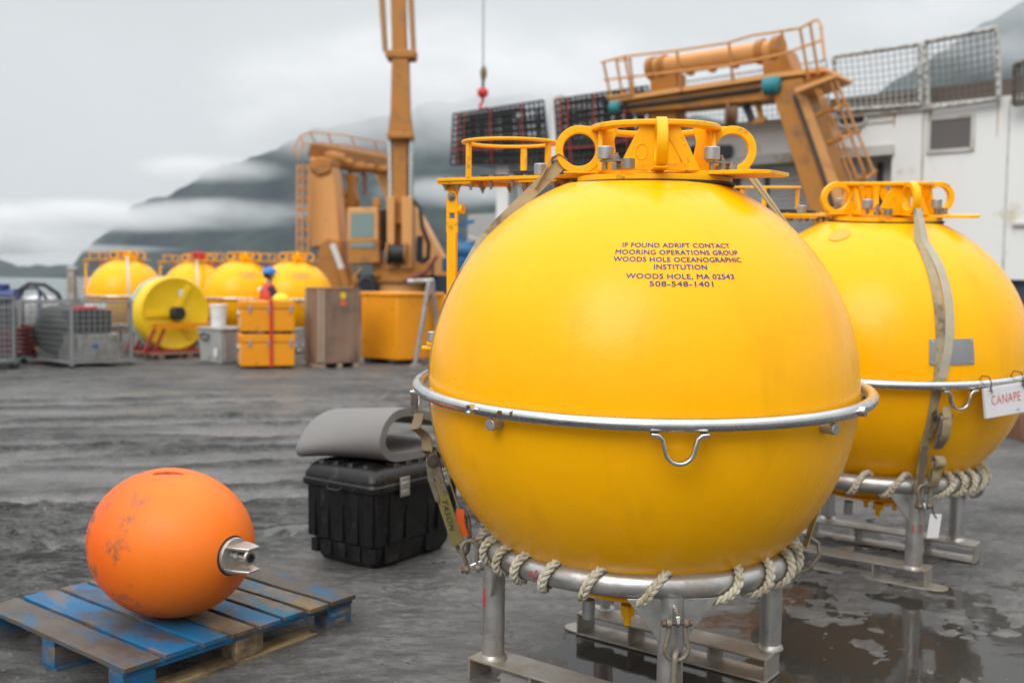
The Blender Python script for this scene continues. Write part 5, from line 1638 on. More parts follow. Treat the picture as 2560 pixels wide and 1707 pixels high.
for x_ in (0.06, wx / 2, wx - 0.06):
    mb = MB(); mb.box((x_, CD / 2, 0.043), (0.09, CD - 0.02, 0.088)); mb.build("skid", M_BAT, c, bevel=0.003)
mb = MB(); mb.lathe([(0.06, 0), (0.06, 0.003)], 24, Matrix.Translation((wx * 0.56, -0.001, CH - 0.11)) @ Matrix.Rotation(PI / 2, 4, 'X')); mb.build("warning_sticker", mat("yellow_sticker", (0.75, 0.48, 0.01), 0.5), c)
mb = MB(); mb.box((wx * 0.56, -0.002, CH - 0.245), (0.09, 0.003, 0.09)); mb.build("warning_sticker", mat("orange_sticker", (0.70, 0.12, 0.01), 0.5), c)

# yellow steel bin, its right side raked in towards the foot
n_, wb, rz = frame_on(992, 912, 1030, 911)
l_ = at_height(901, 905)
c = thing("steel_bin", "orange-yellow steel bin with a raked side beside the plywood crate", "bin", (0, 0, 0))
tz = 1.33
rt_ = at_height(1030, 911); 
rtop = at_depth(1056, 738, rt_.y + 0.15); ltop = at_depth(901, 737, l_.y); ntop = at_depth(992, 741, n_.y)
back = (n_ - l_); back = Vector((-back.y, back.x, 0)).normalized() * -0.9
if back.y < 0: back = -back
vs = [l_ + Vector((0, 0, .08)), n_ + Vector((0, 0, .08)), rt_ + Vector((0, 0, .08)), rt_ + back * 0.7 + Vector((0, 0, .08)), l_ + back + Vector((0, 0, .08)),
      Vector((l_.x, l_.y, tz)), Vector((n_.x, n_.y, tz)), Vector((rtop.x, rtop.y, tz)), Vector((rtop.x, rtop.y, tz)) + back * 0.7, Vector((l_.x, l_.y, tz)) + back]
mb = MB(); mb.add(vs, [(4, 3, 2, 1, 0), (5, 6, 7, 8, 9), (0, 1, 6, 5), (1, 2, 7, 6), (2, 3, 8, 7), (3, 4, 9, 8), (4, 0, 5, 9)]); mb.build("tub", M_CASEY, c, bevel=0.03, seg=3)
mb = MB(); mb.tube([v + Vector((0, 0, -0.02)) for v in vs[5:]], 0.04, 8, True); mb.build("rim", M_CASEY, c)
for q in (l_.lerp(n_, 0.2), l_.lerp(n_, 0.85)):
    mb = MB(); mb.box(q + back * 0.4 + Vector((0, 0, 0.045)), (0.14, 0.75, 0.09), math.atan2(back.y, back.x) - PI / 2); mb.build("foot", M_DARK, c)
q0, q1 = at_height(1066, 906), at_height(1130, 905)
c = thing("steel_bin", "orange-yellow steel bin half hidden behind the grey trestle and the lettered buoy", "bin", (q0.x, q0.y + 0.9, 0), (0, 0, R(12)))
mb = MB(); mb.frustum((0.55, 0.35, 0.08), (1.0, 0.8), (1.15, 0.95), 1.2); mb.build("tub", M_CASEY, c, bevel=0.03)
mb = MB(); mb.box((0.55, 0.35, 0.045), (0.7, 0.7, 0.085)); mb.build("foot", M_DARK, c)
# grey pipe trestle leaning before it
c = thing("pipe_trestle", "grey pipe trestle standing in front of the orange-yellow bin", "trestle", at_height(1040, 914))
o = c.location.copy()
def rel(px, py, Y): return at_depth(px, py, Y) - o
Y0 = o.y
for a, b_ in (((1074, 700, Y0 + 0.05), (1037, 914, Y0)), ((1080, 700, Y0 + 0.5), (1100, 905, Y0 + 0.75))):
    mb = MB(); mb.tube([rel(*a), rel(*b_)], 0.048, 12); mb.build("leg", M_ALU, c)
mb = MB(); mb.tube([rel(1019, 704, Y0 + 0.1), rel(1082, 702, Y0 + 0.2)], 0.045, 12); mb.build("cross_pipe", M_ALU, c)
mb = MB(); mb.box(Vector((0, 0, 0.02)), (0.2, 0.2, 0.03)); mb.build("foot_plate", M_ALU, c)

# grey tote with the white bucket on it
n_, wx, rz = frame_on(551, 913, 586, 907)
l_ = at_height(495, 906)
rz2 = math.atan2((n_ - l_).y, (n_ - l_).x); wl_ = (n_ - l_).length
c = thing("grey_tote", "light grey plastic tote carrying the white bucket", "box", (l_.x, l_.y, 0), (0, 0, rz2))
mb = MB(); mb.frustum((wl_ / 2, 0.33, 0.02), (wl_ * 0.93, 0.6), (wl_, 0.66), 0.60); mb.build("body", M_GREYP, c, bevel=0.025, seg=3)
mb = MB(); mb.box((wl_ / 2, 0.33, 0.645), (wl_ + 0.04, 0.70, 0.045)); mb.build("lid", M_GREYP, c, bevel=0.015)
for y_ in (0.1, 0.33, 0.56):
    mb = MB(); mb.box((wl_ + 0.0, y_, 0.33), (0.02, 0.05, 0.5)); mb.build("rib", M_GREYP, c)
mb = MB(); mb.box((wl_ * 0.8, -0.004, 0.22), (0.13, 0.006, 0.16)); mb.build("label", M_WHITEP, c)
mb = MB(); mb.tube([(wl_ * 0.1, -0.02, 0.5), (wl_ * 0.3, -0.03, 0.56), (wl_ * 0.55, -0.03, 0.52), (wl_ * 0.5, -0.03, 0.44), (wl_ * 0.2, -0.03, 0.45)], 0.014, 8); mb.build("cord", M_GASK, c)
bp2 = Vector((l_.x, l_.y, 0.668)) + Matrix.Rotation(rz2, 3, 'Z') @ Vector((wl_ * 0.36, 0.26, 0))
c = thing("bucket", "white plastic bucket standing on the grey tote", "bucket", bp2)
mb = MB(); mb.lathe([(0.125, 0.0), (0.13, 0.004), (0.150, 0.37), (0.158, 0.372), (0.158, 0.395)], 32); mb.build("pail", M_WHITEPL, c)
mb = MB(); mb.lathe([(0.162, 0.385), (0.162, 0.412), (0.15, 0.416)], 32); mb.build("lid", M_WHITEPL, c)
mb = MB(); mb.tube(arc((0, -0.158, 0.30), 0.12, 190, 350, 12), 0.004, 6); mb.build("bail", M_ZINC, c)

# yellow cable reel on its timber skid
rp = at_height(418, 893)
c = thing("cable_reel", "big yellow cable reel with a pale blue rear flange on a timber skid", "reel", (rp.x, rp.y + 0.3, 0), (0, 0, 0))
axr = Vector((0.726, -0.688, 0)); rmid = Vector((-0.05, 0, 0.86))
M_RY = mat("lemon_reel_paint", (0.80, 0.52, 0.008), 0.45, 0, 0.1, 3, 0.1, 30, dirt=((0.4, 0.3, 0.04), 0.1, 3))
M_RB = mat("pale_blue_flange", (0.40, 0.60, 0.66), 0.5, 0, 0.08)
A4 = axr.to_track_quat('Z', 'Y').to_matrix().to_4x4()
A4.translation = rmid
mb = MB(); mb.lathe([(0.60, -0.25), (0.73, -0.248), (0.73, -0.215), (0.62, -0.20)], 56, A4); mb.build("rear_flange", M_RB, c)
mb = MB(); mb.lathe([(0.62, -0.20), (0.69, -0.185), (0.715, -0.12), (0.715, 0.02), (0.70, 0.08), (0.62, 0.12)], 56, A4); mb.build("drum", M_RY, c)
mb = MB(); mb.lathe([(0.60, 0.10), (0.70, 0.13), (0.735, 0.16), (0.735, 0.22), (0.70, 0.245), (0.64, 0.235), (0.60, 0.22), (0.25, 0.21)], 56, A4); mb.build("front_flange", M_RY, c)
for k in range(3):
    mb = MB(); a_ = R(62 + 120 * k)
    X4 = A4.to_3x3()
    mb.bar(rmid + X4 @ Vector((0.08 * math.cos(a_), 0.08 * math.sin(a_), 0.232)), rmid + X4 @ Vector((0.62 * math.cos(a_), 0.62 * math.sin(a_), 0.232)), 0.10, 0.035, up=axr); mb.build("spoke", M_RY, c)
mb = MB(); mb.lathe([(0.135, 0.20), (0.135, 0.40), (0.125, 0.41), (0.10, 0.41)], 32, A4); mb.build("hub", M_GASK, c)
mb = MB(); mb.box(rmid + A4.to_3x3() @ Vector((0.16, 0.40, 0.225)), (0.16, 0.01, 0.14), math.atan2(axr.y, axr.x) + PI / 2); mb.build("label", M_WHITEP, c)
sd2 = Vector((0.688, 0.726, 0))
for s_ in (0.36, -0.42):
    mb = MB(); b0 = axr * s_ + Vector((0, 0, 0.62)); mb.bar(b0 - sd2 * 0.62, b0 + sd2 * 0.62, 0.06, 0.10); mb.build("frame_beam", M_CASEY if s_ > 0 else M_RED, c)
    for q in (-0.55, 0.55, -0.35):
        mb = MB(); b1 = axr * s_ + sd2 * q; mb.bar(b1 + Vector((0, 0, 0.57)), b1 + sd2 * (-0.22 if q < 0 else 0.15) + Vector((0, 0, 0.12)), 0.05, 0.05); mb.build("frame_leg", mat("dull_red_paint", (0.30, 0.025, 0.02), 0.5), c)
    mb = MB(); b0 = axr * s_ + Vector((0, 0, 0.14)); mb.bar(b0 - sd2 * 0.7, b0 + sd2 * 0.7, 0.07, 0.05); mb.build("frame_sill", mat("dull_red_paint", (0.30, 0.025, 0.02), 0.5), c)
for s_ in (-0.6, 0.0, 0.6):
    mb = MB(); mb.bar(axr * -0.75 + sd2 * s_ + Vector((0, 0, 0.045)), axr * 0.75 + sd2 * s_ + Vector((0, 0, 0.045)), 0.10, 0.088); mb.build("skid_timber", M_PLY, c)
for s_ in (-0.6, -0.3, 0.0, 0.3, 0.6):
    mb = MB(); mb.bar(axr * s_ - sd2 * 0.75 + Vector((0, 0, 0.101)), axr * s_ + sd2 * 0.75 + Vector((0, 0, 0.101)), 0.2, 0.022); mb.build("skid_board", M_PLY, c)

# wire cages
def wire_cage(label, corner, rz, lx, ly, h, wire=0.009, step=0.10):
    c = thing("wire_cage", label, "cage", (corner.x, corner.y, 0), (0, 0, rz), "galvanised wire cages")
    for x_, y_ in ((0, 0), (lx, 0), (lx, ly), (0, ly)):
        mb = MB(); mb.box((x_, y_, h / 2 + 0.04), (0.045, 0.045, h)); mb.build("post", M_GALV, c)
        mb = MB(); mb.box((x_, y_, 0.02), (0.10, 0.10, 0.10)); mb.build("foot", M_DARK, c)
    for z_ in (0.12, h):
        mb = MB()
        for a, b_ in (((0, 0), (lx, 0)), ((lx, 0), (lx, ly)), ((lx, ly), (0, ly)), ((0, ly), (0, 0))):
            mb.bar((a[0], a[1], z_), (b_[0], b_[1], z_), 0.035)
        mb.build("frame", M_GALV, c)
    mb = MB(); mb.box((lx / 2, ly / 2, 0.11), (lx - 0.03, ly - 0.03, 0.02)); mb.build("floor", M_GALV, c)
    for a, b_ in (((0, 0), (lx, 0)), ((lx, 0), (lx, ly)), ((lx, ly), (0, ly)), ((0, ly), (0, 0))):
        mb = MB()
        A_, B_ = Vector((*a, 0)), Vector((*b_, 0)); L_ = (B_ - A_).length
        for k in range(1, int(L_ / step)):
            q = A_.lerp(B_, k * step / L_); mb.bar(q + Vector((0, 0, 0.12)), q + Vector((0, 0, h)), wire)
        for k in range(1, int((h - 0.12) / step)):
            z_ = Vector((0, 0, 0.12 + k * step)); mb.bar(A_ + z_, B_ + z_, wire)
        mb.build("wire_mesh", M_GALV, c)
    return c
cb = at_height(180, 925); cbl = at_height(82, 911)
rzb = math.atan2((cbl - cb).y, (cbl - cb).x)      # long side runs left and back
LB, WB, HB = 1.85, 1.05, 1.12
cageb = wire_cage("galvanised wire cage with a metal case and dark gear inside, left of the reel", cb, rzb - PI / 2, WB, LB, HB)
Mb = Matrix.Translation((cb.x, cb.y, 0)) @ Matrix.Rotation(rzb - PI / 2, 4, 'Z')
c = thing("metal_case", "grey aluminium case inside the wire cage left of the reel", "case", Mb @ Vector((0.18, 0.12, 0.13)), (0, 0, rzb - PI / 2))
mb = MB(); mb.box((0.38, 0.42, 0.20), (0.72, 0.78, 0.40)); mb.build("body", M_ALU, c, bevel=0.01)
mb = MB(); mb.box((0.38, 0.42, 0.42), (0.74, 0.80, 0.045)); mb.build("lid", M_ALU, c, bevel=0.008)
mb = MB(); mb.box((0.30, 0.025, 0.24), (0.10, 0.006, 0.08)); mb.build("label", M_BLUE, c)
for x_ in (0.2, 0.56):
    mb = MB(); mb.box((x_, 0.02, 0.38), (0.05, 0.02, 0.10)); mb.build("latch", M_STEEL, c)
c = thing("dark_tarp_bundle", "dark tarpaulin bundle inside the wire cage left of the reel", "bundle", Mb @ Vector((0.5, 1.25, 0.13)), (0, 0, rzb))
vs, fs = [], []
for i in range(13):
    for k in range(20):
        t = PI * i / 12; a = 2 * PI * k / 20
        rr_ = 1 + 0.10 * math.sin(3 * a + i) + 0.06 * math.sin(7 * a - 2 * i)
        vs.append((0.78 * math.sin(t) ** 0.6 * math.cos(a) * rr_, 0.46 * math.sin(t) ** 0.6 * math.sin(a) * rr_, 0.46 - 0.46 * math.cos(t)))
for i in range(12):
    for k in range(20): fs.append((i * 20 + k, i * 20 + (k + 1) % 20, (i + 1) * 20 + (k + 1) % 20, (i + 1) * 20 + k))
mb = MB(); mb.add(vs, fs); mb.build("tarp", mat("dark_tarp", (0.018, 0.018, 0.019), 0.6, 0, 0.3, 5, 0.5, 14), c)
c = thing("battery_box", "dark box with a red and white top inside the wire cage left of the reel", "box", Mb @ Vector((0.52, 0.48, 0.582)), (0, 0, rzb - PI / 2))
mb = MB(); mb.box((0.0, 0.05, 0.20), (0.62, 0.55, 0.40)); mb.build("body", mat("charcoal_plastic", (0.05, 0.05, 0.052), 0.5), c, bevel=0.01)
mb = MB(); mb.box((-0.1, -0.1, 0.435), (0.34, 0.24, 0.06)); mb.build("red_pack", M_RED, c, bevel=0.01)
mb = MB(); mb.box((0.12, -0.05, 0.46), (0.3, 0.2, 0.10)); mb.build("white_pack", M_WHITEP, c, bevel=0.01)
ca = at_height(36, 920)
cagea = wire_cage("galvanised wire cage cut by the left edge of the photo, red and black gear inside", ca, R(158), 1.3, 1.0, 1.18)
Ma = Matrix.Translation((ca.x, ca.y, 0)) @ Matrix.Rotation(R(158), 4, 'Z')
c = thing("hose_bundle", "coiled dark red hose in the wire cage at the left edge", "hose", Ma @ Vector((0.45, -0.45, 0.13)))
pts = [Vector((0.30 * math.cos(k * 0.5) * (1 - 0.002 * k), 0.30 * math.sin(k * 0.5), 0.03 + 0.0065 * k)) for k in range(80)]
mb = MB(); mb.tube(pts, 0.028, 8); mb.build("hose", mat("dark_red_hose", (0.10, 0.012, 0.012), 0.6), c)
c = thing("black_drum", "black drum in the wire cage at the left edge", "drum", Ma @ Vector((0.75, -0.4, 0.13)))
mb = MB(); mb.lathe([(0.24, 0), (0.25, 0.02), (0.25, 0.3), (0.262, 0.31), (0.25, 0.32), (0.25, 0.62), (0.262, 0.63), (0.25, 0.64), (0.25, 0.86), (0.23, 0.88)], 28); mb.build("shell", mat("charcoal_plastic", (0.05, 0.05, 0.052), 0.5), c)
# cages built with +y to the back: the third stands behind
cc_ = at_height(44, 893)
cagec = wire_cage("galvanised wire cage standing between and behind the two front cages", cc_, R(20), 0.75, 0.9, 1.05)
c = thing("orange_box", "small orange box inside the rear wire cage", "box", Vector((cc_.x, cc_.y, 0.13)) + Matrix.Rotation(R(20), 3, 'Z') @ Vector((0.12, 0.15, 0)), (0, 0, R(20)))
mb = MB(); mb.box((0.2, 0.2, 0.2), (0.4, 0.4, 0.4)); mb.build("body", M_CASEY, c, bevel=0.01)
mb = MB(); mb.box((0.2, 0.2, 0.415), (0.42, 0.42, 0.03)); mb.build("lid", M_CASEY, c, bevel=0.008)
# things seen over the cages: white float with a black hose, blue pump
pz_ = at_depth(98, 750, 20.5)
c = thing("white_drum", "round white drum with a black hose over it, behind the cages", "drum", (pz_.x, 20.5, 0))
mb = MB(); mb.lathe([(0.30, 0.0), (0.40, 0.05), (0.42, 0.7), (0.40, 0.95), (0.30, 1.12), (0.1, 1.18)], 32); mb.build("shell", M_WHITEPL, c)
mb = MB(); mb.tube([(-0.50, 0.0, 1.0), (-0.42, -0.1, 1.22), (-0.15, -0.1, 1.40), (0.12, 0.0, 1.38), (0.36, 0.05, 1.20), (0.48, 0.1, 0.9)], 0.045, 10); mb.tube([(-0.35, -0.2, 1.05), (-0.2, -0.2, 1.3), (0.05, -0.2, 1.32), (0.25, -0.2, 1.1)], 0.035, 10); mb.build("hose", M_GASK, c)
pz_ = at_depth(12, 750, 20.0)
c = thing("blue_pump", "dark blue pump unit with pipes behind the leftmost cage", "pump", (pz_.x, 20.0, 0))
mb = MB(); mb.box((0, 0, 0.5), (0.55, 0.5, 1.0)); mb.build("base", M_DARK, c, bevel=0.02)
mb = MB(); mb.cyl((-0.15, 0, 1.15), (0.25, 0, 1.15), 0.15, 20); mb.box((-0.05, 0, 1.33), (0.22, 0.2, 0.12)); mb.build("motor", mat("navy_paint", (0.01, 0.035, 0.14), 0.45), c, bevel=0.01)
mb = MB(); mb.tube([(0.7, 0, 0.0), (0.7, 0, 1.28)], 0.03, 8); mb.tube([(0.62, 0, 1.05), (0.85, 0, 1.05)], 0.05, 10); mb.build("standpipe", mat("navy_paint", (0.01, 0.035, 0.14), 0.45), c)
# grey post and pale slatted frame at the quay edge
pz_ = at_depth(181, 700, 27)
c = thing("quay_post", "leaning grey steel post at the water's edge left of the far buoys", "post", (pz_.x, 27, 0))
mb = MB(); mb.bar((0, 0, 0), (-0.02, 0, 1.75), 0.34, 0.22, w2=0.16, h2=0.18); mb.build("shaft", M_ALUD, c, bevel=0.01)
mb = MB(); mb.box((0.02, 0, 1.78), (0.28, 0.22, 0.08)); mb.build("cap", M_ALU, c, bevel=0.01)
pz_ = at_depth(212, 705, 27.3)
c = thing("slatted_frame", "pale slatted frame between the grey post and the leftmost far buoy", "frame", (pz_.x, 27.3, 0))
for x_ in (-0.26, 0.26):
    mb = MB(); mb.box((x_, 0, 0.8), (0.06, 0.06, 1.6)); mb.build("upright", M_WHITEP, c)
for k in range(5):
    mb = MB(); mb.box((0, 0.0, 1.02 + 0.125 * k), (0.5, 0.03, 0.07)); mb.build("slat", M_WHITEP, c)
# maroon drum on a timber block at the right edge
pz_ = at_height(2568, 1095)
c = thing("maroon_drum", "maroon drum on a rusty block at the right edge beyond the CANAPE buoy", "drum", (pz_.x + 0.12, pz_.y, 0))
mb = MB(); mb.box((-0.05, 0, 0.15), (0.55, 0.5, 0.3)); mb.build("block", mat("rusty_block", (0.16, 0.07, 0.04), 0.7, 0, 0.3, 8), c, bevel=0.02)
mb = MB(); mb.lathe([(0.2, 0.3), (0.24, 0.33), (0.245, 0.5), (0.255, 0.51), (0.245, 0.52), (0.24, 0.70), (0.2, 0.73)], 28); mb.build("shell", mat("maroon_paint", (0.12, 0.012, 0.025), 0.45), c)

# the man in the blue helmet, standing behind the stacked cases with his back half turned
def person(label, loc, yaw):
    root = thing("person", label, "person", loc, (0, 0, yaw))
    J = {"pelvis": (0, 0, 0.93, 0.155, 0.115), "waist": (0.0, 0, 1.08, 0.145, 0.105), "chest": (0.0, 0, 1.28, 0.175, 0.12), "neckb": (0.0, 0, 1.45, 0.085, 0.075), "neck": (0.02, 0, 1.52, 0.058, 0.058),
         "head": (0.035, 0, 1.61, 0.078, 0.092), "crown": (0.025, 0, 1.70, 0.072, 0.085),
         "hipl": (0, 0.09, 0.90, 0.10, 0.10), "kneel": (0.02, 0.11, 0.50, 0.065, 0.065), "ankl": (-0.01, 0.11, 0.09, 0.045, 0.045), "toel": (0.13, 0.12, 0.04, 0.04, 0.03),
         "hipr": (0, -0.09, 0.90, 0.10, 0.10), "kneer": (0.03, -0.11, 0.50, 0.065, 0.065), "ankr": (0.0, -0.11, 0.09, 0.045, 0.045), "toer": (0.14, -0.12, 0.04, 0.04, 0.03),
         "shl": (0, 0.185, 1.40, 0.068, 0.068), "ell": (0.03, 0.245, 1.12, 0.05, 0.05), "wrl": (0.16, 0.20, 0.93, 0.034, 0.034), "hdl": (0.22, 0.17, 0.88, 0.036, 0.024),
         "shr": (0, -0.185, 1.40, 0.068, 0.068), "elr": (0.04, -0.245, 1.12, 0.05, 0.05), "wrr": (0.20, -0.19, 1.00, 0.034, 0.034), "hdr": (0.27, -0.16, 0.98, 0.036, 0.024)}
    E_ = [("pelvis", "waist"), ("waist", "chest"), ("chest", "neckb"), ("neckb", "neck"), ("neck", "head"), ("head", "crown"), ("pelvis", "hipl"), ("hipl", "kneel"), ("kneel", "ankl"), ("ankl", "toel"),
          ("pelvis", "hipr"), ("hipr", "kneer"), ("kneer", "ankr"), ("ankr", "toer"), ("chest", "shl"), ("shl", "ell"), ("ell", "wrl"), ("wrl", "hdl"), ("chest", "shr"), ("shr", "elr"), ("elr", "wrr"), ("wrr", "hdr")]
    for s_, h_ in ((1, "hdl"), (-1, "hdr")):
        x, y, z = J[h_][:3]
        for k in range(4):
            J[h_ + "f%d" % k] = (x + 0.075 - 0.006 * abs(k - 1.5), y + (k - 1.5) * 0.021, z - 0.03, 0.009, 0.009); J[h_ + "g%d" % k] = (x + 0.10 - 0.006 * abs(k - 1.5), y + (k - 1.5) * 0.021, z - 0.06, 0.008, 0.008)
            E_ += [(h_, h_ + "f%d" % k), (h_ + "f%d" % k, h_ + "g%d" % k)]
        J[h_ + "t"] = (x + 0.03, y - s_ * 0.045, z - 0.02, 0.010, 0.010); E_.append((h_, h_ + "t"))
    names = list(J)
    me = bpy.data.meshes.new("body")
    me.from_pydata([J[k][:3] for k in names], [(names.index(a), names.index(b_)) for a, b_ in E_], [])
    o = bpy.data.objects.new("body", me); COL.objects.link(o)
    md = o.modifiers.new("skin", 'SKIN'); md.use_smooth_shade = True
    for i, k in enumerate(names):
        me.skin_vertices[0].data[i].radius = J[k][3:5]
        me.skin_vertices[0].data[i].use_root = (k == "pelvis")
    s2 = o.modifiers.new("sub", 'SUBSURF'); s2.levels = 1; s2.render_levels = 1
    bpy.context.view_layer.update()
    dg = bpy.context.evaluated_depsgraph_get()
    nm = bpy.data.meshes.new_from_object(o.evaluated_get(dg)); nm.name = "body"
    o.modifiers.clear(); o.data = nm; o.parent = root
    nm.materials.clear()
    for m_ in (mat("navy_shirt", (0.012, 0.016, 0.035), 0.8), mat("dark_trousers", (0.03, 0.032, 0.036), 0.8), mat("skin", (0.42, 0.24, 0.16), 0.5), M_GASK): nm.materials.append(m_)
    for p in nm.polygons:
        p.use_smooth = True
        c_ = p.center
        hand = c_.z < 1.02 and c_.x > 0.15 and c_.z > 0.7
        p.material_index = 2 if (c_.z > 1.485 or hand) else (3 if c_.z < 0.12 else (1 if c_.z < 0.98 and c_.x < 0.15 else 0))
    # face, ears and hair
    mb = MB(); mb.tube([(0.115, 0, 1.635), (0.138, 0, 1.60), (0.118, 0, 1.592)], [0.008, 0.014, 0.010], 8); mb.build("nose", mat("skin", (0.42, 0.24, 0.16), 0.5), root)
    for s_ in (-1, 1):
        mb = MB(); mb.lathe([(0.001, -0.008), (0.009, 0), (0.001, 0.008)], 10, Matrix.Translation((0.106, s_ * 0.032, 1.64))); mb.build("eye", M_DARK, root)
        mb = MB(); mb.lathe([(0.006, -0.012), (0.028, 0), (0.006, 0.012)], 12, Matrix.Translation((0.03, s_ * 0.092, 1.62)) @ Matrix.Rotation(PI / 2, 4, 'X')); mb.build("ear", mat("skin", (0.42, 0.24, 0.16), 0.5), root)
    mb = MB(); mb.bar((0.108, -0.022, 1.565), (0.108, 0.022, 1.565), 0.012, 0.008); mb.build("mouth", mat("lips", (0.30, 0.11, 0.09), 0.5), root)
    mb = MB(); mb.lathe([(0.085, 1.58), (0.098, 1.62), (0.098, 1.68)], 24, Matrix.Translation((0.004, 0, 0)) @ Matrix.Diagonal((1.0, 0.98, 1, 1))); mb.build("hair", mat("dark_hair", (0.02, 0.014, 0.01), 0.7), root)
    M_BH = mat("blue_helmet_plastic", (0.01, 0.16, 0.50), 0.35)
    mb = MB(); mb.lathe([(0.135 * math.cos(R(a)), 1.665 + 0.125 * math.sin(R(a))) for a in range(0, 91, 9)], 28, Matrix.Translation((0.02, 0, 0)) @ Matrix.Diagonal((1.05, 0.88, 1, 1))); hm = mb.build("helmet", M_BH, root)
    mb = MB(); mb.annulus((0.045, 0, 1.668), 0.150, 0.11, 0.010, Matrix.Diagonal((1.05, 0.86, 1, 1)), 28); mb.build("brim", M_BH, hm)
    # life vest: closed shell round the chest with shoulder straps, open at the arms
    rings = []
    for z_, a_, b_ in ((1.00, 0.185, 0.15), (1.10, 0.19, 0.158), (1.22, 0.195, 0.165), (1.34, 0.185, 0.155), (1.43, 0.15, 0.115), (1.475, 0.10, 0.09)):
        rings.append([(b_ * math.cos(2 * PI * k / 24), a_ * math.sin(2 * PI * k / 24), z_) for k in range(24)])
    mb = MB(); loft(mb, rings); vest = mb.build("life_vest", mat("orange_red_vest", (0.62, 0.06, 0.03), 0.7, 0, 0.15, 8), root)
    mb = MB(); mb.box((-0.16, 0.02, 1.38), (0.012, 0.17, 0.07), mtx=Matrix.Rotation(R(20), 3, 'Y')); mb.build("reflective_patch", M_WHITEP, vest)
    mb = MB(); loft(mb, [[(r_[0] * 1.03, r_[1] * 1.03, z_) for r_ in rings[1]] for z_ in (1.08, 1.12)]); mb.build("belt", M_GASK, vest)
    return root
pz_ = at_depth(671, 760, 18.55)
person("person in a blue helmet and orange-red life vest over navy sleeves, behind the stacked cases", (pz_.x, 18.55, 0.0), R(35))

# ------------------------------------------------------------------ the ship alongside: hull, deckhouse, rails
def on_ship(px, py, off=0.0):
    return at_plane(px, py, SHIP_P + SHIP_N * off, SHIP_N)
def ship_t(p): return (p - SHIP_P).dot(SHIP_U)
def ship_pt(t, z, off=0.0): return SHIP_P + SHIP_U * t + SHIP_N * off + Vector((0, 0, z))
SHIP_RZ = math.atan2(-SHIP_U.y, -SHIP_U.x)
def ship_box(mb, px0, px1, z0, z1, o0, o1, pyref=500):
    """Box on the ship's side spanning two picture columns, z0..z1 high, o0..o1 outboard of the side."""
    t0, t1 = ship_t(on_ship(px0, pyref, o1)), ship_t(on_ship(px1, pyref, o1))
    c = ship_pt((t0 + t1) / 2, (z0 + z1) / 2, (o0 + o1) / 2)
    return mb.box(c, (abs(t1 - t0), o1 - o0, z1 - z0), SHIP_RZ)
M_LEDGE = mat("stained_white_paint", (0.48, 0.48, 0.46), 0.55, 0, 0.1, 1.2, 0.1, 4, dirt=((0.30, 0.22, 0.12), 0.3, 1.5))
M_BROWNDK = mat("brown_deck_edge", (0.10, 0.075, 0.06), 0.7, 0, 0.2)
ship = thing("ship", "white ship with railed upper deck moored behind the buoys at the right", "ship", (SHIP_P.x, SHIP_P.y, -3.0))
_so = Vector((SHIP_P.x, SHIP_P.y, -3.0))
def SB(mb, nm, m, smooth=30, bevel=0.0):
    mb.v = [tuple(Vector(p) - _so) for p in mb.v]
    return mb.build(nm, m, ship, smooth, bevel)
zn = on_ship(2400, 262).z          # foot of the rail nets
zt = on_ship(2400, 86).z           # their top
zl = on_ship(2000, 392).z          # overhanging ledge
mb = MB(); mb.box(ship_pt(12, -0.6, -6.0), (44, 11.6, 4.8), SHIP_RZ); SB(mb, "hull", mat("dark_hull_paint", (0.03, 0.045, 0.075), 0.5, 0, 0.1))
mb = MB(); ship_box(mb, 2226, 3000, 1.8, zn + 0.1, -7, 0.0); SB(mb, "deckhouse_wall", M_SHIP)
mb = MB(); ship_box(mb, 1700, 2226, zl + 0.12, zn - 0.05, -0.5, -0.02); SB(mb, "bulwark", M_SHIP)
mb = MB(); ship_box(mb, 1690, 2228, zl - 0.14, zl + 0.13, -3.4, 0.12); SB(mb, "deck_ledge", M_LEDGE, bevel=0.01)
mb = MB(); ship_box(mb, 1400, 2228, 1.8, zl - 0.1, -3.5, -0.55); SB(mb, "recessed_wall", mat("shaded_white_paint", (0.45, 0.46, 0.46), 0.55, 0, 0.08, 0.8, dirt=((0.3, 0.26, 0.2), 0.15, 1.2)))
mb = MB(); ship_box(mb, 1130, 1705, zn - 0.28, zn - 0.02, -6, 0.05); SB(mb, "deck_ledge", M_LEDGE, bevel=0.01)
mb = MB(); ship_box(mb, 1705, 2320, zn - 0.06, zn + 0.10, -6, 0.10); SB(mb, "deck_ledge", M_LEDGE, bevel=0.01)
# weld seams on the plating
for px in (2300, 2512):
    mb = MB(); ship_box(mb, px, px + 5, 2.0, zn, 0.0, 0.012); SB(mb, "weld_seam", M_LEDGE)
mb = MB(); q = on_ship(2560, 560); ship_box(mb, 2530, 2900, q.z - 0.05, q.z + 0.03, 0.0, 0.10, 560); SB(mb, "rubbing_strip", M_LEDGE, bevel=0.01)
mb = MB(); ship_box(mb, 2060, 2226, zl + 0.72, zl + 0.76, 0.0, 0.02); SB(mb, "weld_seam", M_LEDGE)
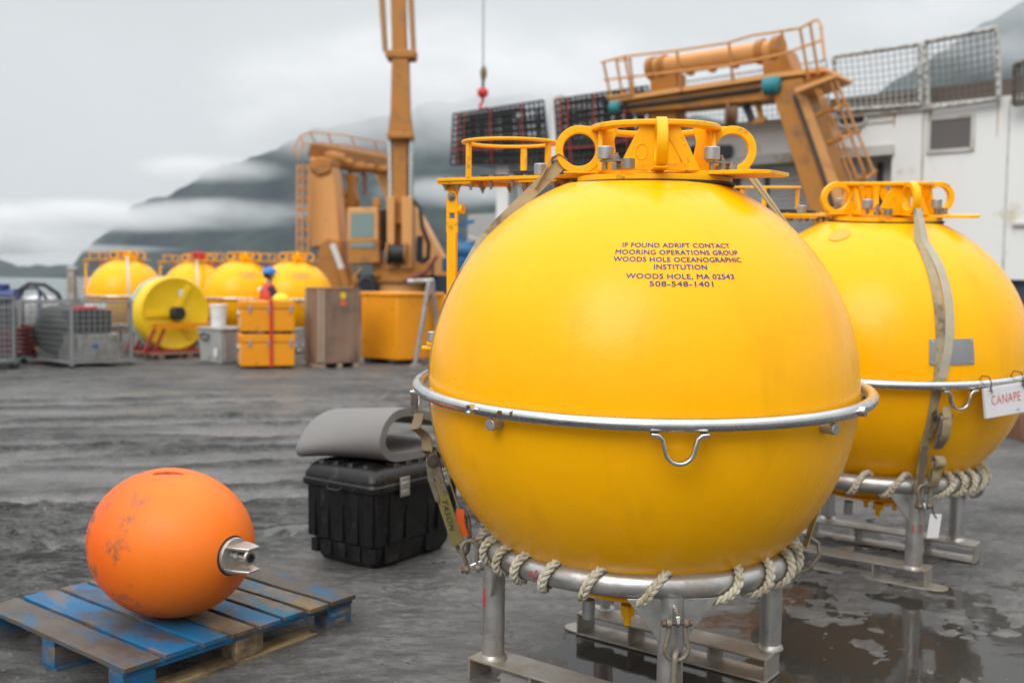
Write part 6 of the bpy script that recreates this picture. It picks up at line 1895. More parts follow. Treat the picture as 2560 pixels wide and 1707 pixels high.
# window with its frame
pa, pb = on_ship(2326, 300), on_ship(2430, 372)
t0, t1 = ship_t(pa), ship_t(pb); z1_, z0_ = pa.z, pb.z
mb = MB(); mb.box(ship_pt((t0 + t1) / 2, (z0_ + z1_) / 2, 0.012), (abs(t1 - t0), 0.02, z1_ - z0_), SHIP_RZ); win = SB(mb, "window", mat_glass("brownish_window_glass", (0.085, 0.072, 0.068), 0.25))
for (ta, tb, za, zb) in ((t0 + .06, t0 - .03, z0_ - .05, z1_ + .05), (t1 - .06, t1 + .03, z0_ - .05, z1_ + .05), (t0, t1, z1_ - .03, z1_ + .06), (t0, t1, z0_ - .06, z0_ + .03)):
    mb = MB(); mb.box(ship_pt((ta + tb) / 2, (za + zb) / 2, 0.03), (abs(tb - ta), 0.055, zb - za), SHIP_RZ)
    mb.v = [tuple(Vector(p) - _so) for p in mb.v]; mb.build("frame", M_LEDGE, win, bevel=0.005)
# chock in the bulwark: a solid dark plate paints the shade in its hole
pc = on_ship(2131, 300)
mb = MB()
Cm = Matrix((SHIP_U, Vector((0, 0, 1)), SHIP_N)).transposed().to_4x4(); Cm.translation = pc + SHIP_N * 0.03
pts2 = []
for cx, cy, a0 in ((0.20, -0.02, -90), (0.20, 0.02, 0), (-0.20, 0.02, 90), (-0.20, -0.02, 180)):
    for k in range(7): a_ = R(a0 + 15 * k); pts2.append((cx + 0.18 * math.cos(a_), cy + 0.16 * math.sin(a_)))
mb.prism(pts2, 0.04, Cm, -0.04); SB(mb, "chock_hole_shade", M_DARK)
mb = MB(); mb.tube([Cm @ Vector((x_, y_, 0)) for x_, y_ in pts2], 0.05, 10, True); SB(mb, "chock_rim", M_LEDGE)
# roller door of grey slats in the recess, and a second opening, its shade painted as a dark slab
mb = MB()
ta, tb = ship_t(on_ship(1925, 480, -0.55)), ship_t(on_ship(2195, 480, -0.55))
z0_, z1_ = 1.9, zl - 0.35
k_ = int((z1_ - z0_) / 0.14)
for i in range(k_):
    zz = z0_ + 0.14 * i + 0.07
    mb.box(ship_pt((ta + tb) / 2, zz, -0.52), (abs(tb - ta), 0.06 + 0.02 * (i % 2), 0.128), SHIP_RZ)
SB(mb, "roller_door", mat("grey_slat_paint", (0.38, 0.385, 0.395), 0.5, 0, 0.2, 2.0, dirt=((0.35, 0.35, 0.35), 0.3, 2)), bevel=0.01)
for tx in (ta + 0.06, tb - 0.06):
    mb = MB(); mb.box(ship_pt(tx, (z0_ + z1_) / 2, -0.50), (0.14, 0.12, z1_ - z0_ + 0.2), SHIP_RZ); SB(mb, "door_jamb", M_DARK)
mb = MB(); ship_box(mb, 1750, 1850, 1.9, zl - 0.3, -0.57, -0.52); SB(mb, "doorway_shade", M_DARK)
# pillars under the after deck
for px, w_ in ((1255, 30), (1560, 40), (1690, 30)):
    mb = MB(); ship_box(mb, px - w_ / 2, px + w_ / 2, 1.5, zn - 0.27, -0.7, -0.2); SB(mb, "pillar", M_SHIP, bevel=0.02)
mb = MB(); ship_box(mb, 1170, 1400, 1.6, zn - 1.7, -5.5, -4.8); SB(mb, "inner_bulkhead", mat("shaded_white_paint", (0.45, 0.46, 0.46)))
for px in (1812, 1745):
    q = on_ship(px, 380, 0.15)
    mb = MB(); mb.box(q, (0.42, 0.30, 0.36), SHIP_RZ + R(20), ); SB(mb, "floodlight", M_DARK, bevel=0.03)
# rust weeps below the rail brackets
M_WEEP = mat("rust_weep", (0.40, 0.30, 0.16), 0.6, 0, 0.25, 3, stretch=(6, 6, 0.6))
for px, ln, w_ in ((2308, 1.7, 0.05), (2326, 0.5, 0.06), (2494, 0.9, 0.04), (2236, 0.4, 0.07)):
    q = on_ship(px, 300)
    mb = MB(); mb.prism([(-w_ / 2, 0), (w_ / 2, 0), (w_ * 0.2, -ln), (-w_ * 0.3, -ln * 0.9)], 0.003, Matrix.Translation(Vector((q.x, q.y, zn - 0.02)) + SHIP_N * 0.003) @ Cm.to_3x3().to_4x4())
    SB(mb, "rust_weep", M_WEEP)

# rail nets along the upper deck
def net_panel(label, cs, off, step, cord, m_net, m_edge, edge=0.07, lean=0.0, extra=None, lace=0.2):
    tl, tr, br, bl = [on_ship(x_, y_, off) for x_, y_ in cs]
    if lean:
        for q in (tl, tr): q += SHIP_N * lean
    o = bl.copy()
    c = thing("safety_net", label, "net", o, (0, 0, 0), "safety nets along the upper deck rail")
    tl, tr, br, bl = tl - o, tr - o, br - o, bl - o
    L, H = (tr - tl).length, ((tl - bl).length + (tr - br).length) / 2
    mb = MB()
    nx, nz = max(2, int(L / step)), max(2, int(H / step))
    for i in range(1, nx):
        f = i / nx
        a, b_ = bl.lerp(br, f), tl.lerp(tr, f)
        mid = a.lerp(b_, 0.5) - SHIP_N * 0.05
        mb.bar(a, mid, cord); mb.bar(mid, b_, cord)
    for j in range(1, nz):
        f = j / nz
        prev = bl.lerp(tl, f)
        for i in range(1, 9):
            g = i / 8
            p_ = bl.lerp(tl, f).lerp(br.lerp(tr, f), g) - SHIP_N * (0.05 * math.sin(PI * f)) - Vector((0, 0, 0.03 * math.sin(PI * g)))
            mb.bar(prev, p_, cord * 0.9); prev = p_
    if m_net is M_NETB:
        # a second fold of the same net hangs loosely behind the first
        rn = random.Random(int(L * 100))
        for i in range(1, nx):
            f = (i + 0.5 + rn.uniform(-0.3, 0.3)) / nx
            a, b_ = bl.lerp(br, min(1, f)), tl.lerp(tr, min(1, f + rn.uniform(-0.02, 0.02)))
            mb.bar(a - SHIP_N * 0.22, a.lerp(b_, rn.uniform(0.8, 1.0)) - SHIP_N * 0.18, cord * rn.uniform(0.7, 1.5))
        for j in range(1, nz):
            f = (j + 0.5) / nz
            p0_, p1_ = bl.lerp(tl, f), br.lerp(tr, min(1, f + rn.uniform(-0.05, 0.05)))
            mb.bar(p0_ - SHIP_N * 0.2, p0_.lerp(p1_, rn.uniform(0.55, 1.0)) - SHIP_N * 0.2, cord * rn.uniform(0.6, 1.3))
    mb.build("netting", m_net, c, smooth=0)
    for a, b_ in ((tl, tr), (bl, br), (tl, bl), (tr, br)):
        mb = MB(); mb.cyl(a, b_, edge * 0.55, 10)
        n_ = int((b_ - a).length / lace)
        for i in range(n_):
            q = a.lerp(b_, (i + 0.5) / n_); d = (b_ - a).normalized()
            mb.tube([q + SHIP_N * edge * 0.2 - d * 0.05, q + SHIP_N * edge * 0.75, q + SHIP_N * edge * 0.2 + d * 0.05], edge * 0.3, 6)
        mb.build("frame_rail", m_edge, c)
    if extra: extra(c, tl, tr, br, bl, H)
    return c
M_NETW = mat("pale_net_cord", (0.34, 0.34, 0.33), 0.8, 0, 0.25, 5)
M_NETB = mat("black_net_cord", (0.022, 0.023, 0.024), 0.8, 0, 0.25, 5)
M_NETBR = mat("brown_net_cord", (0.13, 0.115, 0.095), 0.8, 0, 0.25, 5)
M_EDGEW = mat("laced_rail_paint", (0.46, 0.46, 0.44), 0.7, 0, 0.3, 8, dirt=((0.2, 0.19, 0.17), 0.4, 6))
def redropes(c, tl, tr, br, bl, H):
    for f in (0.08, 0.16, 0.45, 0.78):
        mb = MB()
        a, b_ = tl.lerp(tr, f), bl.lerp(br, f)
        mb.tube([a + SHIP_N * 0.06, a.lerp(b_, 0.35) + SHIP_N * 0.10 + SHIP_U * 0.04, a.lerp(b_, 0.7) + SHIP_N * 0.08, b_ + SHIP_N * 0.06], 0.03, 6)
        mb.build("red_rope", mat("dull_red_rope", (0.30, 0.05, 0.04), 0.8), c)
    for g in (0.30,):
        mb = MB(); mb.tube([bl.lerp(tl, g) + SHIP_N * 0.05, bl.lerp(tl, g).lerp(br.lerp(tr, g), 0.5) + SHIP_N * 0.09 - Vector((0, 0, 0.08)), br.lerp(tr, g + 0.03) + SHIP_N * 0.05], 0.03, 6)
        mb.build("red_rope", mat("dull_red_rope", (0.30, 0.05, 0.04), 0.8), c)
def deckback(c, tl, tr, br, bl, H): pass
net_panel("black net with red ropes on the upper deck rail left of the white stanchion", [(1146, 288), (1370, 255), (1372, 408), (1128, 412)], 0.3, 0.20, 0.085, M_NETB, M_NETB, 0.07, 0.25, redropes)
net_panel("black net with red ropes between the white stanchion and the side gantry", [(1397, 252), (1628, 219), (1628, 400), (1397, 425)], 0.25, 0.20, 0.085, M_NETB, M_NETB, 0.07, 0.2, redropes)
net_panel("pale net behind the side gantry", [(1650, 216), (2070, 152), (2074, 290), (1655, 322)], 0.12, 0.15, 0.020, M_NETW, M_EDGEW, 0.05, 0.1)
net_panel("pale net in a laced frame just right of the side gantry", [(2088, 144), (2302, 113), (2302, 262), (2096, 278)], 0.14, 0.15, 0.020, M_NETW, M_EDGEW, 0.11, 0.1)
net_panel("net in a laced frame above the ship's window", [(2322, 110), (2500, 76), (2497, 248), (2320, 272)], 0.2, 0.15, 0.018, M_NETBR, M_EDGEW, 0.12, 0.25)
net_panel("brown net at the right edge beyond the laced frames", [(2548, 170), (2700, 120), (2700, 235), (2535, 262)], 0.4, 0.10, 0.045, M_NETBR, M_NETBR, 0.10, 0.4)
mb = MB(); ship_box(mb, 1373, 1396, zn - 0.5, zt - 0.1, 0.05, 0.3); SB(mb, "stanchion", M_SHIP, bevel=0.02)
# low brown coaming standing behind the right-hand nets
mb = MB(); q0, q1 = on_ship(2100, 240, -2.0), on_ship(2100, 215, -2.0); ship_box(mb, 1950, 2545, zn + 0.05, zn + 0.60, -0.9, -0.5); SB(mb, "deck_coaming", M_BROWNDK)

# ------------------------------------------------------------------ helpers for the tan steelwork
def slab(mb, pts, Y, thick):
    """Plate or box section: outline at depth Y, carried back by thick along the view's depth axis."""
    a = [at_depth(x_, y_, Y) for x_, y_ in pts]
    n = len(a); b_ = [p + Vector((0, thick, 0)) for p in a]
    fs = [tuple(range(n)), tuple(range(2 * n - 1, n - 1, -1))] + [(i, n + i, n + (i + 1) % n, (i + 1) % n) for i in range(n)]
    return mb.add(a + b_, fs)
class Kit:
    """Parts of one big far structure whose base is at o."""
    def __init__(self, root): self.root, self.o = root, root.location.copy()
    def put(self, mb, nm, m, smooth=35, bevel=0.0, parent=None):
        mb.v = [tuple(Vector(p) - self.o) for p in mb.v]
        return mb.build(nm, m, parent or self.root, smooth, bevel)

# ---- side gantry (right): catwalk, roller, legs, rails, ladder cage
GO = 1.6
def g_(px, py, off=GO): return on_ship(px, py, off)
k = Kit(thing("side_gantry", "tan A-frame gantry with railed catwalk leaning over the ship's side at the right", "gantry", Vector((g_(2030, 300).x, g_(2030, 300).y, 1.8))))
def gslab(mb, pts, off, thick):
    a = [g_(x_, y_, off) for x_, y_ in pts]; n = len(a); b_ = [p - SHIP_N * thick for p in a]
    return mb.add(a + b_, [tuple(range(n)), tuple(range(2 * n - 1, n - 1, -1))] + [(i, n + i, n + (i + 1) % n, (i + 1) % n) for i in range(n)])
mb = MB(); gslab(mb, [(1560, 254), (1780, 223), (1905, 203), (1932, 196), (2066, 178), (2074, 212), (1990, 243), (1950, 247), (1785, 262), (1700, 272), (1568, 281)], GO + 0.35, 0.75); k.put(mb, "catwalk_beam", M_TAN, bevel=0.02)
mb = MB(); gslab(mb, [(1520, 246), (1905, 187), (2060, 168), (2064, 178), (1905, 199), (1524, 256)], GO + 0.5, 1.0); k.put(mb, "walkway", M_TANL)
mb = MB(); mb.tube([g_(1640, 170), g_(1948, 124)], 0.27, 20); k.put(mb, "roller", M_TANL)
for px, py, r_ in ((1632, 172, 0.33), (1660, 166, 0.32), (1905, 130, 0.33), (1945, 124, 0.36)):
    mb = MB(); d = (g_(1948, 124) - g_(1640, 170)).normalized(); q = g_(px, py); mb.cyl(q - d * 0.09, q + d * 0.09, r_, 20); k.put(mb, "roller_collar", M_TAN)
for px, py in ((1720, 178), (1775, 170), (1832, 160)):
    mb = MB(); gslab(mb, [(px - 12, py - 8), (px + 12, py - 10), (px + 6, py + 8), (px - 4, py + 10)], GO + 0.1, 0.2); k.put(mb, "roller_bracket", M_TAN)
mb = MB(); gslab(mb, [(1625, 188), (1688, 180), (1692, 708), (1628, 706)], GO + 0.1, 0.6); k.put(mb, "leg", M_TAN, bevel=0.02)
mb = MB(); gslab(mb, [(1904, 135), (1962, 120), (1980, 165), (2000, 200), (1905, 208), (1906, 170)], GO + 0.2, 0.7); k.put(mb, "knee", M_TAN, bevel=0.03)
mb = MB(); gslab(mb, [(1932, 205), (2005, 195), (2016, 240), (2176, 700), (2080, 704), (1945, 280), (1934, 245)], GO + 0.45, 0.85); k.put(mb, "leg", M_TAN, bevel=0.02)
mb = MB(); gslab(mb, [(1990, 243), (2016, 238), (2182, 696), (2150, 699)], GO + 0.5, 0.05); k.put(mb, "leg_flange", M_TANL)
for px0_, px1_ in ((1615, 1705), (2070, 2190)):
    t0, t1 = ship_t(g_(px0_, 690)), ship_t(g_(px1_, 690))
    mb = MB(); mb.box(ship_pt((t0 + t1) / 2, 1.62, 0.85), (abs(t1 - t0), 2.5, 0.36), SHIP_RZ); k.put(mb, "foot_bracket", M_TAN, bevel=0.02)
mb = MB(); mb.tube([g_(1986, 240, GO + 0.53), g_(2020, 330, GO + 0.53), g_(2088, 530, GO + 0.53)], 0.055, 8); k.put(mb, "cable", M_GASK)
mb = MB(); mb.tube([g_(1560, 268, GO + 0.42), g_(1700, 250, GO + 0.42), g_(1900, 222, GO + 0.42)], 0.05, 8); k.put(mb, "cable", M_GASK)
for px, py, r_ in ((1539, 268, 0.175), (1930, 214, 0.225)):
    mb = MB(); d = (g_(1948, 124) - g_(1640, 170)).normalized(); q = g_(px, py, GO + 0.5); mb.tube([q - d * r_ * 1.1, q - d * r_ * 0.8, q + d * r_ * 0.8, q + d * r_ * 1.1], [r_ * 0.6, r_, r_, r_ * 0.6], 16); k.put(mb, "covered_motor", M_TEAL)
    mb = MB(); q2 = g_(px + 22, py - 4, GO + 0.5); mb.cyl(q, q2, r_ * 0.6, 12); k.put(mb, "motor_shaft", M_DARK)
q = g_(1828, 282)
mb = MB(); ax_ = (SHIP_U * 0.85 + SHIP_N * 0.5).normalized(); X4 = ax_.to_track_quat('Z', 'Y').to_matrix().to_4x4(); X4.translation = q
mb.lathe([(0.30, -0.16), (0.40, -0.14), (0.40, -0.08), (0.34, -0.03), (0.34, 0.03), (0.40, 0.08), (0.40, 0.14), (0.30, 0.16)], 28, X4); k.put(mb, "sheave", mat("dark_tan_sheave", (0.20, 0.10, 0.05), 0.6, 0, 0.3, 3))
mb = MB(); mb.bar(g_(1832, 235), g_(1830, 285), 0.30, 0.06); k.put(mb, "sheave_hanger", M_TAN)
mb = MB(); mb.bar(g_(1888, 240), g_(1905, 300), 0.12); k.put(mb, "strut", M_TAN)
mb = MB(); mb.bar(g_(1880, 305), g_(1915, 300), 0.12); k.put(mb, "strut", M_TAN)
mb = MB(); mb.bar(g_(1865, 265), g_(1882, 305), 0.16); k.put(mb, "strut", M_DARK)
# rails: near and far handrail, mid rails, posts
rails = [[(1503, 157), (1562, 141), (1692, 127), (1820, 107), (1880, 89), (2000, 71), (2036, 52), (2046, 50), (2053, 66), (2062, 150)],
         [(1510, 200), (1690, 180), (1820, 165), (1960, 135), (2005, 118), (2058, 100)],
         [(1517, 244), (1580, 235)]]
for i, rr_ in enumerate(rails):
    mb = MB(); mb.tube([g_(x_, y_, GO + 0.55) for x_, y_ in rr_], 0.035, 8); k.put(mb, "handrail", M_TANL)
mb = MB(); mb.tube([g_(x_, y_, GO - 0.4) for x_, y_ in ((1540, 155), (1560, 150), (1580, 148))], 0.03, 8); k.put(mb, "handrail", M_TANL)
for a, b_ in (((1509, 157), (1527, 246)), ((1541, 150), (1557, 243)), ((1562, 142), (1580, 240)), ((1574, 146), (1585, 235)), ((1692, 127), (1704, 228)), ((1822, 107), (1832, 200)), ((1955, 82), (1964, 150)), ((2000, 71), (2022, 200)), ((2025, 60), (2046, 188)), ((2053, 70), (2062, 150))):
    mb = MB(); mb.tube([g_(*a, GO + 0.55), g_(*b_, GO + 0.5)], 0.038, 8); k.put(mb, "rail_post", M_TAN)
# ladder landing and cage down the leg
mb = MB(); gslab(mb, [(1984, 222), (2090, 184), (2093, 192), (1990, 232)], GO + 0.9, 1.0); k.put(mb, "landing", M_TANL)
for a, b_ in (((2036, 212), (2136, 468)), ((2075, 200), (2160, 430)), ((2088, 196), (2188, 440)), ((2050, 225), (2150, 460))):
    mb = MB(); mb.tube([g_(*a, GO + 0.8), g_(*b_, GO + 0.8)], 0.036, 8); k.put(mb, "ladder_rail", M_TAN)
for a, b_, c_ in (((2070, 360), (2108, 345), (2150, 328)), ((2135, 455), (2165, 445), (2190, 428)), ((2040, 290), (2085, 272), (2115, 262))):
    mb = MB(); mb.tube([g_(*a, GO + 0.75), g_(*b_, GO + 1.2), g_(*c_, GO + 0.75), g_(b_[0], b_[1] - 12, GO + 0.45), g_(*a, GO + 0.75)], 0.04, 8); k.put(mb, "cage_hoop", M_TAN)
for i in range(9):
    f = i / 8
    mb = MB(); mb.tube([g_(2040 + 96 * f, 222 + 246 * f, GO + 0.8), g_(2058 + 94 * f, 212 + 250 * f, GO + 0.8)], 0.022, 6); k.put(mb, "rung", M_TAN)

# ---- stern gantry (left): two legs, beam, sheaves, ladder cage, cylinders
def s_(px, py, f=0.0): return at_depth(px, py, 38.0 + 6.3 * f)
k = Kit(thing("stern_gantry", "tan stern A-frame with hanging sheaves to the left of the crane mast", "gantry", Vector((s_(820, 720).x, 38.0, 0.9))))
def sslab(mb, pts, thick, fr=lambda x_: max(0, (x_ - 770) / 220.0)):
    a = [s_(x_, y_, fr(x_)) for x_, y_ in pts]; n = len(a); b_ = [p + Vector((0.1, thick, 0)) for p in a]
    return mb.add(a + b_, [tuple(range(n)), tuple(range(2 * n - 1, n - 1, -1))] + [(i, n + i, n + (i + 1) % n, (i + 1) % n) for i in range(n)])
mb = MB(); sslab(mb, [(768, 388), (776, 360), (975, 394), (975, 428), (900, 420), (820, 410), (800, 420)], 1.1); k.put(mb, "beam", M_TAN, bevel=0.03)
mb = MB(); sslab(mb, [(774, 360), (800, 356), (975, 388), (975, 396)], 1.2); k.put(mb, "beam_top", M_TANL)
mb = MB(); sslab(mb, [(776, 392), (826, 400), (836, 450), (852, 606), (775, 620), (771, 500)], 1.2, lambda x_: 0); k.put(mb, "leg", M_TANL, bevel=0.05)
mb = MB(); sslab(mb, [(772, 400), (800, 390), (830, 400), (825, 430), (795, 440), (775, 425)], 1.5, lambda x_: -0.02); k.put(mb, "knee", M_TAN, bevel=0.06)
mb = MB(); sslab(mb, [(800, 610), (818, 596), (850, 600), (856, 640), (864, 690), (878, 722), (790, 745), (782, 690)], 1.6, lambda x_: -0.03); k.put(mb, "foot_bracket", M_TAN, bevel=0.05)
mb = MB(); mb.tube([s_(831, 610, -.08), s_(858, 680, -.08)], 0.13, 14); k.put(mb, "ram_rod", M_WHITEP)
mb = MB(); mb.tube([s_(855, 672, -.08), s_(872, 725, -.08)], 0.22, 14); k.put(mb, "ram_barrel", M_TAN)
mb = MB(); sslab(mb, [(930, 420), (975, 425), (985, 470), (1035, 510), (1095, 620), (1140, 700), (1095, 720), (1040, 600), (965, 500)], 1.2, lambda x_: 0.9); k.put(mb, "leg", M_TANL, bevel=0.05)
mb = MB(); mb.tube([s_(1116, 655, .8), s_(1136, 695, .8)], 0.14, 12); k.put(mb, "ram_rod", M_WHITEP)
mb = MB(); sslab(mb, [(1108, 690), (1140, 690), (1160, 770), (1090, 770)], 1.3, lambda x_: 0.8); k.put(mb, "foot_bracket", M_TAN, bevel=0.05)
for px, py, r_ in ((820, 398, .35), (838, 402, .35), (860, 410, .25), (890, 418, .22), (915, 420, .2), (950, 424, .2)):
    mb = MB(); q = s_(px, py, max(0, (px - 770) / 220)); mb.cyl(q + Vector((-0.25, -0.1, 0)), q + Vector((0.25, 0.2, 0)), r_, 16); k.put(mb, "pad_eye", M_TAN)
mb = MB(); sslab(mb, [(856, 434), (889, 436), (884, 470), (892, 500), (880, 530), (862, 532), (858, 500), (866, 462)], 0.35, lambda x_: 0.4); k.put(mb, "hanging_block", M_TAN, bevel=0.04)
mb = MB(); q = s_(864, 514, 0.4); X4 = Vector((0.5, -0.85, 0.1)).normalized().to_track_quat('Z', 'Y').to_matrix().to_4x4(); X4.translation = q
mb.annulus((0, 0, 0), 0.60, 0.42, 0.22, X4, 32); mb.annulus((0, 0, 0), 0.44, 0.12, 0.10, X4, 32); k.put(mb, "sheave", M_TAN)
mb = MB(); mb.tube([s_(875, 420, .45), s_(875, 440, .45)], 0.07, 8); k.put(mb, "hanger", M_DARK)
mb = MB()
for i in range(5): mb.tube([s_(910 + (i % 2) * 3, 430 + i * 12, .6), s_(911, 441 + i * 12, .6)], 0.12 - 0.01 * i, 8)
k.put(mb, "hanging_chain", mat("dark_tan_sheave", (0.20, 0.10, 0.05), 0.6))
for x_ in (744, 756, 772):
    mb = MB(); mb.tube([s_(x_, 412, -.1), s_(x_ - 2, 640, -.1)], 0.035, 6); k.put(mb, "ladder_rail", M_TANL)
for i in range(9):
    y_ = 418 + i * 26
    mb = MB(); mb.tube([s_(772, y_, -.05), s_(758, y_ - 4, -.12), s_(742, y_ + 1, -.05), s_(757, y_ + 6, .03), s_(772, y_, -.05)], 0.035, 6); k.put(mb, "cage_hoop", M_TANL)
for rr_ in (((735, 372), (752, 338), (775, 330), (860, 338), (975, 360)), ((742, 395), (758, 360), (860, 362), (975, 384))):
    mb = MB(); mb.tube([s_(x_, y_, max(-.05, (x_ - 770) / 220)) for x_, y_ in rr_], 0.03, 6); k.put(mb, "handrail", M_TANL)
for a, b_ in (((752, 338), (760, 372)), ((775, 330), (788, 358)), ((820, 334), (832, 366)), ((878, 342), (890, 376)), ((935, 352), (948, 386)), ((735, 372), (745, 400))):
    mb = MB(); mb.tube([s_(*a, max(-.05, (a[0] - 770) / 220)), s_(*b_, max(-.05, (b_[0] - 770) / 220))], 0.035, 6); k.put(mb, "rail_post", M_TANL)

# ---- deck crane between them
YC = 37.0
k = Kit(thing("deck_crane", "tall tan knuckle-boom crane with glazed cab in front of the stern gantry", "crane", Vector((at_depth(1000, 745, YC).x, YC, 0.8))))
def c_(px, py, d=0.0): return at_depth(px, py, YC + d)
base = c_(1000, 745); sl = c_(1000, 700)
mb = MB(); mb.lathe([(0.86, base.z - 0.6), (0.86, c_(1000, 708).z), (0.98, c_(1000, 706).z), (0.98, c_(1000, 700).z)], 40, Matrix.Translation((base.x, YC + 0.9, 0))); k.put(mb, "pedestal", M_TANL)
mb = MB(); mb.lathe([(1.05, c_(1000, 704).z), (1.05, c_(1000, 690).z), (0.95, c_(1000, 686).z)], 40, Matrix.Translation((base.x, YC + 0.9, 0))); k.put(mb, "slew_ring", M_TAN)
mb = MB(); slab(mb, [(930, 664), (966, 655), (1078, 655), (1078, 690), (935, 692)], YC + 0.1, 1.6); k.put(mb, "platform", M_TAN, bevel=0.03)
mb = MB(); slab(mb, [(966, 500), (1012, 500), (1034, 640), (1034, 668), (970, 668)], YC + 0.5, 0.9); k.put(mb, "king_post", M_TAN, bevel=0.03)
for xa, xb in ((967, 986), (1004, 1031)):
    mb = MB(); slab(mb, [(xa, 492), (xb, 492), (xb, 672), (xa, 672)], YC - 0.05, 1.3); k.put(mb, "cheek_plate", M_TANL, bevel=0.03)
mb = MB(); slab(mb, [(983, 338), (1017, 338), (1016, 560), (980, 560)], YC + 0.25, 0.6); k.put(mb, "lower_boom", M_TAN, bevel=0.02)
for xa in (975, 1025):
    mb = MB(); mb.tube([c_(xa, 345, 0.5), c_(xa + 2, 520, 0.4)], 0.10, 12); k.put(mb, "ram_rod", M_STEEL)
mb = MB(); slab(mb, [(979, 146), (1019, 146), (1022, 276), (1030, 335), (970, 335), (976, 276)], YC + 0.05, 0.85); k.put(mb, "main_boom", M_TAN, bevel=0.02)
mb = MB(); slab(mb, [(966, 331), (1031, 331), (1030, 346), (967, 346)], YC - 0.1, 1.1); k.put(mb, "boom_collar", M_TAN, bevel=0.04)
mb = MB(); slab(mb, [(975, -60), (1010, -60), (1016, 148), (980, 148)], YC + 0.15, 0.65); k.put(mb, "upper_boom", M_TAN, bevel=0.02)
mb = MB(); slab(mb, [(960, 124), (1040, 124), (1036, 144), (964, 144)], YC + 0.0, 0.9); k.put(mb, "boom_collar", M_TAN, bevel=0.04)
for pts in ([(942, -60), (957, -60), (968, 126), (956, 126)], [(1016, -60), (1031, -60), (1039, 126), (1027, 126)]):
    mb = MB(); slab(mb, pts, YC + 0.2, 0.3); k.put(mb, "jib_ram", mat("dark_tan_paint", (0.34, 0.17, 0.06), 0.5, 0, 0.15, 2), bevel=0.02)
# cab
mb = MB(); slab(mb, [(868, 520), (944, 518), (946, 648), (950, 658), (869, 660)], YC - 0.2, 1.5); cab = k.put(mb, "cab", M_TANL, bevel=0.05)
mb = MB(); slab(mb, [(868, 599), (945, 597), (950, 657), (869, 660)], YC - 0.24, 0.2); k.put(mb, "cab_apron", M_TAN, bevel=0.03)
mb = MB(); slab(mb, [(877, 533), (934, 532), (934, 592), (876, 594)], YC - 0.23, 0.1); k.put(mb, "cab_window", mat_glass("cab_glass", (0.16, 0.24, 0.23), 0.1), parent=None)
mb = MB(); slab(mb, [(875, 607), (934, 606), (934, 618), (875, 619)], YC - 0.27, 0.1); k.put(mb, "cab_window", mat_glass("cab_glass", (0.16, 0.24, 0.23), 0.1))
mb = MB(); slab(mb, [(931, 496), (948, 494), (950, 516), (932, 518)], YC + 0.2, 0.4); k.put(mb, "work_lamp", M_TAN, bevel=0.02)
mb = MB(); slab(mb, [(944, 528), (962, 524), (962, 625), (944, 625)], YC + 0.5, 0.7); k.put(mb, "cab_back", M_DARK)
mb = MB(); q = c_(992, 634, -0.2); mb.cyl(q + Vector((-0.3, 0, 0)), q + Vector((0.3, 0.1, 0)), 0.34, 20); k.put(mb, "winch_drum", M_GASK)
for x_ in (-0.33, 0.33):
    mb = MB(); mb.cyl(q + Vector((x_ - 0.03, -0.02, 0)), q + Vector((x_ + 0.03, -0.02, 0)), 0.42, 20); k.put(mb, "winch_flange", M_TAN)
mb = MB(); mb.tube([c_(1032, 500, .2), c_(1050, 520, .1), c_(1056, 570, 0), c_(1072, 610, 0), c_(1070, 645, .1), c_(1048, 662, .2)], 0.09, 8); k.put(mb, "hose", M_GASK)
mb = MB(); mb.tube([c_(1050, 590, .3), c_(1048, 655, .3)], 0.12, 8); k.put(mb, "hose", M_GASK)
mb = MB(); mb.tube([c_(1092, 640, -.5), c_(1065, 680, -.5), c_(1010, 703, -.5)], 0.07, 8); k.put(mb, "hose", mat("maroon_hose", (0.16, 0.03, 0.04), 0.6))
for a, b_ in (((893, 680), (876, 735)), ((905, 668), (880, 700)), ((888, 690), (905, 735))):
    mb = MB(); mb.tube([c_(*a, -0.4), c_(*b_, -0.4)], 0.05, 8); k.put(mb, "access_rail", M_TAN)
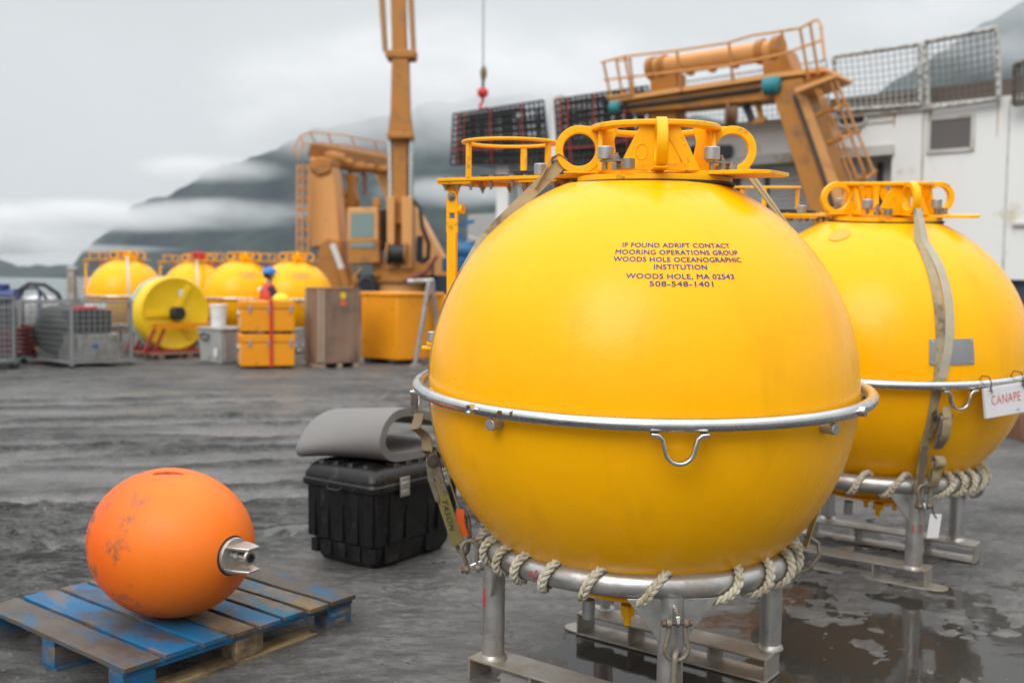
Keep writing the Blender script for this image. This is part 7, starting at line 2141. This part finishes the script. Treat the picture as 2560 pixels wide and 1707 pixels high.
# hoses looping at the foot of the pedestal
hl_ = thing("hose_loop", "black hose loop hanging beside the crane pedestal", "hose", c_(915, 730, -0.8))
mb = MB(); mb.tube([c_(900, 735, -.8) - hl_.location, c_(898, 710, -.8) - hl_.location, c_(910, 694, -.8) - hl_.location, c_(928, 700, -.8) - hl_.location, c_(933, 735, -.8) - hl_.location], 0.10, 8); mb.build("hose", M_GASK, hl_)

# ---- crane wire with red ball, weight and hook
YH = 36.5
hp = at_depth(1207, 232, YH)
hk = thing("crane_hook", "red ball hook hanging on a crane wire above the black nets", "hook", hp)
mb = MB(); mb.tube([at_depth(1210, -420, YH) - hp, at_depth(1208, 168, YH) - hp], 0.035, 8); mb.build("wire", mat("pale_wire", (0.38, 0.40, 0.42), 0.5, 0.4), hk)
mb = MB(); mb.tube([(0.02, 0, 0.95), (0.02, 0, 0.80), (0.02, 0, 0.62), (0.01, 0, 0.42)], [0.05, 0.12, 0.12, 0.06], 12); mb.build("socket", mat("olive_socket", (0.16, 0.12, 0.05), 0.6), hk)
mb = MB(); mb.tube([(0.01, 0, 0.45), (0, 0, 0.16)], 0.055, 10); mb.build("swivel", M_DARK, hk)
mb = MB(); mb.lathe([(0.20 * math.cos(R(a)), 0.20 * math.sin(R(a))) for a in range(-88, 89, 8)], 24); mb.build("ball", M_RED, hk)
mb = MB(); mb.tube([(0, 0, -0.18), (0, 0, -0.34)], 0.06, 10); mb.tube(arc((0.03, 0, -0.48), 0.12, 100, 350, 14), 0.05, 10); mb.build("hook_claw", M_RED, hk)
# small bright gear on the ship's deck behind the lettered buoy's arm
q = at_depth(1160, 660, 40.0)
c = thing("blue_winch", "blue winch gear on deck seen between the hanging arm and the lettered buoy", "winch", (q.x, 40.0, 1.5))
mb = MB(); mb.box((0, 0, 0.75), (1.7, 1.0, 0.55)); mb.build("base", M_BLUE, c, bevel=0.04)
mb = MB(); mb.cyl((-0.5, 0, 1.3), (0.5, 0, 1.3), 0.38, 20); mb.build("drum", M_BLUE, c)
mb = MB(); mb.bar((0.2, 0, 1.1), (-0.35, 0, 2.4), 0.14); mb.bar((-0.35, 0, 2.3), (0.4, 0, 2.5), 0.14); mb.build("davit", M_BLUE, c)
mb = MB(); mb.box((0.5, -0.2, 1.75), (0.7, 0.3, 0.14), mtx=Matrix.Rotation(R(18), 3, 'Y')); mb.build("cover", M_WHITEP, c, bevel=0.03)
